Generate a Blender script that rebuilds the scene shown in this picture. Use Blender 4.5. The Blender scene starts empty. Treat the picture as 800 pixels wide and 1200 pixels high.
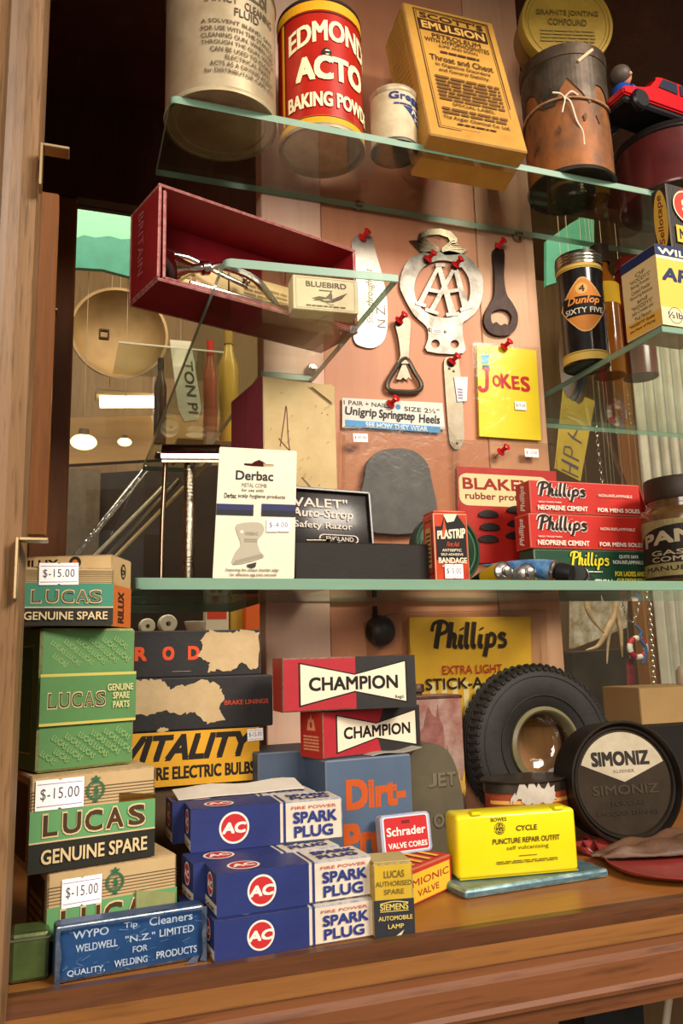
import bpy, bmesh, math, random
from math import sin, cos, tan, pi, radians, atan2, sqrt
from mathutils import Vector, Matrix
from mathutils.geometry import tessellate_polygon
random.seed(7)
SC = bpy.context.scene
COL = SC.collection

# ------------------------------------------------------------ camera, world, lights, exposure
FPX = 950.0
YAW, PITCH, ROLL = radians(19.3), radians(10.2), radians(1.55)
EYE = Vector((0.0, 0.0, 1.25))
FWD = Vector((sin(YAW)*cos(PITCH), cos(YAW)*cos(PITCH), sin(PITCH)))
R0 = Vector((cos(YAW), -sin(YAW), 0)); U0 = R0.cross(FWD)
UP = U0*cos(ROLL) + R0*sin(ROLL); RT = R0*cos(ROLL) - U0*sin(ROLL)
cam = bpy.data.cameras.new('camera'); cam_o = bpy.data.objects.new('camera', cam); COL.objects.link(cam_o)
cam.sensor_fit = 'VERTICAL'; cam.sensor_height = 36; cam.lens = FPX/1200*36
cam.clip_start = 0.01; cam.clip_end = 50
mw = Matrix((RT, UP, -FWD)).transposed().to_4x4(); mw.translation = EYE
cam_o.matrix_world = mw
SC.camera = cam_o

w = bpy.data.worlds.new('world'); SC.world = w; w.use_nodes = True
w.node_tree.nodes['Background'].inputs[0].default_value = (1.0, 0.90, 0.80, 1)
w.node_tree.nodes['Background'].inputs[1].default_value = 0.20
def area_light(name, loc, target, sx, sy, power, col):
    l = bpy.data.lights.new(name, 'AREA'); l.shape = 'RECTANGLE'; l.size = sx; l.size_y = sy
    l.energy = power; l.color = col
    o = bpy.data.objects.new(name, l); COL.objects.link(o); o.location = loc
    o.rotation_euler = (Vector(target)-Vector(loc)).to_track_quat('-Z', 'Y').to_euler()
    return o
area_light('ceiling_lamp_light', (0.98, -1.05, 2.42), (0.2, 0.6, 1.2), 0.95, 0.5, 60, (1.0, 0.90, 0.775))
area_light('side_fill_light', (-0.55, -0.95, 1.75), (0.25, 0.6, 1.4), 0.7, 0.7, 20, (1.0, 0.90, 0.79))  # added low fill from the left, lifts the dark tins on the top shelf
SC.view_settings.view_transform = 'Standard'; SC.view_settings.look = 'None'
SC.view_settings.gamma = 1; SC.view_settings.use_curve_mapping = False
SC.view_settings.exposure = 0.07
SC.cycles.transparent_max_bounces = 32
SC.cycles.max_bounces = 8
SC.cycles.use_denoising = True

# ------------------------------------------------------------ sight lines of the photograph
def ray(px, py): return RT*((px-400)/FPX) + UP*((600-py)/FPX) + FWD
def PY(px, py, Y):
    d = ray(px, py); return EYE + d*(Y/d.y)
def PZ(px, py, Z):
    d = ray(px, py); return EYE + d*((Z-EYE.z)/d.z)
def proj(p):
    q = Vector(p)-EYE; z = q.dot(FWD); return (400+FPX*q.dot(RT)/z, 600-FPX*q.dot(UP)/z)
def ztop(p, py):
    lo, hi = -1.0, 4.0
    for _ in range(50):
        m = (lo+hi)/2
        if proj((p[0], p[1], m))[1] > py: lo = m
        else: hi = m
    return lo
def width_to(p, th, bx):
    lo, hi = 0.0, 0.6
    for _ in range(50):
        m = (lo+hi)/2
        if proj((p[0]+m*cos(th), p[1]+m*sin(th), p[2]))[0] < bx: lo = m
        else: hi = m
    return lo

# ------------------------------------------------------------ materials
def lin(h):
    h = h.lstrip('#'); out = []
    for i in (0, 2, 4):
        c = int(h[i:i+2], 16)/255
        out.append(c/12.92 if c <= 0.04045 else ((c+0.055)/1.055)**2.4)
    return (*out, 1)
_M = {}
def new_mat(key):
    m = bpy.data.materials.new(key); m.use_nodes = True
    n = m.node_tree; n.nodes.clear()
    out = n.nodes.new('ShaderNodeOutputMaterial')
    return m, n, out
def mat(col, rough=0.55, metal=0.0, col2=None, scale=60, amt=0.5, contrast=0.5, bump=0.0, bscale=200, stretch=(1,1,1), spec=0.28, coat=0.0):
    """Principled surface; col2 is a wear, stain or grain colour laid over it by noise."""
    key = repr((col, rough, metal, col2, scale, amt, contrast, bump, bscale, stretch, spec, coat))
    if key in _M: return _M[key]
    m, n, out = new_mat('surface_%s' % col.strip('#'))
    b = n.nodes.new('ShaderNodeBsdfPrincipled'); n.links.new(b.outputs[0], out.inputs[0])
    b.inputs['Base Color'].default_value = lin(col); b.inputs['Roughness'].default_value = rough
    b.inputs['Metallic'].default_value = metal; b.inputs['Specular IOR Level'].default_value = spec
    b.inputs['Coat Weight'].default_value = coat; b.inputs['Coat Roughness'].default_value = 0.15
    if col2 or bump:
        tc = n.nodes.new('ShaderNodeTexCoord'); mp = n.nodes.new('ShaderNodeMapping')
        mp.inputs['Scale'].default_value = stretch; n.links.new(tc.outputs['Object'], mp.inputs[0])
    if col2:
        no = n.nodes.new('ShaderNodeTexNoise'); no.inputs['Scale'].default_value = scale
        no.inputs['Detail'].default_value = 7; no.inputs['Roughness'].default_value = 0.65
        n.links.new(mp.outputs[0], no.inputs['Vector'])
        r = n.nodes.new('ShaderNodeMapRange'); r.clamp = True
        c = 0.5*(1-contrast)*0.6
        r.inputs[1].default_value = 0.5-c-0.02+(0.5-amt)*0.5; r.inputs[2].default_value = 0.5+c+0.02+(0.5-amt)*0.5
        n.links.new(no.outputs['Fac'], r.inputs[0])
        mx = n.nodes.new('ShaderNodeMix'); mx.data_type = 'RGBA'
        mx.inputs[6].default_value = lin(col); mx.inputs[7].default_value = lin(col2)
        n.links.new(r.outputs[0], mx.inputs[0]); n.links.new(mx.outputs[2], b.inputs['Base Color'])
    if bump:
        nb = n.nodes.new('ShaderNodeTexNoise'); nb.inputs['Scale'].default_value = bscale; nb.inputs['Detail'].default_value = 4
        n.links.new(mp.outputs[0], nb.inputs['Vector'])
        bu = n.nodes.new('ShaderNodeBump'); bu.inputs['Strength'].default_value = bump; bu.inputs['Distance'].default_value = 0.001
        n.links.new(nb.outputs['Fac'], bu.inputs['Height']); n.links.new(bu.outputs[0], b.inputs['Normal'])
    _M[key] = m; return m
def ink(col, rough=0.55): return mat(col, rough, col2=None, spec=0.2)
def card(col, dirt=None, rough=0.55, amt=0.33, scale=45): 
    return mat(col, rough, col2=dirt, scale=scale, amt=amt, contrast=0.1, bump=0.12, bscale=320) if dirt else mat(col, rough, bump=0.12, bscale=320)
def wood(c1, c2, axis='z', scale=14, rough=0.45, gloss=0.0, ring=0.35, dark=None):
    key = repr(('wood', c1, c2, axis, scale, rough, gloss, ring, dark))
    if key in _M: return _M[key]
    m, n, out = new_mat('wood_%s' % c1.strip('#'))
    b = n.nodes.new('ShaderNodeBsdfPrincipled'); n.links.new(b.outputs[0], out.inputs[0])
    b.inputs['Roughness'].default_value = rough; b.inputs['Specular IOR Level'].default_value = 0.25; b.inputs['Coat Weight'].default_value = gloss; b.inputs['Coat Roughness'].default_value = 0.2
    tc = n.nodes.new('ShaderNodeTexCoord'); mp = n.nodes.new('ShaderNodeMapping')
    s = {'x': (0.09, 1, 1), 'y': (1, 0.09, 1), 'z': (1, 1, 0.09)}[axis]; mp.inputs['Scale'].default_value = s
    n.links.new(tc.outputs['Object'], mp.inputs[0])
    n1 = n.nodes.new('ShaderNodeTexNoise'); n1.inputs['Scale'].default_value = scale; n1.inputs['Detail'].default_value = 8
    n1.inputs['Roughness'].default_value = 0.6; n1.inputs['Distortion'].default_value = 0.6
    n2 = n.nodes.new('ShaderNodeTexNoise'); n2.inputs['Scale'].default_value = scale*14; n2.inputs['Detail'].default_value = 5
    n.links.new(mp.outputs[0], n1.inputs['Vector']); n.links.new(mp.outputs[0], n2.inputs['Vector'])
    cr = n.nodes.new('ShaderNodeValToRGB'); cr.color_ramp.elements[0].position = 0.33; cr.color_ramp.elements[1].position = 0.68
    cr.color_ramp.elements[0].color = lin(c2); cr.color_ramp.elements[1].color = lin(c1)
    n.links.new(n1.outputs['Fac'], cr.inputs[0])
    r = n.nodes.new('ShaderNodeMapRange'); r.clamp = True
    r.inputs[1].default_value = 0.52; r.inputs[2].default_value = 0.72; r.inputs[4].default_value = ring
    n.links.new(n2.outputs['Fac'], r.inputs[0])
    mx = n.nodes.new('ShaderNodeMix'); mx.data_type = 'RGBA'; mx.inputs[7].default_value = lin(dark or c2)
    n.links.new(r.outputs[0], mx.inputs[0]); n.links.new(cr.outputs[0], mx.inputs[6]); n.links.new(mx.outputs[2], b.inputs['Base Color'])
    bu = n.nodes.new('ShaderNodeBump'); bu.inputs['Strength'].default_value = 0.25; bu.inputs['Distance'].default_value = 0.0008
    n.links.new(n2.outputs['Fac'], bu.inputs['Height']); n.links.new(bu.outputs[0], b.inputs['Normal'])
    _M[key] = m; return m
def sheet_glass(tint='#f3f9f4', refl=1.0, rough=0.0, ior=1.5, wrinkle=0.0, base=0.0):
    """Thin clear sheet: Fresnel reflection over a tinted see-through layer."""
    key = repr(('glass', tint, refl, rough, ior, wrinkle, base))
    if key in _M: return _M[key]
    m, n, out = new_mat('clear_sheet')
    t = n.nodes.new('ShaderNodeBsdfTransparent'); t.inputs[0].default_value = lin(tint)
    g = n.nodes.new('ShaderNodeBsdfGlossy'); g.inputs['Roughness'].default_value = rough; g.inputs[0].default_value = (refl, refl, refl, 1)
    f = n.nodes.new('ShaderNodeLayerWeight'); f.inputs[0].default_value = 0.5
    po = n.nodes.new('ShaderNodeMath'); po.operation = 'POWER'; po.inputs[1].default_value = 5
    n.links.new(f.outputs['Facing'], po.inputs[0])
    ad = n.nodes.new('ShaderNodeMath'); ad.operation = 'MULTIPLY_ADD'; ad.use_clamp = True
    f0 = ((ior-1)/(ior+1))**2+base; ad.inputs[1].default_value = 1-f0; ad.inputs[2].default_value = f0
    n.links.new(po.outputs[0], ad.inputs[0])
    mx = n.nodes.new('ShaderNodeMixShader'); n.links.new(ad.outputs[0], mx.inputs[0])
    n.links.new(t.outputs[0], mx.inputs[1]); n.links.new(g.outputs[0], mx.inputs[2])
    n.links.new(mx.outputs[0], out.inputs[0])
    if wrinkle:
        tc = n.nodes.new('ShaderNodeTexCoord'); nb = n.nodes.new('ShaderNodeTexNoise'); nb.inputs['Scale'].default_value = 70; nb.inputs['Detail'].default_value = 3; nb.inputs['Distortion'].default_value = 1.5
        n.links.new(tc.outputs['Object'], nb.inputs['Vector'])
        bu = n.nodes.new('ShaderNodeBump'); bu.inputs['Strength'].default_value = wrinkle; bu.inputs['Distance'].default_value = 0.004
        n.links.new(nb.outputs['Fac'], bu.inputs['Height'])
        n.links.new(bu.outputs[0], g.inputs['Normal']); n.links.new(bu.outputs[0], f.inputs['Normal'])
    _M[key] = m; return m
def glow(col, s):
    key = repr(('glow', col, s))
    if key in _M: return _M[key]
    m, n, out = new_mat('lamp_glow'); e = n.nodes.new('ShaderNodeEmission'); e.inputs[0].default_value = lin(col); e.inputs[1].default_value = s
    n.links.new(e.outputs[0], out.inputs[0]); _M[key] = m; return m
def edge_glass(col='#6f947c', clear=0.35):
    key = repr(('eg', col, clear))
    if key in _M: return _M[key]
    m, n, out = new_mat('green_glass_edge')
    b = n.nodes.new('ShaderNodeBsdfPrincipled'); b.inputs['Base Color'].default_value = lin(col); b.inputs['Roughness'].default_value = 0.32; b.inputs['Specular IOR Level'].default_value = 0.35
    t = n.nodes.new('ShaderNodeBsdfTransparent'); t.inputs[0].default_value = lin('#a9d0b4')
    mx = n.nodes.new('ShaderNodeMixShader'); mx.inputs[0].default_value = clear
    n.links.new(b.outputs[0], mx.inputs[1]); n.links.new(t.outputs[0], mx.inputs[2]); n.links.new(mx.outputs[0], out.inputs[0])
    _M[key] = m; return m

# ------------------------------------------------------------ objects
def tag(o, label=None, cat=None, group=None, kind=None):
    if label: o['label'] = label
    if cat: o['category'] = cat
    if group: o['group'] = group
    if kind: o['kind'] = kind
    return o
def thing(name, label, cat, loc=(0, 0, 0), rz=0.0, group=None):
    o = bpy.data.objects.new(name, None); COL.objects.link(o); o.empty_display_size = 0.02
    o.location = loc; o.rotation_euler = (0, 0, rz)
    return tag(o, label, cat, group)
def obj(name, bm, mats, parent=None, smooth=False, sharp=35):
    me = bpy.data.meshes.new(name)
    bmesh.ops.recalc_face_normals(bm, faces=bm.faces[:])
    bm.to_mesh(me); bm.free()
    if not isinstance(mats, (list, tuple)): mats = [mats]
    for m in mats: me.materials.append(m)
    if smooth:
        for p in me.polygons: p.use_smooth = True
        try: me.set_sharp_from_angle(angle=radians(sharp))
        except Exception: pass
    o = bpy.data.objects.new(name, me); COL.objects.link(o)
    if parent: o.parent = parent
    return o
def structure(name, bm, mats, label=None, parent=None, smooth=False):
    o = obj(name, bm, mats, parent, smooth); tag(o, label, kind='structure'); return o
def add_box(bm, x0, y0, z0, x1, y1, z1, bev=0.0, mi=0, worn=None, jit=0.0, seg=1, M=None):
    v = [bm.verts.new((x+random.uniform(-jit, jit), y+random.uniform(-jit, jit), z+random.uniform(-jit, jit))) for z in (z0, z1) for y in (y0, y1) for x in (x0, x1)]
    fs = [bm.faces.new([v[i] for i in q]) for q in ((0,2,3,1), (4,5,7,6), (0,1,5,4), (2,6,7,3), (0,4,6,2), (1,3,7,5))]
    for f in fs: f.material_index = mi
    new = set(v)
    if bev:
        es = list({e for f in fs for e in f.edges})
        r = bmesh.ops.bevel(bm, geom=es, offset=bev, segments=seg, affect='EDGES', profile=0.5, clamp_overlap=True)
        new = set(r['verts']) | {x for x in v if x.is_valid}
        if worn is not None:
            for f in r['faces']: f.material_index = worn
        else:
            for f in r['faces']: f.material_index = mi
        for f in fs:
            if f.is_valid: new |= set(f.verts)
    if M is not None: bmesh.ops.transform(bm, matrix=M, verts=[x for x in new if x.is_valid])
    return bm
def box_bm(*a, **k): return add_box(bmesh.new(), *a, **k)
def add_lathe(bm, prof, seg=48, mi=0, M=None, caps=True, mis=None):
    """prof: list of (r, z); revolve about Z."""
    rings = []
    for r, z in prof:
        if r < 1e-6: rings.append([bm.verts.new((0, 0, z))])
        else: rings.append([bm.verts.new((r*cos(2*pi*i/seg), r*sin(2*pi*i/seg), z)) for i in range(seg)])
    for k in range(len(rings)-1):
        a, b = rings[k], rings[k+1]; m_ = mis[k] if mis else mi
        for i in range(seg):
            j = (i+1) % seg
            if len(a) == 1 and len(b) == 1: continue
            if len(a) == 1: f = bm.faces.new((a[0], b[i], b[j]))
            elif len(b) == 1: f = bm.faces.new((a[i], a[j], b[0]))
            else: f = bm.faces.new((a[i], a[j], b[j], b[i]))
            f.material_index = m_
    if caps:
        for ri, q in ((rings[0], 0), (rings[-1], -1)):
            if len(ri) > 1:
                f = bm.faces.new(ri); f.material_index = (mis[q] if mis else mi)
    if M is not None: bmesh.ops.transform(bm, matrix=M, verts=[v for r in rings for v in r])
    return bm
def lathe_bm(*a, **k): return add_lathe(bmesh.new(), *a, **k)
def smooth_path(pts, n=6, closed=False):
    pts = [Vector(p) for p in pts]; out = []
    N = len(pts); rng = N if closed else N-1
    for i in range(rng):
        p1 = pts[i]; p2 = pts[(i+1) % N]
        p0 = pts[(i-1) % N] if (closed or i > 0) else p1*2-p2
        p3 = pts[(i+2) % N] if (closed or i+2 < N) else p2*2-p1
        for k in range(n):
            t = k/n
            out.append(0.5*((2*p1)+(p2-p0)*t+(2*p0-5*p1+4*p2-p3)*t*t+(3*p1-p0-3*p2+p3)*t**3))
    if not closed: out.append(pts[-1])
    return out
def add_tube(bm, pts, r, seg=10, mi=0, closed=False, flat=1.0, rs=None):
    pts = [Vector(p) for p in pts]; rings = []; N = len(pts); nrm = None
    for i, p in enumerate(pts):
        if closed: t = pts[(i+1) % N]-pts[(i-1) % N]
        else: t = pts[min(i+1, N-1)]-pts[max(i-1, 0)]
        t.normalize()
        if nrm is None:
            a = Vector((0, 0, 1)) if abs(t.z) < 0.9 else Vector((1, 0, 0)); nrm = (a-t*a.dot(t)).normalized()
        else: nrm = (nrm-t*nrm.dot(t)).normalized()
        b = t.cross(nrm); rr = rs[i] if rs else r
        rings.append([bm.verts.new(p+(nrm*cos(2*pi*k/seg)+b*sin(2*pi*k/seg)*flat)*rr) for k in range(seg)])
    for i in range(N if closed else N-1):
        a, b = rings[i], rings[(i+1) % N]
        for k in range(seg):
            j = (k+1) % seg; f = bm.faces.new((a[k], a[j], b[j], b[k])); f.material_index = mi
    if not closed:
        for q in (rings[0][::-1], rings[-1]):
            f = bm.faces.new(q); f.material_index = mi
    return bm
def tube_bm(*a, **k): return add_tube(bmesh.new(), *a, **k)
def add_prism(bm, pts, y0, y1, mi=0, holes=(), bev=0.0, M=None, side=None):
    """Outline pts in (x, z), with holes, extruded from y0 to y1."""
    loops = [list(pts)]+[list(h) for h in holes]
    flat = [Vector((p[0], p[1], 0)) for l in loops for p in l]
    tris = tessellate_polygon([[Vector((p[0], p[1], 0)) for p in l] for l in loops])
    A = [bm.verts.new((p.x, y0, p.y)) for p in flat]; B = [bm.verts.new((p.x, y1, p.y)) for p in flat]
    if len(loops) == 1:
        f = bm.faces.new(A); f.material_index = mi; f = bm.faces.new(B[::-1]); f.material_index = mi
    else:
        for t in tris:
            for S in (A, B):
                try: f = bm.faces.new([S[i] for i in t]); f.material_index = mi
                except ValueError: pass
    k = 0
    for l in loops:
        n = len(l)
        for i in range(n):
            f = bm.faces.new((A[k+i], A[k+(i+1) % n], B[k+(i+1) % n], B[k+i])); f.material_index = mi if side is None else side
        k += n
    if M is not None: bmesh.ops.transform(bm, matrix=M, verts=A+B)
    return bm
def prism_bm(*a, **k): return add_prism(bmesh.new(), *a, **k)
def circle(cx, cy, rx, ry=None, n=32, a0=0, a1=2*pi):
    ry = rx if ry is None else ry
    full = abs(a1-a0-2*pi) < 1e-6
    return [(cx+rx*cos(a0+(a1-a0)*i/(n if full else n-1)), cy+ry*sin(a0+(a1-a0)*i/(n if full else n-1))) for i in range(n)]
def rrect(x0, y0, x1, y1, r, n=5):
    out = []
    for cx, cy, a in ((x1-r, y1-r, 0), (x0+r, y1-r, pi/2), (x0+r, y0+r, pi), (x1-r, y0+r, 3*pi/2)):
        out += [(cx+r*cos(a+pi/2*i/n), cy+r*sin(a+pi/2*i/n)) for i in range(n+1)]
    return out

# ------------------------------------------------------------ printing on faces
_T = {}
def glyphs(s, bold=0.0, shear=0.0, space=1.0, word=1.0, line=1.0):
    key = (s, bold, shear, space, line)
    if key in _T: return _T[key]
    c = bpy.data.curves.new('t', 'FONT'); c.body = s; c.size = 1; c.offset = bold; c.shear = shear; c.resolution_u = 3
    c.space_character = space; c.space_line = line; c.align_x = 'CENTER' if '\n' in s else 'LEFT'
    o = bpy.data.objects.new('t', c)
    me = bpy.data.meshes.new_from_object(o)
    vs = [(v.co.x, v.co.y) for v in me.vertices]; fs = [tuple(p.vertices) for p in me.polygons]
    bpy.data.objects.remove(o); bpy.data.curves.remove(c); bpy.data.meshes.remove(me)
    x0 = min(v[0] for v in vs); x1 = max(v[0] for v in vs); y0 = min(v[1] for v in vs); y1 = max(v[1] for v in vs)
    vs = [((x-x0)/(x1-x0), (y-y0)/(y1-y0)) for x, y in vs]
    _T[key] = (vs, fs); return vs, fs
class Print:
    """Flat artwork in face coordinates (fractions of a W x H face), laid on a surface by a map."""
    def __init__(s, W, H, base=0.00012, step=0.00006):
        s.W, s.H, s.base, s.step = W, H, base, step; s.v = []; s.f = []; s.m = []; s.mats = []; s.layer = 0
    def mi(s, m):
        if isinstance(m, str): m = ink(m)
        if m not in s.mats: s.mats.append(m)
        return s.mats.index(m)
    def add(s, m, vs, fs, sub=0):
        i = s.mi(m); k = len(s.v); s.layer += 1
        s.v += [(q[0]*s.W, q[1]*s.H, s.layer+(0.22*(j//sub) if sub else 0)) for j, q in enumerate(vs)]
        s.f += [[a+k for a in f] for f in fs]; s.m += [i]*len(fs)
        return s
    def poly(s, m, pts, holes=()):
        loops = [list(pts)]+[list(h) for h in holes]
        flat = [p for l in loops for p in l]
        t = tessellate_polygon([[Vector((p[0]*s.W, p[1]*s.H, 0)) for p in l] for l in loops])
        return s.add(m, flat, t)
    def rect(s, m, x0, y0, x1, y1): return s.add(m, [(x0, y0), (x1, y0), (x1, y1), (x0, y1)], [(0, 1, 2, 3)])
    def frame(s, m, x0, y0, x1, y1, t):
        tx, ty = t/s.W, t/s.H
        return s.poly(m, [(x0, y0), (x1, y0), (x1, y1), (x0, y1)], [[(x0+tx, y0+ty), (x1-tx, y0+ty), (x1-tx, y1-ty), (x0+tx, y1-ty)]])
    def circ(s, m, cx, cy, r, n=36, ry=None):      # r as a fraction of H
        return s.poly(m, circle(cx, cy, r*s.H/s.W, ry or r, n))
    def ring(s, m, cx, cy, r, t, n=36, a0=0, a1=2*pi):
        k = s.H/s.W; full = abs(a1-a0-2*pi) < 1e-6
        o = circle(cx, cy, r*k, r, n, a0, a1); i = circle(cx, cy, (r-t)*k, r-t, n, a0, a1)
        q = n if full else n-1
        return s.add(m, o+i, [(a, (a+1) % n, n+(a+1) % n, n+a) for a in range(q)])
    def text(s, m, t, x0, y0, x1, y1, bold=0.015, shear=0.0, space=1.0, rot=0, line=1.0, arc=None, taper=0.0, rise=0.0):
        """Fits the string into the rectangle; rot turns it by quarter turns; arc bends it, rise lifts the right end."""
        vs, fs = glyphs(t, min(bold, 0.0), shear, space, 1.0, line); out = []
        sub = 0
        if bold > 0.004:                       # thicken by overlaying shifted copies of the letters
            n0 = sub = len(vs); nl = t.count('\n')+1; asp = (x1-x0)*s.W/max((y1-y0)*s.H, 1e-9)
            if rot in (1, -1): asp = 1/asp
            b = bold*1.1/nl; bx = b/max(asp, .2)
            vs = [(min(max(x*(1-2*bx)+bx+dx*bx, 0), 1), min(max(y*(1-2*b)+b+dy*b, 0), 1)) for dx, dy in ((-1, -1), (1, -1), (1, 1), (-1, 1)) for x, y in vs]
            fs = [tuple(i+k*n0 for i in f) for k in range(4) for f in fs]
        for x, y in vs:
            if arc: y = y*(1-abs(arc)) + (arc*(1-(2*x-1)**2) if arc > 0 else -arc*((2*x-1)**2))
            if taper: y = 0.5+(y-0.5)*(1+taper*(2*x-1))
            if rise: y += rise*x
            if rot == 1: x, y = 1-y, x
            elif rot == -1: x, y = y, 1-x
            elif rot == 2: x, y = 1-x, 1-y
            out.append((x0+(x1-x0)*x, y0+(y1-y0)*y))
        return s.add(m, out, fs, sub)
    def lines(s, m, x0, y0, x1, y1, n, seed=0, fill=0.62, words=6):
        """Rows of tiny unreadable print."""
        rr = random.Random(seed); h = (y1-y0)/n; vs = []; fs = []
        for i in range(n):
            x = x0; y = y1-h*(i+1)
            while x < x1-0.01:
                wd = min(rr.uniform(0.5, 1.5)*(x1-x0)/words, x1-x); k = len(vs)
                vs += [(x, y), (x+wd, y), (x+wd, y+h*fill), (x, y+h*fill)]; fs.append((k, k+1, k+2, k+3)); x += wd+(x1-x0)*0.022
        return s.add(m, vs, fs)
    def stroke(s, m, pts, wd, n=6, closed=False, ws=None, smooth=True):
        P = [Vector((p[0]*s.W, p[1]*s.H)) for p in pts]
        if smooth: P = [Vector((p.x, p.y)) for p in smooth_path([(p.x, p.y, 0) for p in P], n, closed)]
        N = len(P); vs = []
        for i, p in enumerate(P):
            t = (P[(i+1) % N]-P[i-1]) if closed else (P[min(i+1, N-1)]-P[max(i-1, 0)])
            if t.length < 1e-9: t = Vector((1, 0))
            t.normalize(); q = Vector((-t.y, t.x))
            ww = wd*0.5
            if ws: 
                f = i/(N-1)*(len(ws)-1); a = int(min(f, len(ws)-2)); ww = (ws[a]+(ws[a+1]-ws[a])*(f-a))*0.5
            vs += [((p+q*ww).x/s.W, (p+q*ww).y/s.H), ((p-q*ww).x/s.W, (p-q*ww).y/s.H)]
        fs = [(2*i, 2*i+1, 2*((i+1) % N)+1, 2*((i+1) % N)) for i in range(N if closed else N-1)]
        return s.add(m, vs, fs)
    def build(s, name, parent, fmap, cut=None, label=None):
        bm = bmesh.new(); L = bm.verts.layers.float.new('lay'); V = [bm.verts.new((x, y, 0)) for x, y, l in s.v]
        for v, q in zip(V, s.v): v[L] = q[2]
        for f, m in zip(s.f, s.m):
            try: bm.faces.new([V[i] for i in f]).material_index = m
            except ValueError: pass
        if cut:
            x = cut
            while x < s.W:
                bmesh.ops.bisect_plane(bm, geom=bm.verts[:]+bm.edges[:]+bm.faces[:], plane_co=(x, 0, 0), plane_no=(1, 0, 0)); x += cut
        for v in bm.verts: v.co = fmap(v.co.x, v.co.y, s.base+s.step*v[L])
        me = bpy.data.meshes.new(name); bm.to_mesh(me); bm.free()
        for m in s.mats: me.materials.append(m)
        o = bpy.data.objects.new(name, me); COL.objects.link(o); o.parent = parent
        if label: o['label'] = label
        return o
def m_front(d=0.0): return lambda u, v, o: Vector((u, d-o, v))
def m_left(D): return lambda u, v, o: Vector((-o, D-u, v))
def m_right(W): return lambda u, v, o: Vector((W+o, u, v))
def m_top(H): return lambda u, v, o: Vector((u, v, H+o))
def m_cyl(r, z0=0, a0=0.0):   # u=0 at angle a0 (seen from outside, u runs to the right)
    return lambda u, v, o: Vector(((r+o)*sin(a0+u/r), -(r+o)*cos(a0+u/r), z0+v))
def m_disc(z, flip=False): return lambda u, v, o: Vector((u, v, z+o))

# a carton placed by its front-bottom edge; local x along the front, y into the depth, z up
class Carton:
    def __init__(s, name, label, cat, A, bx, top, depth, body, Y=None, z=None, by=None, th=None, h=None, w=None, worn=None, bev=0.0009, jit=0.0005, group=None, mesh='carton', seg=1):
        if Y is not None: p = PY(A[0], A[1], Y)
        else: p = PZ(A[0], A[1], z)
        if z is None: z = p.z
        if th is not None: t = radians(th)
        else:
            q = PZ(bx, by, p.z); t = atan2(q.y-p.y, q.x-p.x)
        pz = Vector((p.x, p.y, z))
        s.w = w or width_to(pz, t, bx); s.h = h or (ztop(pz, top)-z); s.d = depth; s.z = z; s.zt = z+s.h; s.th = t
        s.p = pz
        s.o = thing(name, label, cat, (p.x, p.y, z), t, group)
        s.body = obj(mesh, box_bm(0, 0, 0, s.w, depth, s.h, bev=bev, worn=1 if worn else None, jit=0.0, seg=seg), [body]+([worn] if worn else []), s.o)
        print('%-28s w%.1f h%.1f d%.1f th%.0f  at %.3f %.3f  z%.3f-%.3f' % (name, s.w*100, s.h*100, depth*100, math.degrees(t), p.x, p.y, z-EYE.z, s.zt-EYE.z))
    def front(s): return Print(s.w, s.h)
    def left(s): return Print(s.d, s.h)
    def top(s): return Print(s.w, s.d)
    def put(s, pr, face='front', name='printed_face', label=None):
        f = {'front': m_front(), 'left': m_left(s.d), 'right': m_right(s.w), 'top': m_top(s.h)}[face]
        return pr.build(name, s.o, f, label=label)
def price_sticker(parent, fmap, cx, cy, w_, h_, txt='$-15.00', rot=0.0, big=True):
    """White gummed price sticker with purple rules."""
    p = Print(w_, h_, base=0.0010); a = rot
    p.poly('#f2eeea', [(0, 0), (.45, 0), (.5, .06), (.55, 0), (1, 0), (1, 1), (.55, 1), (.5, .94), (.45, 1), (0, 1)])
    if big:
        p.rect('#9a86a6', 0.03, .84, .97, .87); p.rect('#9a86a6', 0.03, .12, .97, .15)
    if txt: p.text('#56505c', txt, .1, .3, .9, .72, bold=0.0, space=1.1)
    return p.build('price_sticker', parent, lambda u, v, o: fmap(cx+(u-w_/2)*cos(a)-(v-h_/2)*sin(a), cy+(u-w_/2)*sin(a)+(v-h_/2)*cos(a), o), label='white price sticker')

def rad(hpx, p): return hpx*(Vector(p)-EYE).dot(FWD)/FPX
def phillips(P, layers, x0, y0, x1, y1):
    """Brush script of the cement maker, drawn as strokes; layers: list of (material, width factor, dx, dy)."""
    S = [([(.13,.97),(.10,.7),(.06,.25)],1.3), ([(.02,.72),(.05,.93),(.15,1.0),(.22,.9),(.2,.72),(.1,.62)],.8),
         ([(.27,.97),(.25,.7),(.215,.26)],1.2), ([(.225,.4),(.27,.62),(.305,.58),(.285,.32),(.325,.28)],1.0),
         ([(.385,.62),(.36,.32),(.4,.28)],1.1), ([(.395,.8),(.402,.76)],1.2), ([(.475,.97),(.435,.34),(.475,.28)],1.1),
         ([(.56,.97),(.52,.34),(.56,.28)],1.1), ([(.635,.62),(.61,.32),(.65,.28)],1.1), ([(.645,.8),(.652,.76)],1.2),
         ([(.725,.63),(.70,.3),(.665,0)],1.2), ([(.705,.45),(.76,.63),(.81,.55),(.79,.34),(.72,.29)],.9),
         ([(.955,.58),(.90,.63),(.87,.54),(.94,.43),(.925,.29),(.845,.28)],.9)]
    sc = (y1-y0)*P.H*0.105
    for m, f, dx, dy in layers:
        for pts, k in S: P.stroke(m, [(x0+(x1-x0)*x+dx, y0+(y1-y0)*y+dy) for x, y in pts], sc*k*f, n=5)
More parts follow.
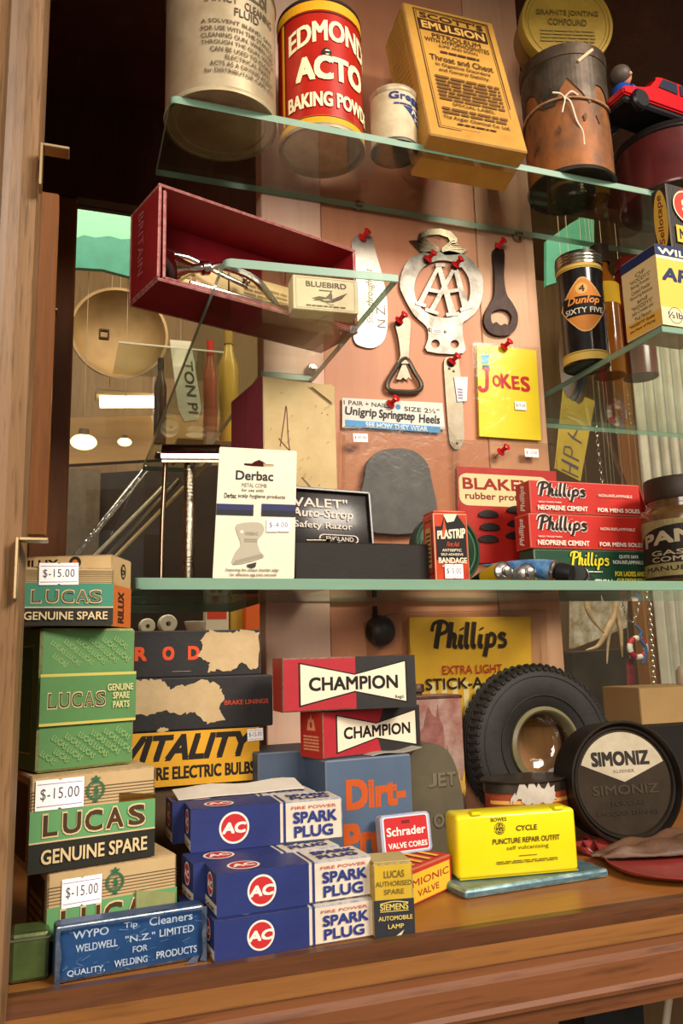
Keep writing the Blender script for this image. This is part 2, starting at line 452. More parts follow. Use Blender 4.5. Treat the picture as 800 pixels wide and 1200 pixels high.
# ------------------------------------------------------------ the setting: an old timber display cabinet
ZF = EYE.z-0.145          # cabinet floor
YW = 0.65                 # face of the middle planks
YP = 1.03                 # glass at the back
ZM = PY(490, 680, 0.53).z # top of the long middle shelf
oak = wood('#866544', '#5f442a', 'z', 38, 0.5, 0.05, 0.6, '#3b2714')
sill_w = wood('#7b4a2a', '#5b341b', 'x', 22, 0.5, 0.0, 0.55, '#3a1c0c')
floor_w = wood('#9c6530', '#824f22', 'x', 16, 0.36, 0.05, 0.4, '#573216')
groove_w = wood('#86592f', '#6b431f', 'x', 16, 0.46, 0.0, 0.5, '#4b2d15')
dark_w = wood('#5a321d', '#432312', 'z', 18, 0.5, 0.05, 0.4, '#1c0d07')
mid_w = wood('#8a5426', '#6d3f1a', 'z', 20, 0.45, 0.1, 0.3, '#4a2810')

# left front stile with its stepped moulding
bm = bmesh.new()
xi = PY(9, 1150, 0.40).x
prof = [(-0.16, 0.375), (-0.024, 0.375), (-0.021, 0.379), (-0.020, 0.386), (-0.017, 0.387), (-0.012, 0.388), (-0.005, 0.393), (-0.003, 0.400), (-0.003, 0.412), (-0.010, 0.43), (-0.16, 0.43)]
z0, z1 = 0.6, 2.0
A = [bm.verts.new((x+xi+0.003, y, z0)) for x, y in prof]; B = [bm.verts.new((x+xi+0.003, y, z1)) for x, y in prof]
n = len(prof)
for i in range(n): bm.faces.new((A[i], A[(i+1) % n], B[(i+1) % n], B[i]))
bm.faces.new(A[::-1]); bm.faces.new(B)
structure('trim_1', bm, oak, 'worn oak front post with stepped moulding at the left of the cabinet')
bm = bmesh.new()
add_box(bm, xi-0.05, 0.43, ZF-0.02, xi-0.022, YP+0.05, 2.0)
structure('wall_left', bm, mid_w, 'brown stained inner side of the cabinet at the left')
# brown bearer strip on the side wall behind the post, and the door frame round the back glass
bm = box_bm(xi-0.022, 0.455, EYE.z+0.068, PY(61, 450, 0.455).x, 0.475, PY(60, 225, 0.455).z, bev=0.001)
structure('trim_4', bm, mid_w, 'brown wooden shelf batten on the left cabinet side')

floorY = PZ(400, 1108, ZF).y
bm = box_bm(xi-0.03, 0.412, ZF-0.019, 1.5, YP+0.03, ZF, bev=0.001)
structure('floor', bm, floor_w, 'varnished timber cabinet floor')
# front lip, groove and sill mouldings, one swept section along X
def sweep_x(prof, x0, x1):
    b = bmesh.new(); A = [b.verts.new((x0, y, z)) for y, z in prof]; B = [b.verts.new((x1, y, z)) for y, z in prof]; n = len(prof)
    for i in range(n): b.faces.new((A[i], A[(i+1) % n], B[(i+1) % n], B[i]))
    b.faces.new(A[::-1]); b.faces.new(B); return b
lip_w = wood('#623c20', '#472815', 'x', 26, 0.4, 0.15, 0.5, '#34190b')
structure('trim_2', sweep_x([(0.4119, ZF-0.02), (0.4119, ZF+0.004), (0.409, ZF+0.0062), (0.403, ZF+0.0062), (0.400, ZF+0.004), (0.3995, ZF-0.0015), (0.3995, ZF-0.02)], xi-0.012, 1.5), lip_w, 'dark worn lip along the front of the cabinet floor')
structure('trim_7', sweep_x([(0.3994, ZF-0.015), (0.3994, ZF-0.0012), (0.397, ZF-0.0025), (0.3885, ZF-0.0060), (0.3882, ZF-0.015)], xi-0.012, 1.5), groove_w, 'sloping varnished groove in front of the lip')
structure('trim_3', sweep_x([(0.41, ZF-0.0201), (0.3881, ZF-0.0201), (0.3881, ZF-0.0085), (0.3865, ZF-0.0085), (0.3845, ZF-0.0050), (0.381, ZF-0.0045), (0.3775, ZF-0.0065), (0.376, ZF-0.010), (0.3755, ZF-0.0205), (0.374, ZF-0.0225), (0.3745, ZF-0.0245), (0.3775, ZF-0.0258), (0.379, ZF-0.0335), (0.41, ZF-0.0335)], xi-0.2, 1.5), sill_w, 'moulded reddish sill rail under the cabinet floor')

# middle planks
xa, xb = PY(308, 450, YW).x, PY(381, 450, YW).x
xc, xd, xe = PY(568, 400, YW).x, PY(627, 300, YW).x, PY(648, 500, YW).x
planks = [(xa, xb, 0.0, wood('#dcbba4', '#d0a58c', 'z', 14, 0.5, 0.0, 0.2, '#b98670')),
          (xb, xc, 0.004, wood('#c78f6e', '#b97c5a', 'z', 12, 0.5, 0.0, 0.2, '#b06a4c')),
          (xc, xe-0.004, 0.004, wood('#cfa380', '#c08f6d', 'z', 16, 0.5, 0.0, 0.3, '#a8714c'))]
bm = bmesh.new(); pm = []
for i, (a, b, dy, m) in enumerate(planks):
    pm.append(m); add_box(bm, a+0.0004, YW+dy, ZF, b-0.0004, YW+0.022, EYE.z+0.72, bev=0.0008, mi=i)
structure('wall_back', bm, pm, 'bare pinkish timber planks at the middle of the back')

# dark board over the back glass
zt = PY(130, 246, YP).z
bm = bmesh.new(); add_box(bm, xi-0.03, YP-0.02, zt, xb+0.1, YP+0.01, 2.0); add_box(bm, xc, YP-0.02, PY(690, 262, YP).z+0.02, 1.5, YP+0.01, 2.0)
structure('wall_upper', bm, dark_w, 'dark timber board over the back glass')
structure('ceiling', box_bm(xi-0.05, 0.37, EYE.z+0.74, 1.5, YP+0.05, EYE.z+0.77), dark_w, 'dark top board of the cabinet')
structure('trim_5', box_bm(xi-0.16, 0.36, EYE.z+0.64, 1.5, 0.40, EYE.z+0.80, bev=0.002), oak, 'oak header rail over the cabinet opening')
clear = sheet_glass('#f8faf6', 1.0)
def pane(nm, x0, x1, ztop_, label):
    o = structure(nm, box_bm(x0, YP-0.002, ZF, x1, YP+0.002, ztop_), clear, label); return o
pane('window_1', xi-0.012, xb+0.09, zt, 'clear back glass left of the planks')
pane('window_2', xc+0.01, 1.5, PY(690, 262, YP).z+0.02, 'clear back glass right of the planks')
bm = bmesh.new()
add_box(bm, xi-0.022, YP-0.018, ZF, PY(84, 450, YP-0.018).x, YP+0.012, zt, bev=0.002)
structure('trim_6', bm, mid_w, 'narrow brown frame beside the left back glass')

# ------------------------------------------------------------ glass shelves
ge = edge_glass('#7fa189', 0.22)
shelf_clear = sheet_glass('#f4f8f3', 1.0)
def glass_shelf(label, pts, zt_, th, edge=ge, clr=shelf_clear, group=None):
    """pts: outline in plan (x, y)."""
    b = bmesh.new(); A = [b.verts.new((x, y, zt_-th)) for x, y in pts]; B = [b.verts.new((x, y, zt_)) for x, y in pts]; n = len(pts)
    f = b.faces.new(A[::-1]); f.material_index = 0; f = b.faces.new(B); f.material_index = 0
    for i in range(n):
        f = b.faces.new((A[i], A[(i+1) % n], B[(i+1) % n], B[i])); f.material_index = 1
    es = [e for e in b.edges if abs(e.verts[0].co.z-e.verts[1].co.z) < 1e-6]
    r = bmesh.ops.bevel(b, geom=es, offset=0.0006, segments=1, affect='EDGES')
    for f in r['faces']: f.material_index = 1
    return tag(obj('glass_shelf', b, [clr, edge]), label, 'shelf', group)
def fillet(pts, i, r=0.004, n=5):
    p, a, c = Vector(pts[i]), Vector(pts[i-1]), Vector(pts[(i+1) % len(pts)])
    u, v = (a-p).normalized()*r, (c-p).normalized()*r; out = []
    for k in range(n+1):
        t = k/n; q = (p+u)*(1-t)**2 + p*2*t*(1-t) + (p+v)*t*t; out.append((q.x, q.y))
    return pts[:i]+out+pts[i+1:]
pt = PY(200, 111, 0.55); ZT = pt.z
glass_shelf('long clear glass shelf at the top holding the old tins', fillet([(pt.x, 0.55), (0.75, 0.55), (0.75, 0.648), (xe+0.02, 0.648), (pt.x, 0.648)], 0), ZT, 0.006)
ps = PY(263, 302, 0.46); ZS = ps.z
s2 = PY(466, 313, 0.4505)
glass_shelf('small clear glass shelf at the left under the red box', fillet([(ps.x, 0.46), (s2.x, 0.4505), (s2.x+0.003, 0.648), (xa-0.002, 0.648), (xa-0.002, 1.02), (ps.x+0.004, 1.02)], 0), ZS, 0.0058, edge_glass('#84a08c', 0.12))
pr = PY(775, 381, 0.52); ZR = pr.z
glass_shelf('clear glass shelf at the right under the golden tin', [(pr.x, 0.52), (0.85, 0.52), (0.85, 0.80), (pr.x+0.004, 0.80)], ZR, 0.006)
ZM = PY(490, 679, 0.53).z
pm0 = PY(158, 684, 0.53)
glass_shelf('long clear glass shelf at mid height holding the razor', fillet([(pm0.x, 0.53), (0.75, 0.53), (0.75, 0.648), (xa-0.002, 0.648), (xa-0.002, 0.775), (pm0.x, 0.775)], 0), ZM, 0.0075)
# ------------------------------------------------------------ top shelf
steel_old = mat('#a39a86', 0.38, 0.85, '#6e5f48', 40, 0.45, 0.2, 0.15, 120)
chrome = mat('#cfcac0', 0.14, 1.0)
nickel = mat('#b9b2a4', 0.26, 1.0, '#8a8172', 120, 0.4)
black_ink = '#2a2520'
def tin_spot(px, py, z): return PZ(px, py, z)

def big_fluid_tin():
    p = tin_spot(259, 150, ZT); r = rad(65.5, p); h = ztop((p.x-r*0.8, p.y), -1)-ZT
    t = thing('fluid_tin', 'large pale beige tin with faded black print standing at the left of the top shelf', 'tin', p)
    paint = mat('#b7a88b', 0.42, 0.35, '#8c7656', 26, 0.42, 0.15, 0.1, 90)
    obj('body', lathe_bm([(r*.985, .004), (r*.985, h-.004)], 64, caps=False), paint, t, True)
    base = mat('#b9ab88', 0.5, 0.2, '#8a7a58', 38, 0.42, 0.1, 0.2, 90)
    obj('base', lathe_bm([(0, .0022), (r*.3, .0022), (r*.32, .0028), (r*.78, .0028), (r*.8, .0015), (r*.93, .0015), (r*.95, 0), (r, 0), (r*1.01, .002), (r*.985, .0045)], 64, caps=False), base, t, True, 50)
    obj('rim', lathe_bm([(r*.985, h-.0045), (r*1.012, h-.002), (r*1.005, h), (r*.96, h), (r*.95, h-.004), (0, h-.004)], 64, caps=False), steel_old, t, True, 50)
    W = 2*pi*r; P = Print(W, h, .0004)
    def U(f): return f     # fraction of the girth, 0 = facing -Y
    g = '#514433'
    P.text(g, 'staNZol', .395, .78, .535, .9, bold=.03)
    P.text(g, 'IMPACT', .345, .70, .435, .765, bold=.01); P.text(g, 'CLEANING', .455, .68, .56, .745, bold=.01)
    P.text(g, 'FLUID', .425, .605, .5, .67, bold=.01)
    y = .56
    for a, b, s in ((.335, .56, 'A SOLVENT BLEND, SAFE'), (.335, .57, 'FOR USE WITH THE STANZOL'), (.335, .57, 'CLEANING GUN. WHEN USED'), (.335, .57, 'THROUGH THE GUN, WHICH'), (.36, .55, 'CAN BE USED TO CLEAN'), (.40, .55, 'ELECTRICAL PARTS.'), (.36, .56, 'ACTS AS A DRYING AGENT'), (.345, .57, 'for DISTRIBUTOR CAPS, ETC.')):
        P.text(g, s, a, y-.036, b, y, bold=.012); y -= .056
    f = m_cyl(r*.985, 0, -pi*0.85)
    P.build('printed_label', t, f, cut=.004)
big_fluid_tin()

def baking_tin():
    p = tin_spot(377, 180, ZT); r = rad(50.5, p); h = ztop((p.x-r*.85, p.y-.0), 29)-ZT
    t = thing('baking_powder_tin', 'red and yellow baking powder tin with cream lettering on the top shelf', 'tin', p)
    red = mat('#b3261a', 0.3, 0.0, '#8c1c12', 30, 0.3, 0.2, coat=0.3)
    obj('body', lathe_bm([(r*.985, .004), (r*.985, h)], 64, caps=False), red, t, True)
    base = mat('#a8977c', 0.45, 0.3, '#6e553a', 60, 0.42, 0.1, 0.15, 90)
    obj('base', lathe_bm([(0, .003), (r*.88, .003), (r*.93, 0), (r, 0), (r*1.012, .002), (r*.985, .005)], 64, caps=False), base, t, True, 50)
    obj('lid', lathe_bm([(r*.985, h), (r*1.01, h+.001), (r*1.0, h+.003), (r*.8, h+.004), (r*.76, h+.012), (r*.74, h+.013), (0, h+.013)], 64, caps=False), mat('#4a4036', 0.45, 0.7), t, True, 50)
    W = 2*pi*r; P = Print(W, h, .0004); c = '#eadcb0'; yl = '#d99a1c'
    P.rect(yl, 0, .92, 1, .995); P.rect(yl, 0, .005, 1, .085); P.rect('#2a1a12', 0, .075, 1, .083); P.rect('#2a1a12', 0, .9, 1, .907)
    P.rect(yl, .275, .083, .29, .9); P.rect('#2a1a12', .292, .083, .295, .9)
    P.text(c, 'EDMONDS', .315, .60, .685, .84, bold=.022, arc=.3)
    P.circ('#2b1b14', .46, .575, .035); P.circ(c, .463, .578, .02); P.rect('#2b1b14', .45, .566, .475, .586)
    P.text(c, 'ACTO', .345, .36, .62, .55, bold=.045)
    P.text(c, 'BAKING POWDER', .31, .15, .69, .265, bold=.03)
    P.build('printed_label', t, m_cyl(r*.985, 0, -pi*0.985), cut=.004)
baking_tin()

def spice_tin():
    p = tin_spot(463, 181, ZT); r = rad(28.5, p); h = ztop(p, 118)-ZT
    t = thing('spice_tin', 'small cream and blue spice tin with rusty base beside the tall yellow carton', 'tin', p)
    obj('body', lathe_bm([(r*.98, .002), (r*.98, h)], 48, caps=False), mat('#cdbd99', 0.5, 0, '#93805f', 45, .35, .2), t, True)
    obj('lid', lathe_bm([(r*.98, h-.005), (r*1.02, h-.004), (r*1.02, h), (r*.95, h+.0015), (0, h+.0015)], 48, caps=False), mat('#c2b191', 0.45, 0.2, '#7c684b', 60, .45), t, True, 50)
    obj('base', lathe_bm([(0, .001), (r*.92, .001), (r*.95, 0), (r, 0), (r*1.01, .0015), (r*.98, .003)], 48, caps=False), mat('#6d675a', 0.5, 0.5, '#3f3a31', 70, .5, .2), t, True, 50)
    W = 2*pi*r; P = Print(W, h, .0003); b = '#27346e'
    P.poly(b, [(.42, .63), (.70, .63), (.70, .12), (.60, .22)])
    P.text(b, 'Gregg\'s', .33, .70, .62, .88, bold=.03); P.lines(b, .36, .645, .5, .69, 1, 3, words=3)
    P.text('#e6dcc0', 'Pure', .48, .51, .60, .60, bold=.02, shear=.3); P.text('#e6dcc0', 'MIXED', .51, .40, .66, .48, bold=.02); P.text('#e6dcc0', 'SPICE', .55, .29, .68, .37, bold=.02)
    P.build('printed_label', t, m_cyl(r*.98, 0, -pi*0.86), cut=.003)
spice_tin()

def emulsion_carton():
    a = PZ(504, 157, ZT); b = PZ(619, 179, ZT); W = (b-a).length
    th = atan2(b.y-a.y, b.x-a.x); D = 0.045; H = 0.168; tilt = radians(15)
    t = thing('medicine_carton', 'tall yellow medicine carton leaning back against the planks on the top shelf', 'carton', (a.x, a.y, ZT))
    t.rotation_euler = (-tilt, 0, th)
    print('emulsion', W, a, b)
    obj('carton', box_bm(0, 0, 0, W, D, H, .0012, worn=1, jit=.0008), [card('#c08f3c', '#a3742c', amt=.4), card('#a9814a', '#8a6434')], t)
    P = Print(W, H); k = '#4a2d17'
    P.frame(k, .10, .06, .93, .97, .0012); P.frame(k, .125, .075, .905, .955, .0005)
    P.text(k, "SCOTT'S", .16, .90, .86, .945, bold=.03)
    P.rect('#3d2415', .13, .80, .88, .89); P.text('#d0a050', 'EMULSION', .16, .815, .85, .875, bold=.035)
    P.text(k, 'PETROLEUM', .25, .75, .78, .785, bold=.01); P.text(k, 'WITH HYPOPHOSPHITES', .16, .71, .86, .743, bold=.01); P.text(k, '(LIME AND SODA)', .3, .675, .72, .70)
    P.lines(k, .3, .635, .72, .66, 1, 5); P.text(k, 'Throat and Chest', .17, .565, .85, .61, bold=.012)
    P.text(k, 'In Digestive Disorders', .22, .52, .80, .55); P.text(k, 'and General Debility.', .24, .48, .78, .51)
    P.lines('#6a4824', .18, .27, .86, .46, 7, 6); P.text(k, 'SPECIAL LABEL', .3, .235, .74, .257); P.lines('#6a4824', .18, .17, .86, .225, 2, 8)
    P.text(k, 'The Angier Chemical Co. Ltd.', .17, .125, .86, .155); P.lines(k, .3, .1, .7, .115, 1, 9)
    P.build('printed_face', t, m_front())
    Q = Print(D, H); k2 = '#6a3d1e'; Q.frame(k2, .12, .04, .88, .98, .0006)
    for i in range(26): Q.stroke(k2, [(.2, .06+i*.036), (.35, .07+i*.036), (.5, .055+i*.036), (.65, .07+i*.036), (.8, .06+i*.036)], .0007, 3)
    Q.build('patterned_side', t, m_left(D))
    S = Print(W, D); S.rect('#d8cdb4', .84, .55, .95, .95)
    S.build('paper_tab', t, lambda u, v, o: Vector((u, v, -o)))
emulsion_carton()

def rusty_twine_tin():
    p = tin_spot(670, 226, ZT); r = rad(50, p); h = ztop(p, 86)-ZT
    t = thing('rusty_tin', 'rusty orange brown tin tied round with white twine on the top shelf', 'tin', p)
    rust = mat('#a3602a', 0.55, 0.2, '#453a30', 42, .5, .3, .3, 80, (1, 1, .6)); 
    obj('body', lathe_bm([(r*.98, .003), (r*.985, h*.3), (r*.965, h*.6), (r*.98, h)], 56, caps=False), rust, t, True)
    obj('base', lathe_bm([(0, .002), (r*.9, .002), (r*.94, 0), (r*1.0, 0), (r*1.02, .002), (r*.98, .004)], 56, caps=False), mat('#35312a', .5, .5, '#1f1c18', 60, .5), t, True, 50)
    obj('lid', lathe_bm([(r*.98, h-.012), (r*1.015, h-.011), (r*1.02, h), (r*.97, h+.001), (r*.93, h-.003), (0, h-.003)], 56, caps=False), mat('#5b4c3d', .5, .6, '#2f261e', 40, .5), t, True, 50)
    P = Print(2*pi*r, h, .0003)
    rg = random.Random(3); top = [(i/40, .60+.10*sin(i*.9)+rg.uniform(-.05, .05)) for i in range(41)]
    P.poly(mat('#5f5346', .42, .5, '#3d332a', 50, .48), [(1, .99), (0, .99)]+top)
    for k in range(26):
        x, y, q = rg.random(), rg.random()*.55+.08, rg.uniform(.01, .04); P.poly(mat('#4a3527', .6, .1, '#6d4024', 60, .5), [(x+q*.8*cos(a)*rg.uniform(.5, 1.2)*.3, y+q*sin(a)*rg.uniform(.6, 1.3)) for a in [2*pi*i/11 for i in range(11)]])
    P.build('bare_metal_patches', t, m_cyl(r*.986, 0, 0), cut=.004)
    tw = mat('#b08a66', 0.9, 0, '#8a6646', 200, .5)
    z = h*.56; pts = [(r*1.005*cos(a), r*1.005*sin(a), z+.0022*sin(a*2+1)) for a in [2*pi*i/40 for i in range(40)]]
    o = bpy.data.objects.new('twine', None); COL.objects.link(o); o.parent = t; o['label'] = 'pale twine tied round the tin'
    obj('loop', tube_bm(pts, .0012, 6, closed=True), tw, o, True)
    k = Vector((-r*.62, -r*.83, z)); wtw = mat('#d9c9b2', .9)
    bm = bmesh.new(); 
    add_tube(bm, smooth_path([k, k+Vector((.004, -.003, -.006)), k+Vector((.008, -.004, -.024)), k+Vector((.0135, -.004, -.034)), k+Vector((.014, -.004, -.047))]), .0008, 6)
    add_tube(bm, smooth_path([k, k+Vector((-.002, -.003, -.006)), k+Vector((-.0045, -.003, -.014)), k+Vector((-.006, -.0035, -.019))]), .0007, 6)
    add_tube(bm, smooth_path([k, k+Vector((-.006, -.002, .001)), k+Vector((-.013, -.001, .001))]), .0008, 6)
    add_tube(bm, smooth_path([k, k+Vector((.005, -.004, .004)), k+Vector((.012, -.003, .003)), k+Vector((.016, -.002, .0045))]), .0008, 6)
    obj('loose_ends', bm, wtw, o, True)
    s = obj('stick', tube_bm([(r*-.28, -r*.97, h*.84), (r*.10, -r*1.03, h*.95)], .0016, 8), mat('#c7b08c', .7), o, True); s['label'] = 'short pale stick end'
    return p, r, h
RP, RR, RH = rusty_twine_tin()

def compound_tin():
    # lies on its side on the rusty tin, lid towards the viewer
    r = rad(55, RP+Vector((0, 0, RH))); D = .036
    c = PY(666, 38, RP.y-.012)
    c.z = RP.z+RH+.0015+r
    t = thing('compound_tin', 'round yellow jointing compound tin lying on its side on the rusty tin', 'tin', c)
    ax = Vector((-.25, -.97, -.05)).normalized()
    t.rotation_euler = ax.to_track_quat('Z', 'Y').to_euler()
    side = mat('#9a7a35', .4, .3, '#6b4f22', 40, .42, .1)
    obj('body', lathe_bm([(0, -D), (r*.93, -D), (r*.95, -D+.002), (r*.95, -.008)], 56, caps=False), side, t, True, 50)
    obj('lid', lathe_bm([(r*.95, -.012), (r, -.012), (r, -.001), (r*.985, 0), (r*.93, 0), (r*.91, -.0015), (0, -.0015)], 56, caps=False), mat('#aa8a34', .38, .25, '#7e642a', 30, .42, .1), t, True, 50)
    P = Print(2*r, 2*r, .0004); k = '#5b4a1c'
    P.ring('#6d5a24', .5, .5, .43, .006)
    y = .6
    # arched maker's word
    for i, ch in enumerate('WINDSOR'):
        a = radians(128-i*12.5); x, yy = .5+.37*cos(a), .5+.37*sin(a)
        vs, fs = glyphs(ch, .02); wch = .045 if ch == 'W' else (.02 if ch == 'I' else .036)
        q = [((vx-.5)*wch, (vy-.5)*.05) for vx, vy in vs]; b = a-pi/2
        P.add(k, [(x+u*cos(b)-v*sin(b), yy+u*sin(b)+v*cos(b)) for u, v in q], fs)
    P.text(k, 'GRAPHITE JOINTING', .16, .57, .84, .645, bold=.015); P.text(k, 'COMPOUND', .29, .47, .71, .545, bold=.015)
    P.lines('#8a7232', .2, .28, .8, .44, 4, 2); P.lines('#8a7232', .3, .18, .7, .25, 2, 3)
    # local x of the disc follows the picture's right
    q = t.rotation_euler.to_matrix(); X = q.inverted() @ Vector((.968, -.25, 0)).normalized(); X.z = 0; X.normalize(); Y = Vector((0, 0, 1)).cross(X)
    P.build('printed_label', t, lambda u, v, o: X*(u-r)+Y*(v-r)+Vector((0, 0, -.0015+o)))
compound_tin()

def maroon_tin_and_toy():
    p = PZ(789, 243, ZT); r = rad(60, p); h = ztop(p, 178)-ZT
    t = thing('paint_tin', 'dark maroon tin with black lid under the red toy car', 'tin', p)
    obj('body', lathe_bm([(0, 0), (r*.98, 0), (r, .002), (r*.985, .005), (r*.985, h-.006)], 56, caps=False), mat('#5a2220', .3, .1, '#3a1616', 30, .45, .1, coat=.4), t, True, 50)
    obj('lid', lathe_bm([(r*.985, h-.006), (r*1.015, h-.005), (r*1.015, h-.003), (r*.99, h-.0025), (r*1.01, h-.001), (r*1.0, h+.0015), (r*.95, h+.002), (0, h+.002)], 56, caps=False), mat('#2c2420', .4, .4, '#1a1512', 60, .5), t, True, 40)
    P = Print(2*pi*r, h, .0004); P.poly('#b8491c', [(.50, .0), (.60, .0), (.60, .86), (.535, .86), (.515, .6), (.5, .4)])
    P.build('orange_label', t, m_cyl(r*.985, 0, -pi), cut=.004)
    zt = p.z+h+.002
    # toy car on the lid, nose to the right
    c = PY(762, 150, p.y-.028); z = zt
    bl = box_bm
    t = thing('toy_car', 'small red plastic toy car with black wheels standing on the maroon tin', 'toy', (c.x-.012, p.y-.022, z), radians(6))
    redp = mat('#b3141c', .28, coat=.4); blk = mat('#17161a', .35)
    bm = bmesh.new()
    add_prism(bm, smooth2([(-.030, .012), (-.031, .018), (-.024, .0215), (-.004, .025), (.004, .027), (.012, .041), (.018, .043), (.045, .043), (.054, .028), (.078, .024), (.084, .018), (.084, .012)]), -.019, .019)
    bmesh.ops.bevel(bm, geom=bm.edges[:], offset=.0015, segments=2, affect='EDGES', clamp_overlap=True)
    obj('car_body', bm, redp, t, True, 30)
    bm = bmesh.new(); add_box(bm, -.029, -.017, .006, .083, .017, .0125, .002)
    obj('chassis', bm, blk, t)
    for x in (-.012, .062):
        for y in (-.0185, .0185):
            b = bmesh.new(); add_lathe(b, [(0, -.004), (.008, -.004), (.0098, -.002), (.0098, .002), (.008, .004), (0, .004)], 28, M=Matrix.Translation((x, y, .0098)) @ Matrix.Rotation(pi/2, 4, 'X'))
            wv = obj('wheel', b, blk, t, True, 40)
    P = Print(.12, .05, .0008); P.poly('#151b2e', [(.40, .6), (.455, .80), (.60, .80), (.60, .58)]); P.poly('#151b2e', [(.63, .58), (.63, .80), (.70, .80), (.77, .58)])
    P.build('side_window', t, lambda u, v, o: Vector((u-.035, -.019-o, v)))
    f = thing('toy_figure', 'tiny toy driver with dark hair and blue top riding on the red toy car', 'toy', (0, 0, 0))
    q = c.copy(); q = Vector((t.location.x-.0145, t.location.y-.004, z+.0215))
    f.location = q; f.rotation_euler = (0, 0, radians(20))
    b = bmesh.new(); add_lathe(b, [(0, 0), (.0085, 0), (.0095, .004), (.0085, .010), (.005, .0135), (0, .0145)], 24)
    add_tube(b, smooth_path([(.0035, -.007, .010), (.009, -.008, .0085), (.013, -.004, .0125)]), .0028, 10); add_tube(b, smooth_path([(.0035, .007, .010), (.009, .007, .0085), (.013, .002, .0125)]), .0028, 10)
    obj('torso', b, mat('#1d3f8c', .4), f, True, 60)
    skin = mat('#c58a66', .45)
    b = bmesh.new(); bmesh.ops.create_uvsphere(b, u_segments=20, v_segments=14, radius=.0088, matrix=Matrix.Translation((.0015, 0, .0215)))
    bmesh.ops.create_uvsphere(b, u_segments=10, v_segments=8, radius=.0018, matrix=Matrix.Translation((.0103, 0, .0205)))
    bmesh.ops.create_uvsphere(b, u_segments=14, v_segments=10, radius=.0042, matrix=Matrix.Translation((.0135, -.001, .0145)) @ Matrix.Scale(1.2, 4, (0, 0, 1)))
    for s in (-1, 1): bmesh.ops.create_uvsphere(b, u_segments=10, v_segments=8, radius=.002, matrix=Matrix.Translation((.001, s*.0088, .0212)))
    obj('head_and_hands', b, skin, f, True, 80)
    b = bmesh.new()
    bmesh.ops.create_uvsphere(b, u_segments=24, v_segments=16, radius=.0098, matrix=Matrix.Translation((-.0005, 0, .0232)))
    for v in b.verts:
        if v.co.x > .002 and v.co.z < .0255: v.co.x = .002-(.0255-v.co.z)*.25
    obj('hair', b, mat('#4a3f36', .5), f, True, 60)
    b = bmesh.new()
    for s in (-1, 1): bmesh.ops.create_uvsphere(b, u_segments=8, v_segments=6, radius=.0011, matrix=Matrix.Translation((.0097, s*.0032, .0228)))
    obj('eyes', b, ink('#1a1410'), f, True, 80)
def smooth2(pts): return pts
maroon_tin_and_toy()
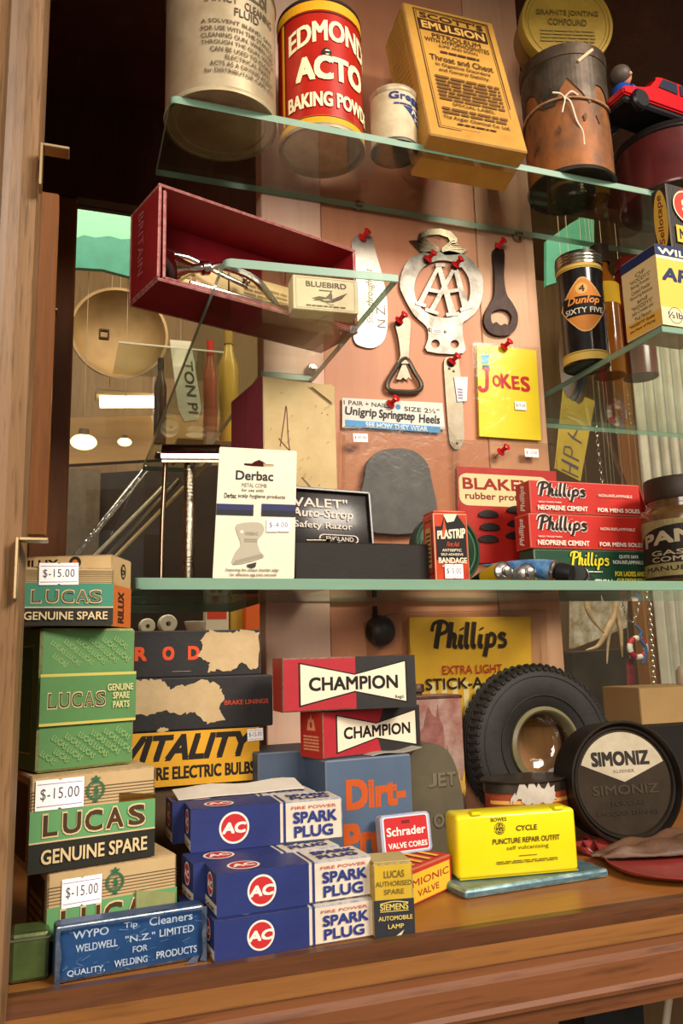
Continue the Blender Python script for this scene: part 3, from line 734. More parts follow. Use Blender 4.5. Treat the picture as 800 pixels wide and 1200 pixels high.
# ------------------------------------------------------------ red box on the small shelf
def red_box():
    a = PZ(184.6, 327.5, ZS)
    # near-bottom edge runs from a to the right, away from us
    b = PZ(420, 391, ZS); th = atan2(b.y-a.y, b.x-a.x); L = (b-a).length
    H = ztop(a, 213)-ZS; fb = PZ(156, 360.6, ZS); D = (fb-a).length
    print('redbox', a, b, math.degrees(th), L, H, D)
    D = min(max(D, .03), .07)
    t = thing('presentation_box', 'long open dark red cardboard box with worn pale edges on the small glass shelf', 'box', (a.x, a.y, ZS), th)
    red = card('#8e1822', '#74111a', .5, .35, 60); edge = mat('#c79a90', .7, 0, '#8a1c24', 220, .45, .3)
    w_ = .0022
    def wall(nm, x0, y0, z0, x1, y1, z1, m=red):
        return obj(nm, box_bm(x0, y0, z0, x1, y1, z1, .0009, worn=1, jit=.0003), [m, edge], t)
    wall('back_panel', 0, D-w_, 0, L, D, H); wall('side_panel', 0, 0, 0, L, D-w_, w_); wall('side_panel', 0, 0, H-w_, L, D-w_, H)
    wall('end_panel', 0, 0, w_, w_, D-w_, H-w_); wall('end_panel', L-w_, 0, w_, L, D-w_, H-w_)
    # inner tray standing a little proud inside
    g = .0042
    wall('inner_tray_end', g, .0012, w_+.001, g+w_, D-w_, H-w_-.001); wall('inner_tray_side', g+w_, .002, w_+.001, L-w_-.001, D-w_-.001, w_*2+.001)
    P = Print(D, H); P.text('#a8606a', 'BRITAIN', .32, .22, .5, .88, rot=-1, bold=0.0); P.build('faded_print', t, m_left(D))
    # papers lining the box
    o = thing('leaflet', 'cream printed leaflet with green drawing lying inside the red box', 'paper', (0, 0, 0)); o.location = t.matrix_basis @ Vector((L*.04, D-w_-.003, w_*2+.0014)); o.rotation_euler = (0, 0, th)
    pap = card('#dcc08c', '#bd9a62', .6, .4, 30)
    bm = bmesh.new(); add_box(bm, 0, 0, 0, L*.42, .0008, H*.58, .0002); add_box(bm, L*.43, -.0004, 0, L*.90, .0006, H*.55, .0002, M=Matrix.Rotation(radians(-1), 4, 'Y'))
    obj('sheet', bm, pap, o)
    P = Print(L, H); P.poly('#6d7a3f', [(.30, .08), (.36, .30), (.42, .20), (.50, .26), (.56, .12), (.5, .05), (.4, .04)]); P.lines('#8b6c42', .04, .35, .26, .52, 4, 3); P.lines('#8b6c42', .5, .35, .8, .5, 3, 6)
    P.stroke('#5d4526', [(.10, .3), (.2, .22), (.3, .3), (.4, .16)], .0007)
    P.build('printed_drawing', o, m_front(-.0004))
    # chrome clippers with a dark knob
    c = thing('hand_clipper', 'chrome hand clipper with purple brown round pad lying in the red box', 'tool', (0, 0, 0))
    c.location = t.matrix_basis @ Vector((0, 0, 0)); c.rotation_euler = (0, 0, th)
    y = D*.42; zb = w_*2+.0012
    bm = bmesh.new(); add_lathe(bm, [(0, -.003), (.012, -.003), (.0145, -.001), (.0145, .001), (.012, .003), (0, .003)], 40, M=Matrix.Translation((.0165, y+.008, zb+.0148)) @ Matrix.Rotation(radians(65), 4, 'Y') @ Matrix.Rotation(radians(50), 4, 'X') )
    obj('pad', bm, mat('#4c2b2c', .6), c, True, 40)
    bm = bmesh.new(); add_lathe(bm, [(0, 0), (.0135, 0), (.012, .003), (.006, .014), (.0035, .020), (.0032, .026), (.005, .027), (.005, .032), (.003, .033), (0, .033)], 32, M=Matrix.Translation((.014, y-.004, zb+.012)) @ Matrix.Rotation(radians(72), 4, 'Y'))
    obj('funnel', bm, chrome, c, True, 40)
    bm = bmesh.new(); add_tube(bm, smooth_path([(.042, y-.004, zb+.019), (.052, y-.003, zb+.026), (.066, y, zb+.029), (.085, y, zb+.026), (.10, y, zb+.014), (.108, y, zb+.007)]), .0024, 10, rs=[.0016+.0016*sin(pi*i/30) for i in range(31)])
    obj('handle', bm, chrome, c, True)
    bm = bmesh.new(); add_tube(bm, smooth_path([(.026, y+.014, zb+.035), (.04, y+.014, zb+.036), (.06, y+.012, zb+.030), (.085, y+.010, zb+.024)]), .0021, 10, flat=.45)
    add_lathe(bm, [(0, 0), (.003, 0), (.0034, .006), (.0022, .009), (0, .01)], 16, M=Matrix.Translation((.083, y+.009, zb+.025)))
    add_tube(bm, smooth_path([(.028, y-.01, zb+.004), (.06, y-.011, zb+.0035), (.095, y-.01, zb+.004), (.108, y-.008, zb+.006)]), .0018, 10)
    obj('lever', bm, chrome, c, True)
red_box()
def bluebird():
    p = PZ(343, 361.5, ZS)
    c = Carton('matchbox', 'small cream matchbox printed with a bird on the small glass shelf by the red box', 'matchbox', (343, 361.5), 420, 321, .016, card('#ddcdae', '#c3ae8a', amt=.35), z=ZS, by=368, worn=mat('#b59a74', .7), bev=.0006)
    P = c.front(); k = '#4b4640'; P.frame('#9c8f78', .05, .06, .95, .94, .0003)
    P.text(k, 'BLUEBIRD', .2, .68, .82, .84, bold=.03)
    P.lines(k, .4, .58, .6, .63, 1, 2, words=2)
    P.poly(k, [(.28, .34), (.40, .42), (.50, .40), (.56, .52), (.585, .60), (.60, .46), (.60, .36), (.70, .46), (.84, .58), (.74, .38), (.60, .26), (.46, .26), (.40, .30), (.30, .28), (.36, .34)])
    P.poly('#b9a98c', [(.44, .33), (.54, .36), (.58, .32), (.48, .29)])
    P.stroke(k, [(.5, .26), (.56, .2), (.62, .2)], .0004); P.lines(k, .2, .12, .8, .17, 1, 4)
    c.put(P)
bluebird()

# ------------------------------------------------------------ things pinned to the planks
YB = YW+0.004     # face of the wide pink plank
pin_red = mat('#c0141c', .25, coat=.5)
def push_pin(px, py, off, label, d=(.0, -1, .25)):
    p = PY(px, py, YB-off); 
    t = thing('push_pin', label, 'push pin', p, 0, 'red push pins in the planks')
    t.rotation_euler = Vector(d).normalized().to_track_quat('Z', 'Y').to_euler()
    obj('head', lathe_bm([(0, -.0002), (.0042, -.0002), (.0046, .0006), (.0044, .0014), (.0024, .002), (.0020, .004), (.0024, .007), (.0036, .008), (.0038, .0092), (.003, .0098), (0, .010)], 24), pin_red, t, True, 40)
    obj('point', lathe_bm([(0, -off-.001), (.0005, -off), (.0005, 0), (0, 0)], 8), nickel, t, True)
def on_plank(name, label, cat, px, py, off=.0006, y=None):
    return thing(name, label, cat, PY(px, py, (y or YB)-off))
def outl(pts, c, off=.0006, y=None):
    o = PY(c[0], c[1], (y or YB)-off); r = []
    for q in pts:
        v = PY(q[0], q[1], (y or YB)-off)-o; r.append((v.x, v.z))
    return r
def flip(M_): return M_
# shoe horn
c = (430, 345)
t = on_plank('shoehorn', 'long cream enamelled shoe horn with faint lettering pinned to the planks', 'shoehorn', *c)
o = outl([(411, 288), (414, 279), (423, 275), (434, 280), (438, 292), (446, 320), (452, 350), (453, 380), (449, 399), (438, 408), (424, 407), (414, 399), (412, 370), (413, 330)], c)
o = [(v.x, v.y) for v in smooth_path([(a, b, 0) for a, b in o], 4, True)]
obj('blade', prism_bm(o, -.0018, 0, bev=0), mat('#b5ad9f', .38, .4, '#91867a', 40, .45), t)
P = Print(.02, .06); P.text('#776a5c', 'Stop throughout', .5, .1, .95, 1, rot=1, shear=.2, bold=0); P.text('#776a5c', 'N Z.', 1.0, .05, 1.45, .42, rot=1, bold=0)
P.build('faded_lettering', t, lambda u, v, o_: Vector((u-.012, -.0018-o_, v-.035)))
# AA style winged badge
c = (515, 345)
t = on_plank('car_badge', 'chrome car club badge with double A inside a ring and wings, pinned to the planks', 'badge', *c)
BK = mat('#7d776e', .42, .9, '#48433c', 60, .45)
ring = outl([(469, 322), (477, 306), (492, 298), (515, 295), (537, 298), (552, 308), (563, 325), (564, 345), (558, 364), (547, 375), (540, 381), (541, 398), (541, 415), (499, 413), (500, 398), (498, 384), (484, 371), (473, 352), (467, 337)], c)
ring = [(v.x, v.y) for v in smooth_path([(a, b, 0) for a, b in ring], 3, True)]
inner = outl([(484, 345), (485, 330), (493, 316), (507, 308), (522, 307), (537, 313), (547, 327), (549, 345), (544, 361), (533, 371), (518, 374), (502, 370), (490, 360)], c)
inner = [(v.x, v.y) for v in smooth_path([(a, b, 0) for a, b in inner], 3, True)]
h1 = [(v[0], v[1]) for v in outl([(508.5+5*cos(a), 404+5*sin(a)) for a in [2*pi*i/14 for i in range(14)]], c)]
h2 = [(v[0], v[1]) for v in outl([(531+5*cos(a), 404.5+5*sin(a)) for a in [2*pi*i/14 for i in range(14)]], c)]
bm = prism_bm(ring, -.003, -.0005, holes=[inner, h1, h2]); obj('ring_plate', bm, BK, t)
def bars(lst, y0=-.0034, y1=-.0008):
    bm = bmesh.new()
    for k, q in enumerate(lst): add_prism(bm, outl(q, c), y0-k*.00005, y1-k*.00002)
    return bm
# the two letters, as joined strokes
def cr(x, y): return (380+x/2.857, 230+y/2.857)
def bar(x0, y0, x1, y1, w0, w1):
    a, b = Vector(cr(x0, y0)), Vector(cr(x1, y1)); d = (b-a).normalized(); q = Vector((-d.y, d.x))
    return [tuple(v) for v in (a+q*w0/2, b+q*w1/2, b-q*w1/2, a-q*w0/2)]
LT = [bar(381, 232, 314, 366, 4, 6), bar(376, 234, 424, 398, 5, 8), bar(436, 234, 352, 390, 4, 6), bar(430, 234, 468, 380, 5, 8), bar(336, 316, 392, 328, 4, 4), bar(388, 328, 446, 318, 4, 4),
      bar(300, 362, 334, 372, 4, 4), bar(332, 384, 376, 398, 4, 4), bar(402, 402, 446, 398, 4, 4), bar(448, 386, 486, 374, 4, 4), bar(366, 236, 398, 236, 4, 4), bar(420, 236, 452, 238, 4, 4)]
obj('letters', bars(LT), BK, t)
wing = [cr(*q) for q in ((281, 153), (300, 152), (330, 165), (362, 172), (378, 190), (352, 198), (318, 190), (300, 172))]
wing2 = [cr(*q) for q in ((476, 182), (456, 180), (430, 172), (400, 172), (380, 190), (400, 202), (440, 200), (462, 194))]
crest = [cr(*q) for q in ((308, 150), (314, 128), (345, 115), (385, 112), (420, 122), (440, 145), (440, 165), (420, 160), (410, 142), (380, 132), (345, 134), (328, 146), (322, 160))]
wb = bmesh.new(); add_prism(wb, outl(wing, c), -.003, -.0008); add_prism(wb, outl(wing2, c), -.003, -.0008); add_prism(wb, outl(crest, c), -.0026, -.0006)
for k in range(5):
    add_tube(wb, [Vector((v[0], -.003, v[1])) for v in outl([(512, 297-k*1.0), (496, 292-k*2.6), (483+k*2.5, 285-k*1.2)], c)], .0006, 6)
    add_tube(wb, [Vector((v[0], -.003, v[1])) for v in outl([(516, 297-k*1.0), (528, 294-k*2.6), (541-k*2.5, 294-k*2.6)], c)], .0006, 6)
obj('winged_crest', wb, mat('#8a806c', .35, 1.0, '#5f5646', 80, .5), t, True)
P = Print(.022, .0035, base=.0008); P.text('#4a4438', 'NEW ZEALAND', .0, .1, 1, .9, arc=.35, bold=.02)
o1 = outl([(493, 281)], c)[0]; P.build('crest_lettering', t, lambda u, v, o_: Vector((o1[0]+u*.88, -.0028-o_, o1[1]+v)))
P = Print(.02, .009, base=.0003); P.rect('#d9d4cb', .2, .2, .78, .85); P.lines('#9a93a0', .3, .35, .7, .7, 2, 3, words=3); P.text('#50483e', 'NZ', 0, .4, .14, .8); P.text('#50483e', 'PP', .86, .3, 1, .7)
o1 = outl([(500, 394)], c)[0]; P.build('paper_label', t, lambda u, v, o_: Vector((o1[0]+u*.95, -.003-o_, o1[1]+v)))
# bottle opener, triangular loop
c = (471, 422)
t = on_plank('bottle_opener', 'steel bottle opener with triangular loop end, hung from a red pin', 'bottle opener', *c, off=.0)
bm = bmesh.new()
lp = smooth_path([(v[0], -.0045, v[1]) for v in outl([(468, 424), (460, 436), (452, 450), (454, 459), (470, 461), (487, 460), (491, 452), (483, 438), (475, 424)], c)], 4, True)
add_tube(bm, lp, .0023, 8, closed=True)
sh = outl([(460, 382), (464, 376), (474, 375), (478, 381), (477, 400), (476, 422), (479, 428), (463, 428), (466, 420), (464, 400)], c)
add_prism(bm, [(v.x, v.y) for v in smooth_path([(a, b, 0) for a, b in sh], 3, True)], -.006, -.003)
tip = outl([(462, 446), (471, 424), (480, 447), (476, 444), (473, 447), (470, 444), (467, 447)], c)
add_prism(bm, tip, -.0045, -.0035)
obj('opener', bm, mat('#6c6457', .42, 1.0, '#5b5347', 90, .45), t, True, 40)
# cast dark opener
c = (585, 345)
t = on_plank('bottle_opener', 'dark cast iron bottle opener with round loop, hung from a red pin', 'bottle opener', *c)
so = [(576, 295), (588, 295), (588, 325), (591, 346), (598, 357), (604, 370), (603, 384), (596, 393), (583, 395), (571, 391), (565, 381), (566, 369), (573, 356), (577, 345), (577, 320)]
so = [(v.x, v.y) for v in smooth_path([(a, b, 0) for a, b in outl(so, c)], 4, True)]
hi = [(573, 376), (574, 368), (583, 364), (592, 366), (597, 373), (594, 383), (589, 381), (584, 383), (579, 379), (575, 381)]
hi = [(v.x, v.y) for v in smooth_path([(a, b, 0) for a, b in outl(hi, c)], 3, True)]
obj('opener', prism_bm(so, -.004, 0, holes=[hi]), mat('#3a2a24', .5, .5, '#261a16', 90, .45, .3, .3, 200), t)
# heel packet header card and its bag with a rubber heel
c = (457, 486)
t = on_plank('heel_packet', 'clear packet of black rubber heels with white header card lettered in blue and black', 'packet', *c, off=.001)
hd = outl([(400, 467), (517, 473), (520, 504), (400, 502)], c)
obj('header_card', prism_bm(hd, -.0022, -.0014), card('#d9d2c6', '#c5bba9', amt=.3), t)
x0, z0 = hd[3]; W = hd[2][0]-hd[3][0]; H = hd[0][1]-hd[3][1]
P = Print(W, H); k = '#2a2a30'
P.text(k, '1 PAIR + NAILS', .02, .78, .46, .93, bold=.012); P.circ('#4d86b5', .54, .84, .09); P.text(k, 'SIZE 2½"', .60, .72, .95, .88, bold=.012)
P.text(k, 'Unigrip', .03, .36, .33, .72, bold=.02, shear=.1); P.text(k, 'Springstep', .35, .33, .70, .71, bold=.02, shear=.1); P.text(k, 'Heels', .74, .36, .95, .66, bold=.02, shear=.1)
P.rect('#4f93c8', .03, .05, .95, .27); P.text('#e6ecef', 'SEE HOW THEY WEAR', .22, .08, .82, .24, bold=.015)
P.build('printed_face', t, lambda u, v, o_: Vector((x0+u, -.0022-o_, z0+v-.0005*0)))
heel = outl([(424, 560), (428, 543), (441, 531), (460, 528), (478, 530), (493, 541), (500, 560), (503, 620), (420, 620)], c)
heel = [(v.x, v.y) for v in smooth_path([(a, b, 0) for a, b in heel], 4, True)]
obj('rubber_heel', prism_bm(heel, -.008, -.002), mat('#5a5958', .5, 0, '#464648', 60, .45), t, True, 40)
bag = outl([(400, 502), (520, 504), (531, 520), (534, 640), (398, 640)], c)
plastic = sheet_glass('#f6f3ee', .6, .2, 1.4, .1, .0)
obj('clear_bag', prism_bm(bag, -.0105, -.0012), plastic, t)
P = price_sticker(t, lambda u, v, o_: Vector((u, -.0107-o_, v)), outl([(417, 517)], c)[0][0], outl([(417, 517)], c)[0][1], .0135, .0075, '$-45.00', 0.03)
# clip opener
c = (532, 475)
t = on_plank('can_opener', 'flat plated can piercer with white paper tag, hung from a red pin', 'can opener', *c)
sp = outl([(519, 424), (526, 419), (535, 421), (537, 430), (540, 460), (542, 492), (542, 516), (536, 527), (529, 525), (525, 515), (522, 480), (520, 450)], c)
obj('opener', prism_bm([(v.x, v.y) for v in smooth_path([(a, b, 0) for a, b in sp], 3, True)], -.0022, -.0002), mat('#776f60', .44, 1.0, '#6a604f', 70, .45), t)
for q in ((525, 433), (530, 436), (534, 520)): 
    v = outl([q], c)[0]; bm = bmesh.new(); add_lathe(bm, [(0, 0), (.0013, 0), (.001, .0006), (0, .0008)], 14, M=Matrix.Translation((v[0], -.0022, v[1])) @ Matrix.Rotation(pi/2, 4, 'X'))
    obj('rivet', bm, mat('#4e463a', .5, .8), t)
tg = outl([(530, 443), (546, 443), (545, 471), (534, 472)], c)
ptag = obj('paper_tag', prism_bm(tg, -.0032, -.0026), card('#ddd8d4', '#cfc8c2', amt=.3), t)
P = Print(.0085, .015); P.lines('#8d86a0', .2, .15, .8, .9, 4, 2, words=2)
x1, z1 = outl([(533, 471)], c)[0]; P.build('tag_print', ptag, lambda u, v, o_: Vector((x1+u, -.0032-o_, z1+v)))
# JOKES book
c = (594, 457)
t = on_plank('joke_packet', 'yellow packet with red lettering and blue jester hat pinned to the planks', 'packet', *c, off=.0015, y=YB)
jb = outl([(557, 405), (626, 412), (632, 517), (560, 512)], c)
obj('card', prism_bm(jb, -.003, -.0006), card('#e6cf1e', '#d8bd1a', .4, .35, 30), t)
x0, z0 = outl([(560, 513)], c)[0]; W = outl([(629, 513)], c)[0][0]-x0; H = outl([(560, 406)], c)[0][1]-z0
P = Print(W, H)
r_ = '#b5282a'
# J with ball terminals
P.stroke(r_, [(.21, .74), (.20, .60), (.17, .52), (.09, .505), (.06, .55)], .0042, 5); P.rect(r_, .13, .725, .27, .755)
for ch, a, b, y, h in (('O', .29, .43, .555, .13), ('K', .43, .61, .545, .165), ('E', .62, .75, .545, .15), ('S', .77, .93, .53, .17)): P.text(r_, ch, a, y, b, y+h, bold=.035, rise=.03)
P.poly('#5fa3c4', [(.10, .89), (.14, .86), (.13, .80), (.25, .80), (.25, .86), (.31, .90), (.24, .90), (.22, .95), (.20, .885), (.16, .92), (.15, .89)]); P.poly('#4d8db5', [(.13, .785), (.26, .785), (.24, .745), (.2, .765), (.15, .745)])
P.build('printed_face', t, lambda u, v, o_: Vector((x0+u+v*-.025, -.003-o_, z0+v)))
sl = outl([(553, 402), (629, 409), (634, 520), (558, 516)], c)
obj('clear_sleeve', prism_bm(sl, -.0036, -.0002), sheet_glass('#fbfaf4', .6, .1, 1.35, .12), t)
q = outl([(607, 477)], c)[0]; price_sticker(t, lambda u, v, o_: Vector((u, -.0034-o_, v)), q[0], q[1], .0125, .0085, '$-9.00', .02)
# card of heel protectors in a bag, pinned lower right
c = (590, 590)
t = on_plank('heel_plate_card', 'red card of black rubber heel protectors in a clear bag, pinned behind the cement boxes', 'packet', *c, off=.001)
cd = outl([(534, 547), (650, 553), (652, 660), (536, 660)], c)
obj('card', prism_bm(cd, -.002, -.001), card('#b5261f', '#9c1e1a', .45, .35), t)
x0, z0 = outl([(536, 660)], c)[0]; W = outl([(650, 660)], c)[0][0]-x0; H = outl([(536, 548)], c)[0][1]-z0
P = Print(W, H); P.poly('#e0cf9f', rrect(.04, .60, .98, .94, .09)); P.text('#96231d', "BLAKEY'S", .08, .77, .93, .90, bold=.035); P.text('#7c2a22', 'rubber protectors', .10, .645, .93, .74, bold=.02)
P.build('printed_face', t, lambda u, v, o_: Vector((x0+u, -.002-o_, z0+v)))
for q in ((570, 605), (572, 620), (570, 634), (603, 600), (604, 616), (602, 630)):
    v = outl([q], c)[0]; kp = [(v[0]+.0105*cos(a)*(1 if sin(a) > 0 else .96), v[1]+.0052*sin(a)*(1 if sin(a) > 0 else .35)) for a in [2*pi*i/18 for i in range(18)]]
    obj('rubber_plate', prism_bm(kp, -.0045, -.002), mat('#232122', .5), t)
bg = outl([(528, 517), (648, 522), (655, 665), (532, 665)], c)
obj('clear_bag', prism_bm(bg, -.006, -.0004), plastic, t)
q = outl([(618, 533)], c)[0]; price_sticker(t, lambda u, v, o_: Vector((u, -.0062-o_, v)), q[0], q[1], .015, .008, '$-15.00', .0)
# pins
for px, py, off, lab in ((424, 279, .0028, 'red push pin at the top of the cream shoe horn'), (501, 304, .0045, 'red push pin at the left of the car badge ring'), (533, 311, .0045, 'red push pin at the right of the car badge ring'),
        (583, 289, .005, 'red push pin holding the dark cast iron bottle opener'), (467, 376, .0068, 'red push pin holding the triangular steel bottle opener'), (590, 407, .006, 'red push pin above the yellow packet'),
        (529, 424, .0035, 'red push pin holding the flat can piercer'), (457, 474, .004, 'red push pin through the white heel packet header'), (586, 530, .008, 'red push pin in the bag over the red heel card')):
    push_pin(px, py, off, lab, (.45, -1, .55))
# dark round rubber ball in a bag below the shelf
c = (440, 740)
t = on_plank('rubber_bulb', 'black round rubber bulb hanging on the planks below the long shelf', 'rubber bulb', *c)
r = rad(18, PY(440, 740, YB))
bm = bmesh.new(); bmesh.ops.create_uvsphere(bm, u_segments=32, v_segments=20, radius=r, matrix=Matrix.Translation((0, -r*.8, 0)) @ Matrix.Scale(.8, 4, (0, 1, 0)))
obj('bulb', bm, mat('#241c18', .45, 0, '#181310', 80, .5, .3, .2, 200), t, True, 60)
obj('stem', lathe_bm([(.003, r*.9), (.0022, r*1.15), (.002, r*1.6), (0, r*1.62)], 16, M=Matrix.Translation((-.003, -r*.6, 0))), mat('#2a211d', .45), t, True)
bgp = outl([(452, 720), (458, 722), (470, 766), (430, 770), (425, 730)], c)
obj('clear_bag', prism_bm(bgp, -r*1.8, -.0004), plastic, t)
# ------------------------------------------------------------ shelf at the right: gold tins
def tube_tin():
    p = PZ(687.5, 436, ZR); r = rad(26.5, p); h = ztop((p.x, p.y-r*.8), 300)-ZR
    p = PZ(687.5, 432, ZR)
    t = thing('repair_kit_tin', 'black cylindrical repair kit tin with orange diamond emblem and silver lid', 'tin', p)
    lh = .011
    obj('body', lathe_bm([(0, .001), (r*.93, .001), (r*.96, 0), (r*1.0, .0008), (r*.98, .003), (r*.98, h-lh)], 48, caps=False), mat('#191716', .22, .2, '#2b2725', 90, .3, coat=.6), t, True, 50)
    z = h-lh
    obj('lid', lathe_bm([(r*.98, z-.003), (r*1.03, z-.0025), (r*1.03, z), (r*.99, z+.0008), (r*1.03, z+.0018), (r*1.03, z+.0032), (r*.99, z+.004), (r*1.03, z+.005), (r*1.03, z+.0066), (r*.99, z+.0074), (r*1.02, z+.0084), (r*1.0, h), (0, h)], 48, caps=False), mat('#b9b2a0', .25, 1.0, '#8d8371', 80, .4), t, True, 35)
    P = Print(2*pi*r, h, .0003); y_ = '#c7a64e'; o_ = '#cf8438'
    P.rect(y_, 0, .02, 1, .10); P.rect('#191716', 0, .085, 1, .09); P.rect(y_, 0, .835, 1, .905); P.rect('#191716', 0, .845, 1, .85)
    cx = .475; w_ = .155; 
    dm = [(cx-.045, .70), (cx, .735), (cx+.045, .70), (cx+w_, .52), (cx+w_, .47), (cx+.05, .30), (cx, .27), (cx-.05, .30), (cx-w_, .47), (cx-w_, .52)]
    dm = [(v.x, v.y) for v in smooth_path([(a, b, 0) for a, b in dm], 3, True)]
    P.poly('#d9b070', [(cx+(a-cx)*1.06, .5+(b-.5)*1.05) for a, b in dm]); P.poly(o_, dm)
    P.circ('#d9ab60', cx-.01, .645, .05); P.text('#2a1c10', '4', cx-.028, .615, cx+.01, .675, bold=.02)
    P.poly('#1a1512', [(cx-w_*.97, .575), (cx+w_*.97, .575), (cx+w_*1.0, .47), (cx+w_*.78, .405), (cx-w_*.78, .405), (cx-w_*1.0, .47)])
    P.text('#e08a3c', 'Dunlop', cx-w_*.72, .49, cx+w_*.70, .575, bold=.02, shear=.3); P.text('#d9d0bc', 'SIXTY FIVE', cx-w_*.85, .425, cx+w_*.85, .475, bold=.015)
    P.build('printed_label', t, m_cyl(r*.98, 0, -pi*1.14), cut=.003)
tube_tin()
def amber_bottle():
    p = PY(716, 455, .64); p.z = ZR; r = .0155; h = ztop(p, 290)-ZR
    t = thing('amber_bottle', 'amber glass bottle with dark cap behind the black repair kit tin', 'bottle', (p.x, p.y, ZR))
    am = mat('#8a4f12', .08, 0, coat=.5)
    obj('body', lathe_bm([(0, 0), (r, 0), (r*1.02, .002), (r*1.02, h*.62), (r*.9, h*.70), (r*.5, h*.8), (r*.48, h*.86)], 40, caps=False), am, t, True, 60)
    obj('cap', lathe_bm([(r*.6, h*.86), (r*.6, h), (0, h+.001)], 32, caps=False), mat('#3a2c1e', .4), t, True, 40)
    P = Print(2*pi*r, h, .0003); P.rect('#d3a51e', .3, .52, .75, .68); P.build('printed_label', t, m_cyl(r*1.02, 0, -pi), cut=.003)
    p = PY(744, 430, .635)
    t = thing('red_bottle', 'dark red bottle half hidden behind the gold tin on the right shelf', 'bottle', (p.x+.006, p.y, ZR)); r = .017; h = ztop(p, 305)-ZR
    obj('body', lathe_bm([(0, 0), (r, 0), (r, h*.86), (r*.9, h*.9)], 40, caps=False), mat('#5b1a18', .25, coat=.4), t, True, 60)
    obj('cap', lathe_bm([(r*.94, h*.9), (r*.94, h*.98), (r*.85, h), (0, h)], 32, caps=False), mat('#6b201c', .3), t, True, 40)
amber_bottle()
def disc_row():
    for px0, col, lab, yy in ((652, '#cdb27f', 'thin pale disc on edge, outermost at the left behind the repair kit tin', .705), (657, '#1d4c8f', 'thin blue disc standing on edge behind the black repair kit tin', .712), (663, '#c4931e', 'thin yellow disc standing on edge behind the black repair kit tin', .719)):
        p = PY(px0+16, 450, yy); R = .050
        t = thing('leaning_disc', lab, 'disc', (p.x, p.y, ZR+R), 0)
        t.rotation_euler = Vector((cos(radians(24)), -sin(radians(24)), .0)).to_track_quat('Z', 'Y').to_euler()
        obj('disc', lathe_bm([(0, 0), (R-.0004, 0), (R, .0004), (R, .0012), (R-.0004, .0016), (0, .0016)], 56), mat(col, .35), t, True, 40)
disc_row()
def golden_tin():
    c = Carton('baking_tin', 'cream and yellow powder tin with dark blue top band on the right shelf corner', 'tin', (776, 380), 830, 285, .043, mat('#c7ae78', .35, .1, '#a88b52', 40, .35), z=ZR+.0002, th=2, w=.06, bev=.0012, mesh='body', seg=2)
    P = c.front(); b = '#1f2a52'
    P.rect('#d8b24c', 0, .0, 1, .83); P.rect(b, 0, .86, 1, 1.0); P.text('#e6dcc0', "WILSON'S", .05, .88, 1.3, .965, bold=.045); P.rect('#e2d3ac', 0, .82, 1, .86)
    P.text(b, 'ARO', .07, .55, .9, .72, bold=.05, shear=.15); P.rect('#ddc99a', 0, 0, .6, .22); P.circ('#ddc99a', .25, .13, .10); P.ring(b, .25, .13, .10, .008); P.text(b, '½lb', .11, .09, .38, .17, bold=.02)
    for v in range(len(P.v)): pass
    P.v = [(min(x, c.w), y, l) for x, y, l in P.v]
    c.put(P)
    Q = c.left(); Q.rect('#cdb685', 0, 0, 1, .86); Q.rect(b, 0, .865, 1, .985); Q.rect('#d3a347', 0, .02, 1, .20)
    y = .78; k = '#4a3f2c'
    for a, s in ((.4, 'OF'), (.22, '"WOODY\'S"'), (.25, 'Baking Powder'), (.25, 'Custard Powder'), (.2, 'Flavouring Essences'), (.4, 'and'), (.22, '"WOODY\'S"'), (.22, 'Jelly Crystals and'), (.3, 'Fruit Flavours')):
        Q.text(k, s, a, y-.05, 1-a*.8, y, bold=.0); y -= .066
    Q.text(k, '"WOODY\'S" Quality', .12, .13, .85, .175); Q.text(k, 'the Mark of Purity', .12, .07, .85, .11)
    c.put(Q, 'left', 'printed_side')
    obj('lid', box_bm(.002, .002, c.h-.0002, c.w-.002, c.d-.002, c.h+.001, .0005), mat('#b39a66', .35, .4), c.o)
    p = c.o.location; z = c.zt+.0012
    a = PY(786, 282, p.y+.004)
    t = Carton('tape_tin', 'black striped tape carton with yellow and red ovals on top of the golden tin', 'carton', (786.5, 281), 830, 214, .018, card('#23201d', '#332e29', .45, .3), Y=p.y+.004, z=z, th=4, w=.055, worn=mat('#6b6052', .6))
    P = t.front()
    for i in range(22): P.rect('#5a5650', .02+i*.045, .02, .026+i*.045, .98)
    P.circ('#b8392c', .36, .68, .22, ry=.26); P.ring('#d8c8a0', .36, .68, .24, .02); P.text('#e6d6b0', 'S', .27, .6, .36, .78, bold=.04); P.rect('#c9a83a', .10, .10, .9, .36); P.text('#23201d', 'MENDER', .16, .15, .84, .31, bold=.03)
    t.put(P)
    Q = t.left(); Q.poly('#c79f3e', circle(.5, .5, .44, .46)); Q.text('#7b3220', 'Sellotape', .28, .12, .72, .88, rot=1, bold=.02, shear=.2)
    t.put(Q, 'left', 'printed_end')
golden_tin()

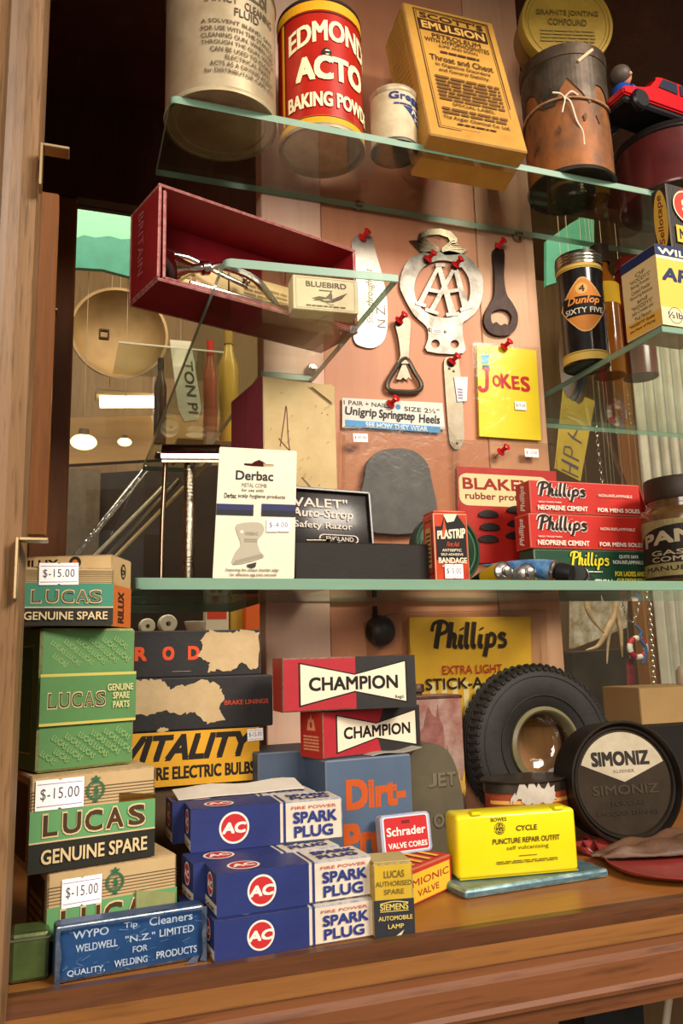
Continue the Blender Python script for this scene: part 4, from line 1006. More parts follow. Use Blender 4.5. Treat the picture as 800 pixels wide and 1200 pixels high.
# ------------------------------------------------------------ long shelf at mid height
ZM_ = ZM
def shelf_pt(px, Y): 
    p = PY(px, 680, Y); return Vector((p.x, p.y, ZM))
def razor():
    p = shelf_pt(222, .575)
    t = thing('razor_stand', 'chrome razor stand with round rod on a flat tray base', 'stand', (p.x-.004, p.y+.006, ZM))
    b = bmesh.new(); add_lathe(b, [(0, 0), (.0165, 0), (.019, .0006), (.0195, .002), (.0185, .0028), (.0165, .0026), (.015, .0018), (0, .0018)], 48, M=Matrix.Diagonal((1.25, .75, 1, 1)))
    obj('base_tray', b, chrome, t, True, 40)
    zt_ = ztop(p, 530)-ZM
    obj('rod', tube_bm(smooth_path([(-.014, .008, .0018), (-.0135, .008, zt_*.5), (-.012, .008, zt_*.9), (-.012, .004, zt_*1.0), (-.010, -.002, zt_+.001)]), .0019, 12), mat('#a8927a', .2, 1.0), t, True)
    obj('yoke', box_bm(-.020, -.004, zt_-.002, -.004, .012, zt_+.0005, .0008, seg=2), mat('#6c6054', .25, 1.0), t, True)
    t2 = thing('safety_razor', 'old chrome safety razor with knurled handle standing on the glass shelf', 'razor', (p.x-.001, p.y-.003, ZM+.003))
    r = .0042; hz = ztop(t2.location, 535)-ZM-.003
    ks = [(0, 0), (r*.9, 0), (r, .001), (r, .009), (r*.86, .0095), (r*.86, .0115), (r*1.02, .012), (r*1.02, .0135), (r*.86, .014), (r*.86, .0155), (r*1.0, .016), (r*1.0, hz*.62), (r*.9, hz*.63)]
    z = hz*.64
    while z < hz*.97: ks += [(r*.98, z), (r*.98, z+.0012), (r*.84, z+.0016), (r*.84, z+.0022)]; z += .0026
    ks += [(r*.8, hz*.985), (r*.6, hz), (0, hz)]
    obj('handle', lathe_bm(ks, 32, caps=False), mat('#b9ae9a', .25, 1.0, '#8c8270', 260, .5, .2, .5, 700), t2, True, 30)
    b = bmesh.new(); M_ = Matrix.Translation((.001, 0, hz)) @ Matrix.Rotation(radians(-12), 4, 'Z') @ Matrix.Rotation(radians(26), 4, 'X')
    def sec(pts, x0, x1):
        A = [b.verts.new((x0, y*1.1, z*1.5)) for y, z in pts]; B = [b.verts.new((x1, y*1.1, z*1.5)) for y, z in pts]; n = len(pts)
        for i in range(n): b.faces.new((A[i], A[(i+1) % n], B[(i+1) % n], B[i]))
        b.faces.new(A[::-1]); b.faces.new(B); bmesh.ops.transform(b, matrix=M_, verts=A+B)
    sec([(-.0115, .001), (-.0105, .003), (-.006, .0052), (0, .006), (.006, .0052), (.0105, .003), (.0115, .001), (.006, .0028), (0, .0034), (-.006, .0028)], -.020, .021)
    obj('cap_plate', b, chrome, t2, True, 30)
    b = bmesh.new()
    sec([(-.0125, -.0008), (-.012, .0003), (-.006, .002), (0, .0026), (.006, .002), (.012, .0003), (.0125, -.0008), (.006, .0006), (0, .0012), (-.006, .0006)], -.0195, .0205)
    obj('guard_plate', b, nickel, t2, True, 30)
    b = bmesh.new()
    for x in (-.012, 0.001, .0135): add_tube(b, [M_ @ Vector((x, -.011, -.003)), M_ @ Vector((x, -.004, -.0005)), M_ @ Vector((x, .008, .0005))], .0016, 8)
    b2 = obj('clasp_arms', b, nickel, t2, True)
razor()
def tall_folder():
    c = Carton('card_carton', 'tall worn carton with maroon side and bare cream front behind the comb card', 'carton', (310, 678), 399, 440, .072, card('#c3ab7c', '#a68b58', .6, .42, 30), Y=.585, z=ZM, th=8, worn=mat('#b29a70', .7), jit=.001)
    P = c.front(); P.stroke('#6b3b2a', [(.22, .66), (.28, .80), (.31, .86), (.33, .70), (.36, .62)], .0009); P.stroke('#6b3b2a', [(.2, .70), (.3, .66), (.4, .63)], .0009); P.stroke('#6e6048', [(.5, .52), (.64, .46), (.72, .36), (.74, .28)], .0012)
    rr = random.Random(4)
    for i in range(34): P.circ('#7c5f3a', rr.random()*.9+.05, .35+rr.random()*.62, .0028, 8)
    P.poly('#b09768', [(.62, .98), (.95, .90), (.97, .97), (.93, 1.0)]); c.put(P, 'front', 'front_panel')
    Q = c.left(); Q.rect(card('#8c3a44', '#74303a', .5, .4), 0.0, 0.0, 1, 1); Q.rect('#7a2c38', .47, 0, .49, 1)
    Q.poly('#d0b98a', [(.10, .52), (.30, .60), (.34, .56), (.15, .47)]); Q.poly('#cdb78c', [(.05, .22), (.42, .24), (.44, .44), (.3, .46), (.12, .44), (.04, .40)]); Q.poly('#a9825a', [(.12, .44), (.18, .50), (.30, .53), (.28, .50), (.2, .46)])
    c.put(Q, 'left', 'maroon_side', 'maroon side with torn tape')
tall_folder()
def comb_card():
    a = PY(249, 675, .534); b = PY(344.5, 676.5, .533); W = (b-a).length; H = (ztop(a, 514)-a.z)*1.0
    th = atan2(b.y-a.y, b.x-a.x)
    t = thing('comb_card', 'white hanging card for a metal comb with navy stripe leaning on the razor shelf', 'card', (a.x, a.y, ZM+.0001))
    t.rotation_euler = (Matrix.Rotation(th, 3, 'Z') @ Matrix.Rotation(radians(-7), 3, 'X')).to_euler()
    hole = [(W*(.32+x*.38), H*(.875+y*.05)) for x, y in ((0, .1), (.25, .1), (.35, .45), (.5, .75), (.65, .45), (.75, .1), (1, .1), (1, -.25), (.75, -.35), (.25, -.35), (0, -.25))]
    obj('card', prism_bm([(x+.07*z, z) for x, z in rrect(0, 0, W, H, .0012)], 0, .0012, holes=[[(x+.07*z, z) for x, z in hole]]), card('#d8ccb4', '#cabb9c', .45, .35, 20), t)
    P = Print(W, H); k = '#1f1d22'; nv = '#20234e'
    P.text(k, 'Derbac', .22, .745, .70, .82, bold=.03); P.text('#7b7264', 'METAL COMB', .30, .69, .62, .722); P.text('#5d554c', 'for use with', .30, .655, .58, .68); P.text(k, 'Derbac', .09, .60, .24, .64, bold=.012); P.text('#5d554c', 'scalp hygiene products', .26, .60, .86, .638)
    P.rect(nv, .0, .47, .46, .555); P.rect(nv, .56, .47, 1, .565); P.rect('#14151f', 0, .47, .46, .51); P.rect('#14151f', .56, .47, 1, .515)
    comb = [(.26, .40), (.52, .42), (.60, .38), (.58, .33), (.52, .28), (.56, .20), (.60, .155), (.24, .10), (.26, .19), (.32, .25), (.28, .32)]
    P.poly('#a39a86', [(v.x, v.y) for v in smooth_path([(x, y, 0) for x, y in comb], 3, True)]); P.poly('#8a8270', [(.24, .10), (.60, .155), (.585, .185), (.255, .13)]); P.poly('#2c2722', [(.40, .10), (.52, .12), (.51, .085), (.46, .075), (.41, .085)])
    P.circ('#d8ccb4', .325, .345, .012); P.text('#8d846f', 'DERBAC', .37, .32, .53, .345); P.lines('#8d846f', .36, .27, .52, .30, 2, 2, words=2)
    P.text('#5d554c', 'Featuring the unique chamfer edge', .15, .047, .80, .073); P.text('#5d554c', 'for effective egg (nit) removal', .20, .012, .77, .038)
    P.build('printed_face', t, lambda u, v, o: Vector((u+.07*v, -o, v)))
    price_sticker(t, lambda u, v, o: Vector((u+.07*v, -.0002-o, v)), W*.78, H*.40, .0165, .0095, '$-4.00', .03)
comb_card()
def valet():
    bk = mat('#1d1815', .3, .1, '#2a231e', 120, .4, coat=.2); blk = card('#17130f', '#221c16', .6, .4)
    c = Carton('razor_case', 'black razor set case with its embossed lid raised open on the glass shelf', 'case', (345, 679), 509, 634, .034, blk, Y=.545, z=ZM, th=1, bev=.001, mesh='case_base')
    W = c.w
    # lid leaning back
    a = PY(351, 632, .575); b = PY(451, 632, .575); LW = (b-a).length; LH = ztop(a, 560)-a.z
    lo = bpy.data.objects.new('lid', None)
    bm = bmesh.new(); add_box(bm, 0, 0, 0, LW, .004, LH*1.03, .001, seg=2)
    for q in ((0, -.003, 0, LW, 0, .0025), (0, -.003, LH*1.03-.0025, LW, 0, LH*1.03), (0, -.003, 0, .0025, 0, LH*1.03), (LW-.0025, -.003, 0, LW, 0, LH*1.03)): add_box(bm, *q, .0006)
    lid = obj('lid', bm, bk, c.o, True, 30)
    R_ = c.o.matrix_basis.inverted() if False else None
    lid.location = (0.0035, c.d-.006, c.h-.0005); lid.rotation_euler = (radians(-10), radians(1.5), 0)
    P = Print(LW, LH*1.03, .0004, .0002); g = mat('#5d5349', .3, .3); f = m_front()
    P.text(g, 'VALET"', .08, .68, .72, .84, bold=.02); P.text(g, 'Auto-Strop', .06, .47, .78, .66, bold=.02, shear=.15); P.text(g, 'Safety Razor', .08, .30, .76, .44, bold=.015)
    P.poly(g, rrect(.36, .10, .82, .24, .06), [rrect(.375, .115, .805, .225, .05)]); P.text(g, 'ENGLAND', .44, .13, .76, .205, bold=.015)
    P.build('embossed_lettering', lid, f)
    # chrome razor head lying in the case
    t = thing('pocket_razor', 'small metal razor lying in the open black case', 'razor', (0, 0, 0)); q = PY(374, 632, .556); t.location = (q.x, q.y, c.zt+.0001)
    b = bmesh.new(); add_tube(b, smooth_path([(-.010, 0, .002), (0, 0, .0022), (.008, 0, .002)]), .0016, 10, flat=.7); add_lathe(b, [(0, 0), (.004, 0), (.0045, .001), (.004, .0032), (0, .0038)], 20, M=Matrix.Translation((.009, -.001, 0)))
    obj('head', b, mat('#6f675b', .3, 1.0, '#3c362f', 200, .5), t, True, 40)
valet()
def round_lid():
    p = shelf_pt(526, .585); r = rad(44.5, p)
    p.z = ZM+r
    t = thing('round_tin', 'dark green round tin standing on edge behind the orange bandage tin', 'tin', p)
    t.rotation_euler = (radians(90-4), 0, radians(4))
    gr = mat('#24402a', .35, .1, '#1a2f1f', 40, .4)
    obj('lid', lathe_bm([(0, -.012), (r*.95, -.012), (r*.97, -.010), (r*.97, -.002), (r, -.0015), (r, .0005), (r*.97, .0014), (r*.93, .0014), (r*.90, .0002), (r*.86, .0010), (0, .0010)], 64, caps=False), gr, t, True, 35)
    P = Print(2*r, 2*r, .0013); c = '#9fae86'
    P.ring('#3d6044', .5, .5, .42, .02); P.text(c, 'Ever', .58, .50, .80, .60, bold=.02); P.text(c, 'ready', .60, .38, .80, .47, bold=.02); P.text(c, 'ref', .62, .26, .76, .33)
    P.build('printed_face', t, lambda u, v, o: Vector((u-r, v-r, o)))
round_lid()
def bandage():
    c = Carton('bandage_tin', 'small orange and black bandage tin with a white price sticker on the glass shelf', 'tin', (510.5, 681), 551, 601, .021, mat('#c3401e', .35, .1, '#8e2b16', 60, .35), Y=.536, z=ZM, th=-3, bev=.0008, mesh='body', seg=2, worn=mat('#b9896a', .4, .3))
    P = c.front(); k = '#1b1513'; y_ = '#e0d3b5'; o_ = '#c9441f'
    P.poly(k, [(.06, .30), (.06, .80), (.22, .80), (.34, .97), (.72, .97), (.84, .88), (.94, .80), (.94, .30)]); P.poly(o_, [(.22, .62), (.32, .92), (.40, .66)]); P.poly('#e0d3b5', [(.30, .98), (.40, .86), (.60, .88), (.70, .99)])
    P.text(y_, 'PLASTRIP', .10, .60, .92, .74, bold=.03, rise=.25, taper=.1); P.text(o_, 'First Aid', .36, .50, .72, .57, shear=.3, bold=.01); P.text(y_, 'ANTISEPTIC', .22, .425, .78, .465); P.text(y_, 'SELF-ADHESIVE', .18, .365, .82, .40); P.text(y_, 'BANDAGE', .10, .25, .92, .335, bold=.03); P.lines(y_, .2, .2, .8, .225, 1, 2)
    c.put(P)
    Q = c.left(); Q.rect('#c79a5c', .25, .2, .75, .8); Q.lines('#6b3a20', .3, .25, .7, .75, 8, 4, words=3); Q.frame(k, .2, .1, .85, .9, .0005); c.put(Q, 'left', 'printed_side')
    price_sticker(c.o, m_front(-.0002), c.w*.52, c.h*.13, .0145, .0105, '$-5.00', 0)
    obj('lid', box_bm(.0005, .0005, c.h-.0003, c.w-.0005, c.d-.0005, c.h+.0022, .0008, seg=2), mat('#b2381a', .35, .15), c.o, True)
bandage()
def tubes():
    al = mat('#c2bfb8', .28, 1.0, '#9b978f', 150, .4); bk = mat('#1b1a1b', .4)
    def tube_thing(px, py, Y, r, L, az, body, cap, label, band=None, cap_r=None, tilt=0, lift=0):
        p = PY(px, py, Y); p.z = ZM+r*1.02+lift
        t = thing('cement_tube', label, 'tube', p); t.rotation_euler = (radians(tilt), 0, radians(az))
        # axis towards local -Y (shoulder faces the viewer), crimped end at +Y
        bm = bmesh.new(); n = 28; rings = []
        for k in range(13):
            f = k/12; fl = 1-f**1.6*.93; y = .004+L*f; zc = -(1-fl)*r*.9
            rings.append([bm.verts.new((r*(1+.28*f)*cos(2*pi*i/n), y, zc+r*fl*sin(2*pi*i/n))) for i in range(n)])
        for k in range(12):
            for i in range(n):
                j = (i+1) % n; f_ = bm.faces.new((rings[k][i], rings[k][j], rings[k+1][j], rings[k+1][i]))
                f_.material_index = 1 if band and band[0] <= k/12 < band[1] else 0
        bm.faces.new(rings[-1])
        obj('body', bm, [body, band[2] if band else body], t, True, 60)
        RX = Matrix.Rotation(pi/2, 4, 'X')
        obj('shoulder', lathe_bm([(r, -.004), (r*1.03, -.0035), (r*1.03, -.002), (r*.9, -.001), (r*.5, .0005), (r*.45, .002), (0, .002)], 32, caps=False, M=RX), al, t, True, 40)
        if cap: obj('cap', lathe_bm([(0, .0), (cap_r, .001), (cap_r*1.02, .006), (cap_r*.92, .012), (0, .0122)], 24, caps=False, M=RX), cap, t, True, 40)
        else: obj('nozzle', lathe_bm([(r*.42, .0015), (r*.40, .004), (r*.15, .0045), (0, .0045)], 20, caps=False, M=RX), al, t, True, 40)
        return t
    blue = mat('#2f6ca8', .3, .3, '#8fb6cf', 90, .3); 
    tube_thing(592, 667, .543, .0078, .050, 2, mat('#23211f', .35, .2, '#3a352d', 80, .3), None, 'black and yellow cement tube with bare silver shoulder, leftmost of the tubes', (0, .34, ink('#c9a81e')))
    tube_thing(619, 667, .545, .0074, .052, -6, mat('#9fb0b4', .3, .3, '#3f78b2', 90, .45), None, 'pale blue cement tube with bare silver shoulder on the glass shelf')
    tube_thing(652, 667, .548, .0082, .056, 38, blue, bk, 'bright blue cement tube with a black cap on the glass shelf', None, .0076, 15, .0006)
    tube_thing(678, 666, .557, .0072, .05, -42, mat('#2c3034', .35, .2), bk, 'dark cement tube with black cap in front of the green carton', None, .0072)
tubes()
def cement_boxes():
    red = card('#bb2a20', '#a3231b', .42, .3); wn = mat('#c86a58', .6)
    yb = .60
    c3 = Carton('cement_carton', 'green and yellow cement carton at the bottom of the stack of three', 'carton', (628, 684), 759.5, 643, .024, card('#1f4630', '#183827', .45, .35), Y=yb, z=ZM, th=1, worn=mat('#6f8a72', .6))
    P = c3.front(); y_ = '#d6c12c'; w_ = '#d8d8c8'
    phillips(P, [(ink('#123020'), 2.0, 0, 0), (ink(y_), 1.0, 0, 0)], .30, .48, .66, .95)
    P.lines(w_, .36, .42, .58, .46, 1, 3, words=3); P.text(w_, 'SOLUTION', .37, .08, .66, .24, bold=.035); P.text(w_, 'QUITE SAFE', .74, .78, .92, .88); P.text(w_, 'NON-INFLAMMABLE', .68, .64, .96, .74); P.text(y_, 'FOR LADIES AND', .69, .32, .97, .45, bold=.03); P.text(y_, 'CHILDRENS SOLES', .70, .12, .985, .27, bold=.03)
    c3.put(P)
    def redbox(A, bx, top, z, th, lab, w):
        c = Carton('cement_carton', lab, 'carton', A, bx, top, .024, red, Y=yb-.002, z=z, th=th, worn=wn)
        P = c.front(); w_ = '#e3d6c4'
        phillips(P, [(ink(w_), 2.3, 0, 0), (ink('#2b1512'), 1.25, 0, 0)], .06, .40, .50, .95)
        P.text(w_, 'REGD TRADE MARK', .06, .31, .26, .355); P.text(w_, 'NON-INFLAMMABLE', .60, .56, .91, .65, bold=.0); P.text(w_, 'NEOPRENE CEMENT', .05, .09, .49, .235, bold=.03); P.text(w_, 'FOR MENS SOLES', .58, .09, .97, .215, bold=.035)
        c.put(P)
        Q = c.left(); Q.text(w_, 'Phillips', .3, .1, .7, .9, rot=1, shear=.3); c.put(Q, 'left', 'printed_end')
        return c
    c2 = redbox((622, 641), 756, 601, c3.zt+.0003, 1, 'red cement carton in the middle, between the other two stacked cement cartons', 0)
    c1 = redbox((622.5, 601), 752, 562, c2.zt+.0003, 0, 'red cement carton with an open end flap, topmost of its stack', 0)
    bm = bmesh.new(); v = [bm.verts.new(q) for q in ((c1.w, .001, c1.h*.98), (c1.w, .022, c1.h*.98), (c1.w+.007, .022, c1.h*.22), (c1.w+.007, .001, c1.h*.18))]
    f = bm.faces.new(v); r = bmesh.ops.extrude_face_region(bm, geom=[f]); bmesh.ops.translate(bm, vec=(.0006, 0, .0002), verts=[x for x in r['geom'] if isinstance(x, bmesh.types.BMVert)])
    obj('end_flap', bm, red, c1.o)
cement_boxes()
def gasket_jar():
    p = shelf_pt(806, .555); r = rad(46, p); h = ztop(p, 563)-ZM
    t = thing('gasket_jar', 'brown glass jar with dark lid and black label at the shelf right end', 'jar', p)
    zl = h*.79
    obj('glass', lathe_bm([(0, 0), (r*.95, 0), (r, .002), (r, zl*.80), (r*.96, zl*.86), (r*.86, zl*.9), (r*.86, zl*.94), (r*.82, zl*.95), (r*.82, zl)], 56, caps=False), mat('#5f4526', .12, .0, '#3f2b16', 30, .45, coat=.5), t, True, 40)
    obj('lid', lathe_bm([(r*.82, zl), (r*.85, zl), (r*.87, zl+.002), (r*.87, h-.002), (r*.85, h), (0, h)], 56, caps=False), mat('#33261a', .5, .1, '#241a12', 80, .5), t, True, 40)
    P = Print(2*pi*r, zl, .0004); k = '#17130e'; g = '#8d855f'; c = '#95866a'
    P.rect(mat('#8a7f52', .55, 0, '#6d5f3a', 60, .45), .22, .08, .78, .74); P.rect(k, .22, .23, .78, .40)
    P.poly(k, [(.26, .40)]+[(.5-.25*cos(pi*i/16), .40+.28*sin(pi*i/16)**.7) for i in range(17)]+[(.74, .40)])
    P.text(c, 'PAMAC', .29, .42, .69, .62, bold=.05, arc=.22); P.text(c, 'GASKET &', .33, .32, .67, .38, bold=.025); P.text(c, 'COMPOUND', .33, .245, .67, .305, bold=.025); P.text(k, 'MANUFACTURED', .29, .14, .71, .195, bold=.01); P.rect(k, .22, .05, .78, .08)
    P.build('printed_label', t, m_cyl(r, 0, -pi*1.17), cut=.004)
gasket_jar()
# shelf pegs
def peg(px, py, Y, lab, metal=True):
    p = PY(px, py, Y); t = thing('shelf_peg', lab, 'shelf peg', p, 0)
    RX = Matrix.Rotation(pi/2, 4, 'X')
    obj('plug', lathe_bm([(0, .0), (.0042, .0005), (.005, .002), (.005, .005), (.0038, .0062), (0, .0065)], 24, caps=False, M=RX), mat('#8f8672', .15, .9), t, True, 40)
    obj('lip', box_bm(-.003, -.010, -.0022, .003, -.006, .0012, .0006), mat('#9c937f', .15, .9), t, True)
peg(418, 243, YB, 'glass shelf peg at the top of the wide plank above the shoe horn'); peg(604, 279, YB, 'glass shelf peg above the dark cast iron bottle opener')
peg(364, 434, YW, 'metal shelf peg under the small shelf end'); peg(432, 696, YB, 'shelf peg under the long mid shelf')
def bracket(px, py, px2, py2, Y, lab):
    a = PY(px, py, Y); b = PY(px2, py2, Y)
    t = thing('shelf_bracket', lab, 'bracket', a)
    h = a.z-PY(px, py2, Y).z; x = b.x-a.x
    bm = bmesh.new(); add_box(bm, 0, -.0008, -h, .0016, .008, 0, .0003); add_box(bm, .0016, -.0008, -.0016, x, .008, 0, .0003)
    obj('bracket', bm, mat('#b59a72', .3, .9), t)
bracket(47, 167, 80, 217, .3835, 'bent brass coloured shelf bracket high on the front post'); bracket(55, 360, 67, 379, .548, 'small bent shelf bracket on the side batten'); bracket(18, 629, 54, 702, .3835, 'bent brass coloured bracket above the small green carton'); bracket(41, 541, 49, 560, .55, 'tiny bent bracket low on the side batten')
# ------------------------------------------------------------ left stack of green and cream spares cartons
cream = card('#bda277', '#a5875a', .55, .4, 30); worn_c = mat('#a98f68', .75, 0, '#7d6240', 200, .5, .3)
LG, LK, LC = '#5d8f5c', '#27261f', '#c9b184'
def crest(P, x, y, s, c='#2f5f40'):
    """Green printed crest: a crowned garter ring with a small rearing beast."""
    k = P.H/P.W
    P.ring(c, x, y, s, s*.2); P.ring(c, x, y, s*.72, s*.06)
    pts = [(-.3, -.45), (-.1, -.35), (-.05, -.1), (-.35, .0), (-.3, .12), (-.05, .1), (-.1, .35), (.1, .5), (.28, .38), (.2, .2), (.3, .05), (.35, -.2), (.25, -.4), (.45, -.5), (.1, -.5), (.15, -.3), (.0, -.48)]
    P.poly(c, [(x+a*s*k*1.0, y+b*s) for a, b in pts])
    P.poly(c, [(x+a*s*k, y+b*s) for a, b in ((-.35, 1.0), (-.5, 1.35), (-.25, 1.25), (0, 1.55), (.25, 1.25), (.5, 1.35), (.35, 1.0))])
    P.poly(c, [(x+a*s*k, y+b*s) for a, b in ((-.2, -.95), (.2, -.95), (.3, -1.3), (0, -1.15), (-.3, -1.3))])
def spares_front(c, torn, big=True, word='LUCAS'):
    P = c.front()
    for i in range(6): P.rect('#5a4a34', 0, .66+i*.035, 1, .668+i*.035)
    P.rect(LG, 0, .31, 1, .635); P.rect(LK, 0, .0, 1, .30); P.rect(LC, 0, .302, 1, .318)
    crest(P, .50, .80, .105)
    xs = (.12, .265, .415, .565, .75); 
    for ch, x in zip('LUCAS', (.10, .25, .42, .59, .77)):
        w_ = .11 if ch == 'L' else .14
        P.text(LC, ch, x-.008, .352, x+w_+.008, .608, bold=.05); P.text('#45301d', ch, x, .37, x+w_, .59, bold=.03)
    P.text(LC, 'GENUINE SPARE', .09, .085, .93, .235, bold=.02)
    if torn: P.poly(mat('#8d8f5e', .4, 0, '#6f7a4c', 40, .4), torn); P.stroke('#5d4a2a', torn[:2], .0006, smooth=False)
    c.put(P)
zf = ZF+.0002
# lower cream carton, front on the floor
c_low = Carton('spares_carton', 'cream and green spares carton lowest in the left stack, behind the flat blue tin', 'carton', (52, 1142), 206, 1023, .052, cream, z=zf, Y=.447, th=12, worn=worn_c, jit=.0008)
spares_front(c_low, [(.66, .25), (.66, .68), (.98, .58), (.98, .2)])
Q = c_low.left(); Q.rect('#46382a', .1, .1, .9, .9); Q.lines('#8b734a', .2, .2, .8, .7, 5, 3, words=3); c_low.put(Q, 'left', 'printed_side')
price_sticker(c_low.o, m_front(), c_low.w*.25, c_low.h*.76, .0195, .0135)
c_mid = Carton('spares_carton', 'cream and green spares carton with amber tape on its corner, under the big green carton', 'carton', (32, 1023), 180.5, 911, .058, cream, z=c_low.zt+.0006, Y=.444, th=13, worn=worn_c, jit=.0008)
spares_front(c_mid, None)
P = c_mid.front(); tp = sheet_glass('#b9a263', .6, .2, 1.4)
P.poly(tp, [(.70, .42), (.70, .74), (1.0, .68), (1.0, .36)]); P.stroke('#5a4526', [(.70, .74), (.70, .42)], .0007, smooth=False); P.stroke('#5a4526', [(.70, .735), (1.0, .68)], .0005, smooth=False); c_mid.put(P, 'front', 'amber_tape')
Q = c_mid.left(); Q.rect('#55452f', .1, .1, .9, .9); c_mid.put(Q, 'left', 'printed_side')
price_sticker(c_mid.o, m_front(), c_mid.w*.22, c_mid.h*.80, .0235, .0145)
# big green carton
gcard = card('#57814c', '#47703f', .55, .4, 30)
c_big = Carton('spares_carton', 'large tall green spares carton with diagonal repeat lettering, in the left stack', 'carton', (42, 902), 156, 736, .058, gcard, z=c_mid.zt+.0006, Y=.452, th=21, worn=mat('#9aa06c', .75, 0, '#6b6a40', 200, .5, .3), jit=.0012, bev=.0013)
P = c_big.front(); y_ = '#b7a954'; lg = '#8aa064'
an = radians(-38); w_, h_ = .0092, .0027; vs, fs = glyphs('LUCAS', .0)
for i in range(-12, 14):
    for j in range(-3, 24):
        cx = i*.0104*cos(an)-j*.0046*sin(an)+(  .0052 if j % 2 else 0)*cos(an); cy = i*.0104*sin(an)+j*.0046*cos(an)+(  .0052 if j % 2 else 0)*sin(an)
        q = []
        for a, b in vs:
            u, v = (a-.5)*w_, (b-.5)*h_
            q.append(((cx+u*cos(an)-v*sin(an))/c_big.w, (cy+u*sin(an)+v*cos(an))/c_big.h))
        if all(.015 < a < .985 and (.015 < b < .305 or .685 < b < .985) for a, b in q): P.add(lg, q, fs)
P.rect(y_, 0, .655, 1, .675); P.rect(y_, 0, .315, 1, .335); P.rect(card('#527d48', '#456d3c', .55, .4, 30), 0, .335, 1, .655)
for ch, x in zip('LUCAS', (.08, .19, .315, .44, .56)):
    w_ = .085 if ch == 'L' else .10
    P.text(LC, ch, x-.006, .43, x+w_+.006, .545, bold=.05); P.text('#3c2a1a', ch, x, .437, x+w_, .538, bold=.035); P.text('#6d8a54', ch, x+.012, .447, x+w_-.012, .528, bold=-.01)
P.text('#c2b77e', 'GENUINE', .68, .54, .96, .59, bold=.02); P.text('#c2b77e', 'SPARE', .74, .48, .92, .528, bold=.02); P.text('#c2b77e', 'PARTS', .74, .415, .92, .463, bold=.02)
c_big.put(P)
Q = c_big.left(); Q.frame(y_, .12, .12, .85, .88, .0006); Q.rect('#446b3c', .15, .13, .82, .87); Q.text('#6f8d58', 'LUCAS SPARE', .4, .2, .6, .8, rot=1); c_big.put(Q, 'left', 'printed_side')
# top: small green carton and bulb carton behind
c_sm = Carton('spares_carton', 'small flat green and cream spares carton on top of the big green carton', 'carton', (18, 728), 132, 664, .030, cream, z=c_big.zt+.0012, Y=.448, th=2, worn=worn_c, jit=.0006)
P = c_sm.front()
for i in range(7): P.rect('#7a633a', 0, .74+i*.033, 1, .752+i*.033)
P.rect('#3f7a63', 0, .31, 1, .725); P.rect(LK, 0, 0, 1, .30); P.rect(LC, 0, .295, 1, .315)
for ch, x in zip('LUCAS', (.15, .30, .46, .61, .75)):
    w_ = .095 if ch == 'L' else .12
    P.text(LC, ch, x-.008, .37, x+w_+.008, .61, bold=.05); P.text('#5b3d22', ch, x, .387, x+w_, .593, bold=.035); P.text('#4a7d62', ch, x+.016, .405, x+w_-.016, .575, bold=-.01)
P.text(LC, 'GENUINE SPARE', .08, .09, .94, .23, bold=.02); c_sm.put(P)
price_sticker(c_sm.o, m_front(), c_sm.w*.42, c_sm.h*.88, .0195, .0115, '$-15.00', .02)
c_ri = Carton('bulb_carton', 'cream and orange bulb carton standing behind the small green spares carton', 'carton', (20, 729), 130, 653, .034, card('#c4a878', '#a98a58', .55, .4), z=c_big.zt+.0012, Y=.484, th=-22, worn=worn_c)
P = c_ri.front(); P.text('#2a211b', 'RILUX', .0, .84, .42, .95, bold=.03); P.circ('#2a211b', .6, .90, .085); P.circ('#c86a2c', .6, .90, .04); c_ri.put(P)
Q = Print(c_ri.d, c_ri.h); Q.rect('#c4682e', 0, 0, 1, .58); Q.text('#3a2417', 'RILUX', .3, .05, .62, .5, rot=1, bold=.03); Q.ring('#2a211b', .55, .8, .11, .025); Q.text('#2a211b', 'b', .45, .75, .62, .86)
c_ri.put(Q, 'right', 'printed_end')
# little green tin and blue tip cleaner tin at the front
c_gt = Carton('oil_tin', 'small dented green tin on the floor beside the blue lettered tin', 'tin', (9, 1160), 57, 1096, .018, mat('#5a6f3c', .35, .25, '#454f2c', 40, .45), z=zf, Y=.436, th=2, bev=.0018, seg=2, mesh='body', worn=mat('#7d7f5e', .3, .7, '#4c5a34', 120, .5))
obj('rim', box_bm(-.0004, -.0004, c_gt.h-.004, c_gt.w+.0004, c_gt.d+.0004, c_gt.h-.0025, .0006), mat('#8b8a72', .3, .8), c_gt.o)
c_wy = Carton('tip_cleaner_tin', 'flat blue metal tin with worn silver edges and faint silver lettering on the floor', 'tin', (63, 1152), 240, 1086, .012, mat('#2c5285', .35, .3, '#1f3a62', 30, .42, .2), z=zf, Y=.4275, th=5, bev=.0018, seg=2, mesh='body', worn=mat('#8f97a0', .3, .85, '#4a6286', 130, .5))
P = c_wy.front(); s_ = mat('#b9c6d2', .4, .2, '#7f9ab8', 200, .35, .3)
P.text(s_, 'WYPO', .11, .73, .34, .87, bold=.02); P.text(s_, 'Tip', .44, .76, .53, .89, bold=.015); P.text(s_, 'Cleaners', .61, .76, .91, .91, bold=.015)
P.text(s_, 'WELDWELL', .13, .50, .40, .63, bold=.02); P.text(s_, '"N.Z."', .45, .53, .65, .65, bold=.02); P.text(s_, 'LIMITED', .68, .54, .92, .67, bold=.02)
P.text(s_, 'FOR', .50, .34, .60, .45, bold=.02); P.text(s_, 'QUALITY,', .08, .10, .32, .22, bold=.02); P.text(s_, 'WELDING', .38, .14, .60, .26, bold=.02); P.text(s_, 'PRODUCTS', .66, .16, .94, .29, bold=.02)
rr = random.Random(11); sc = mat('#6f8db4', .35, .4)
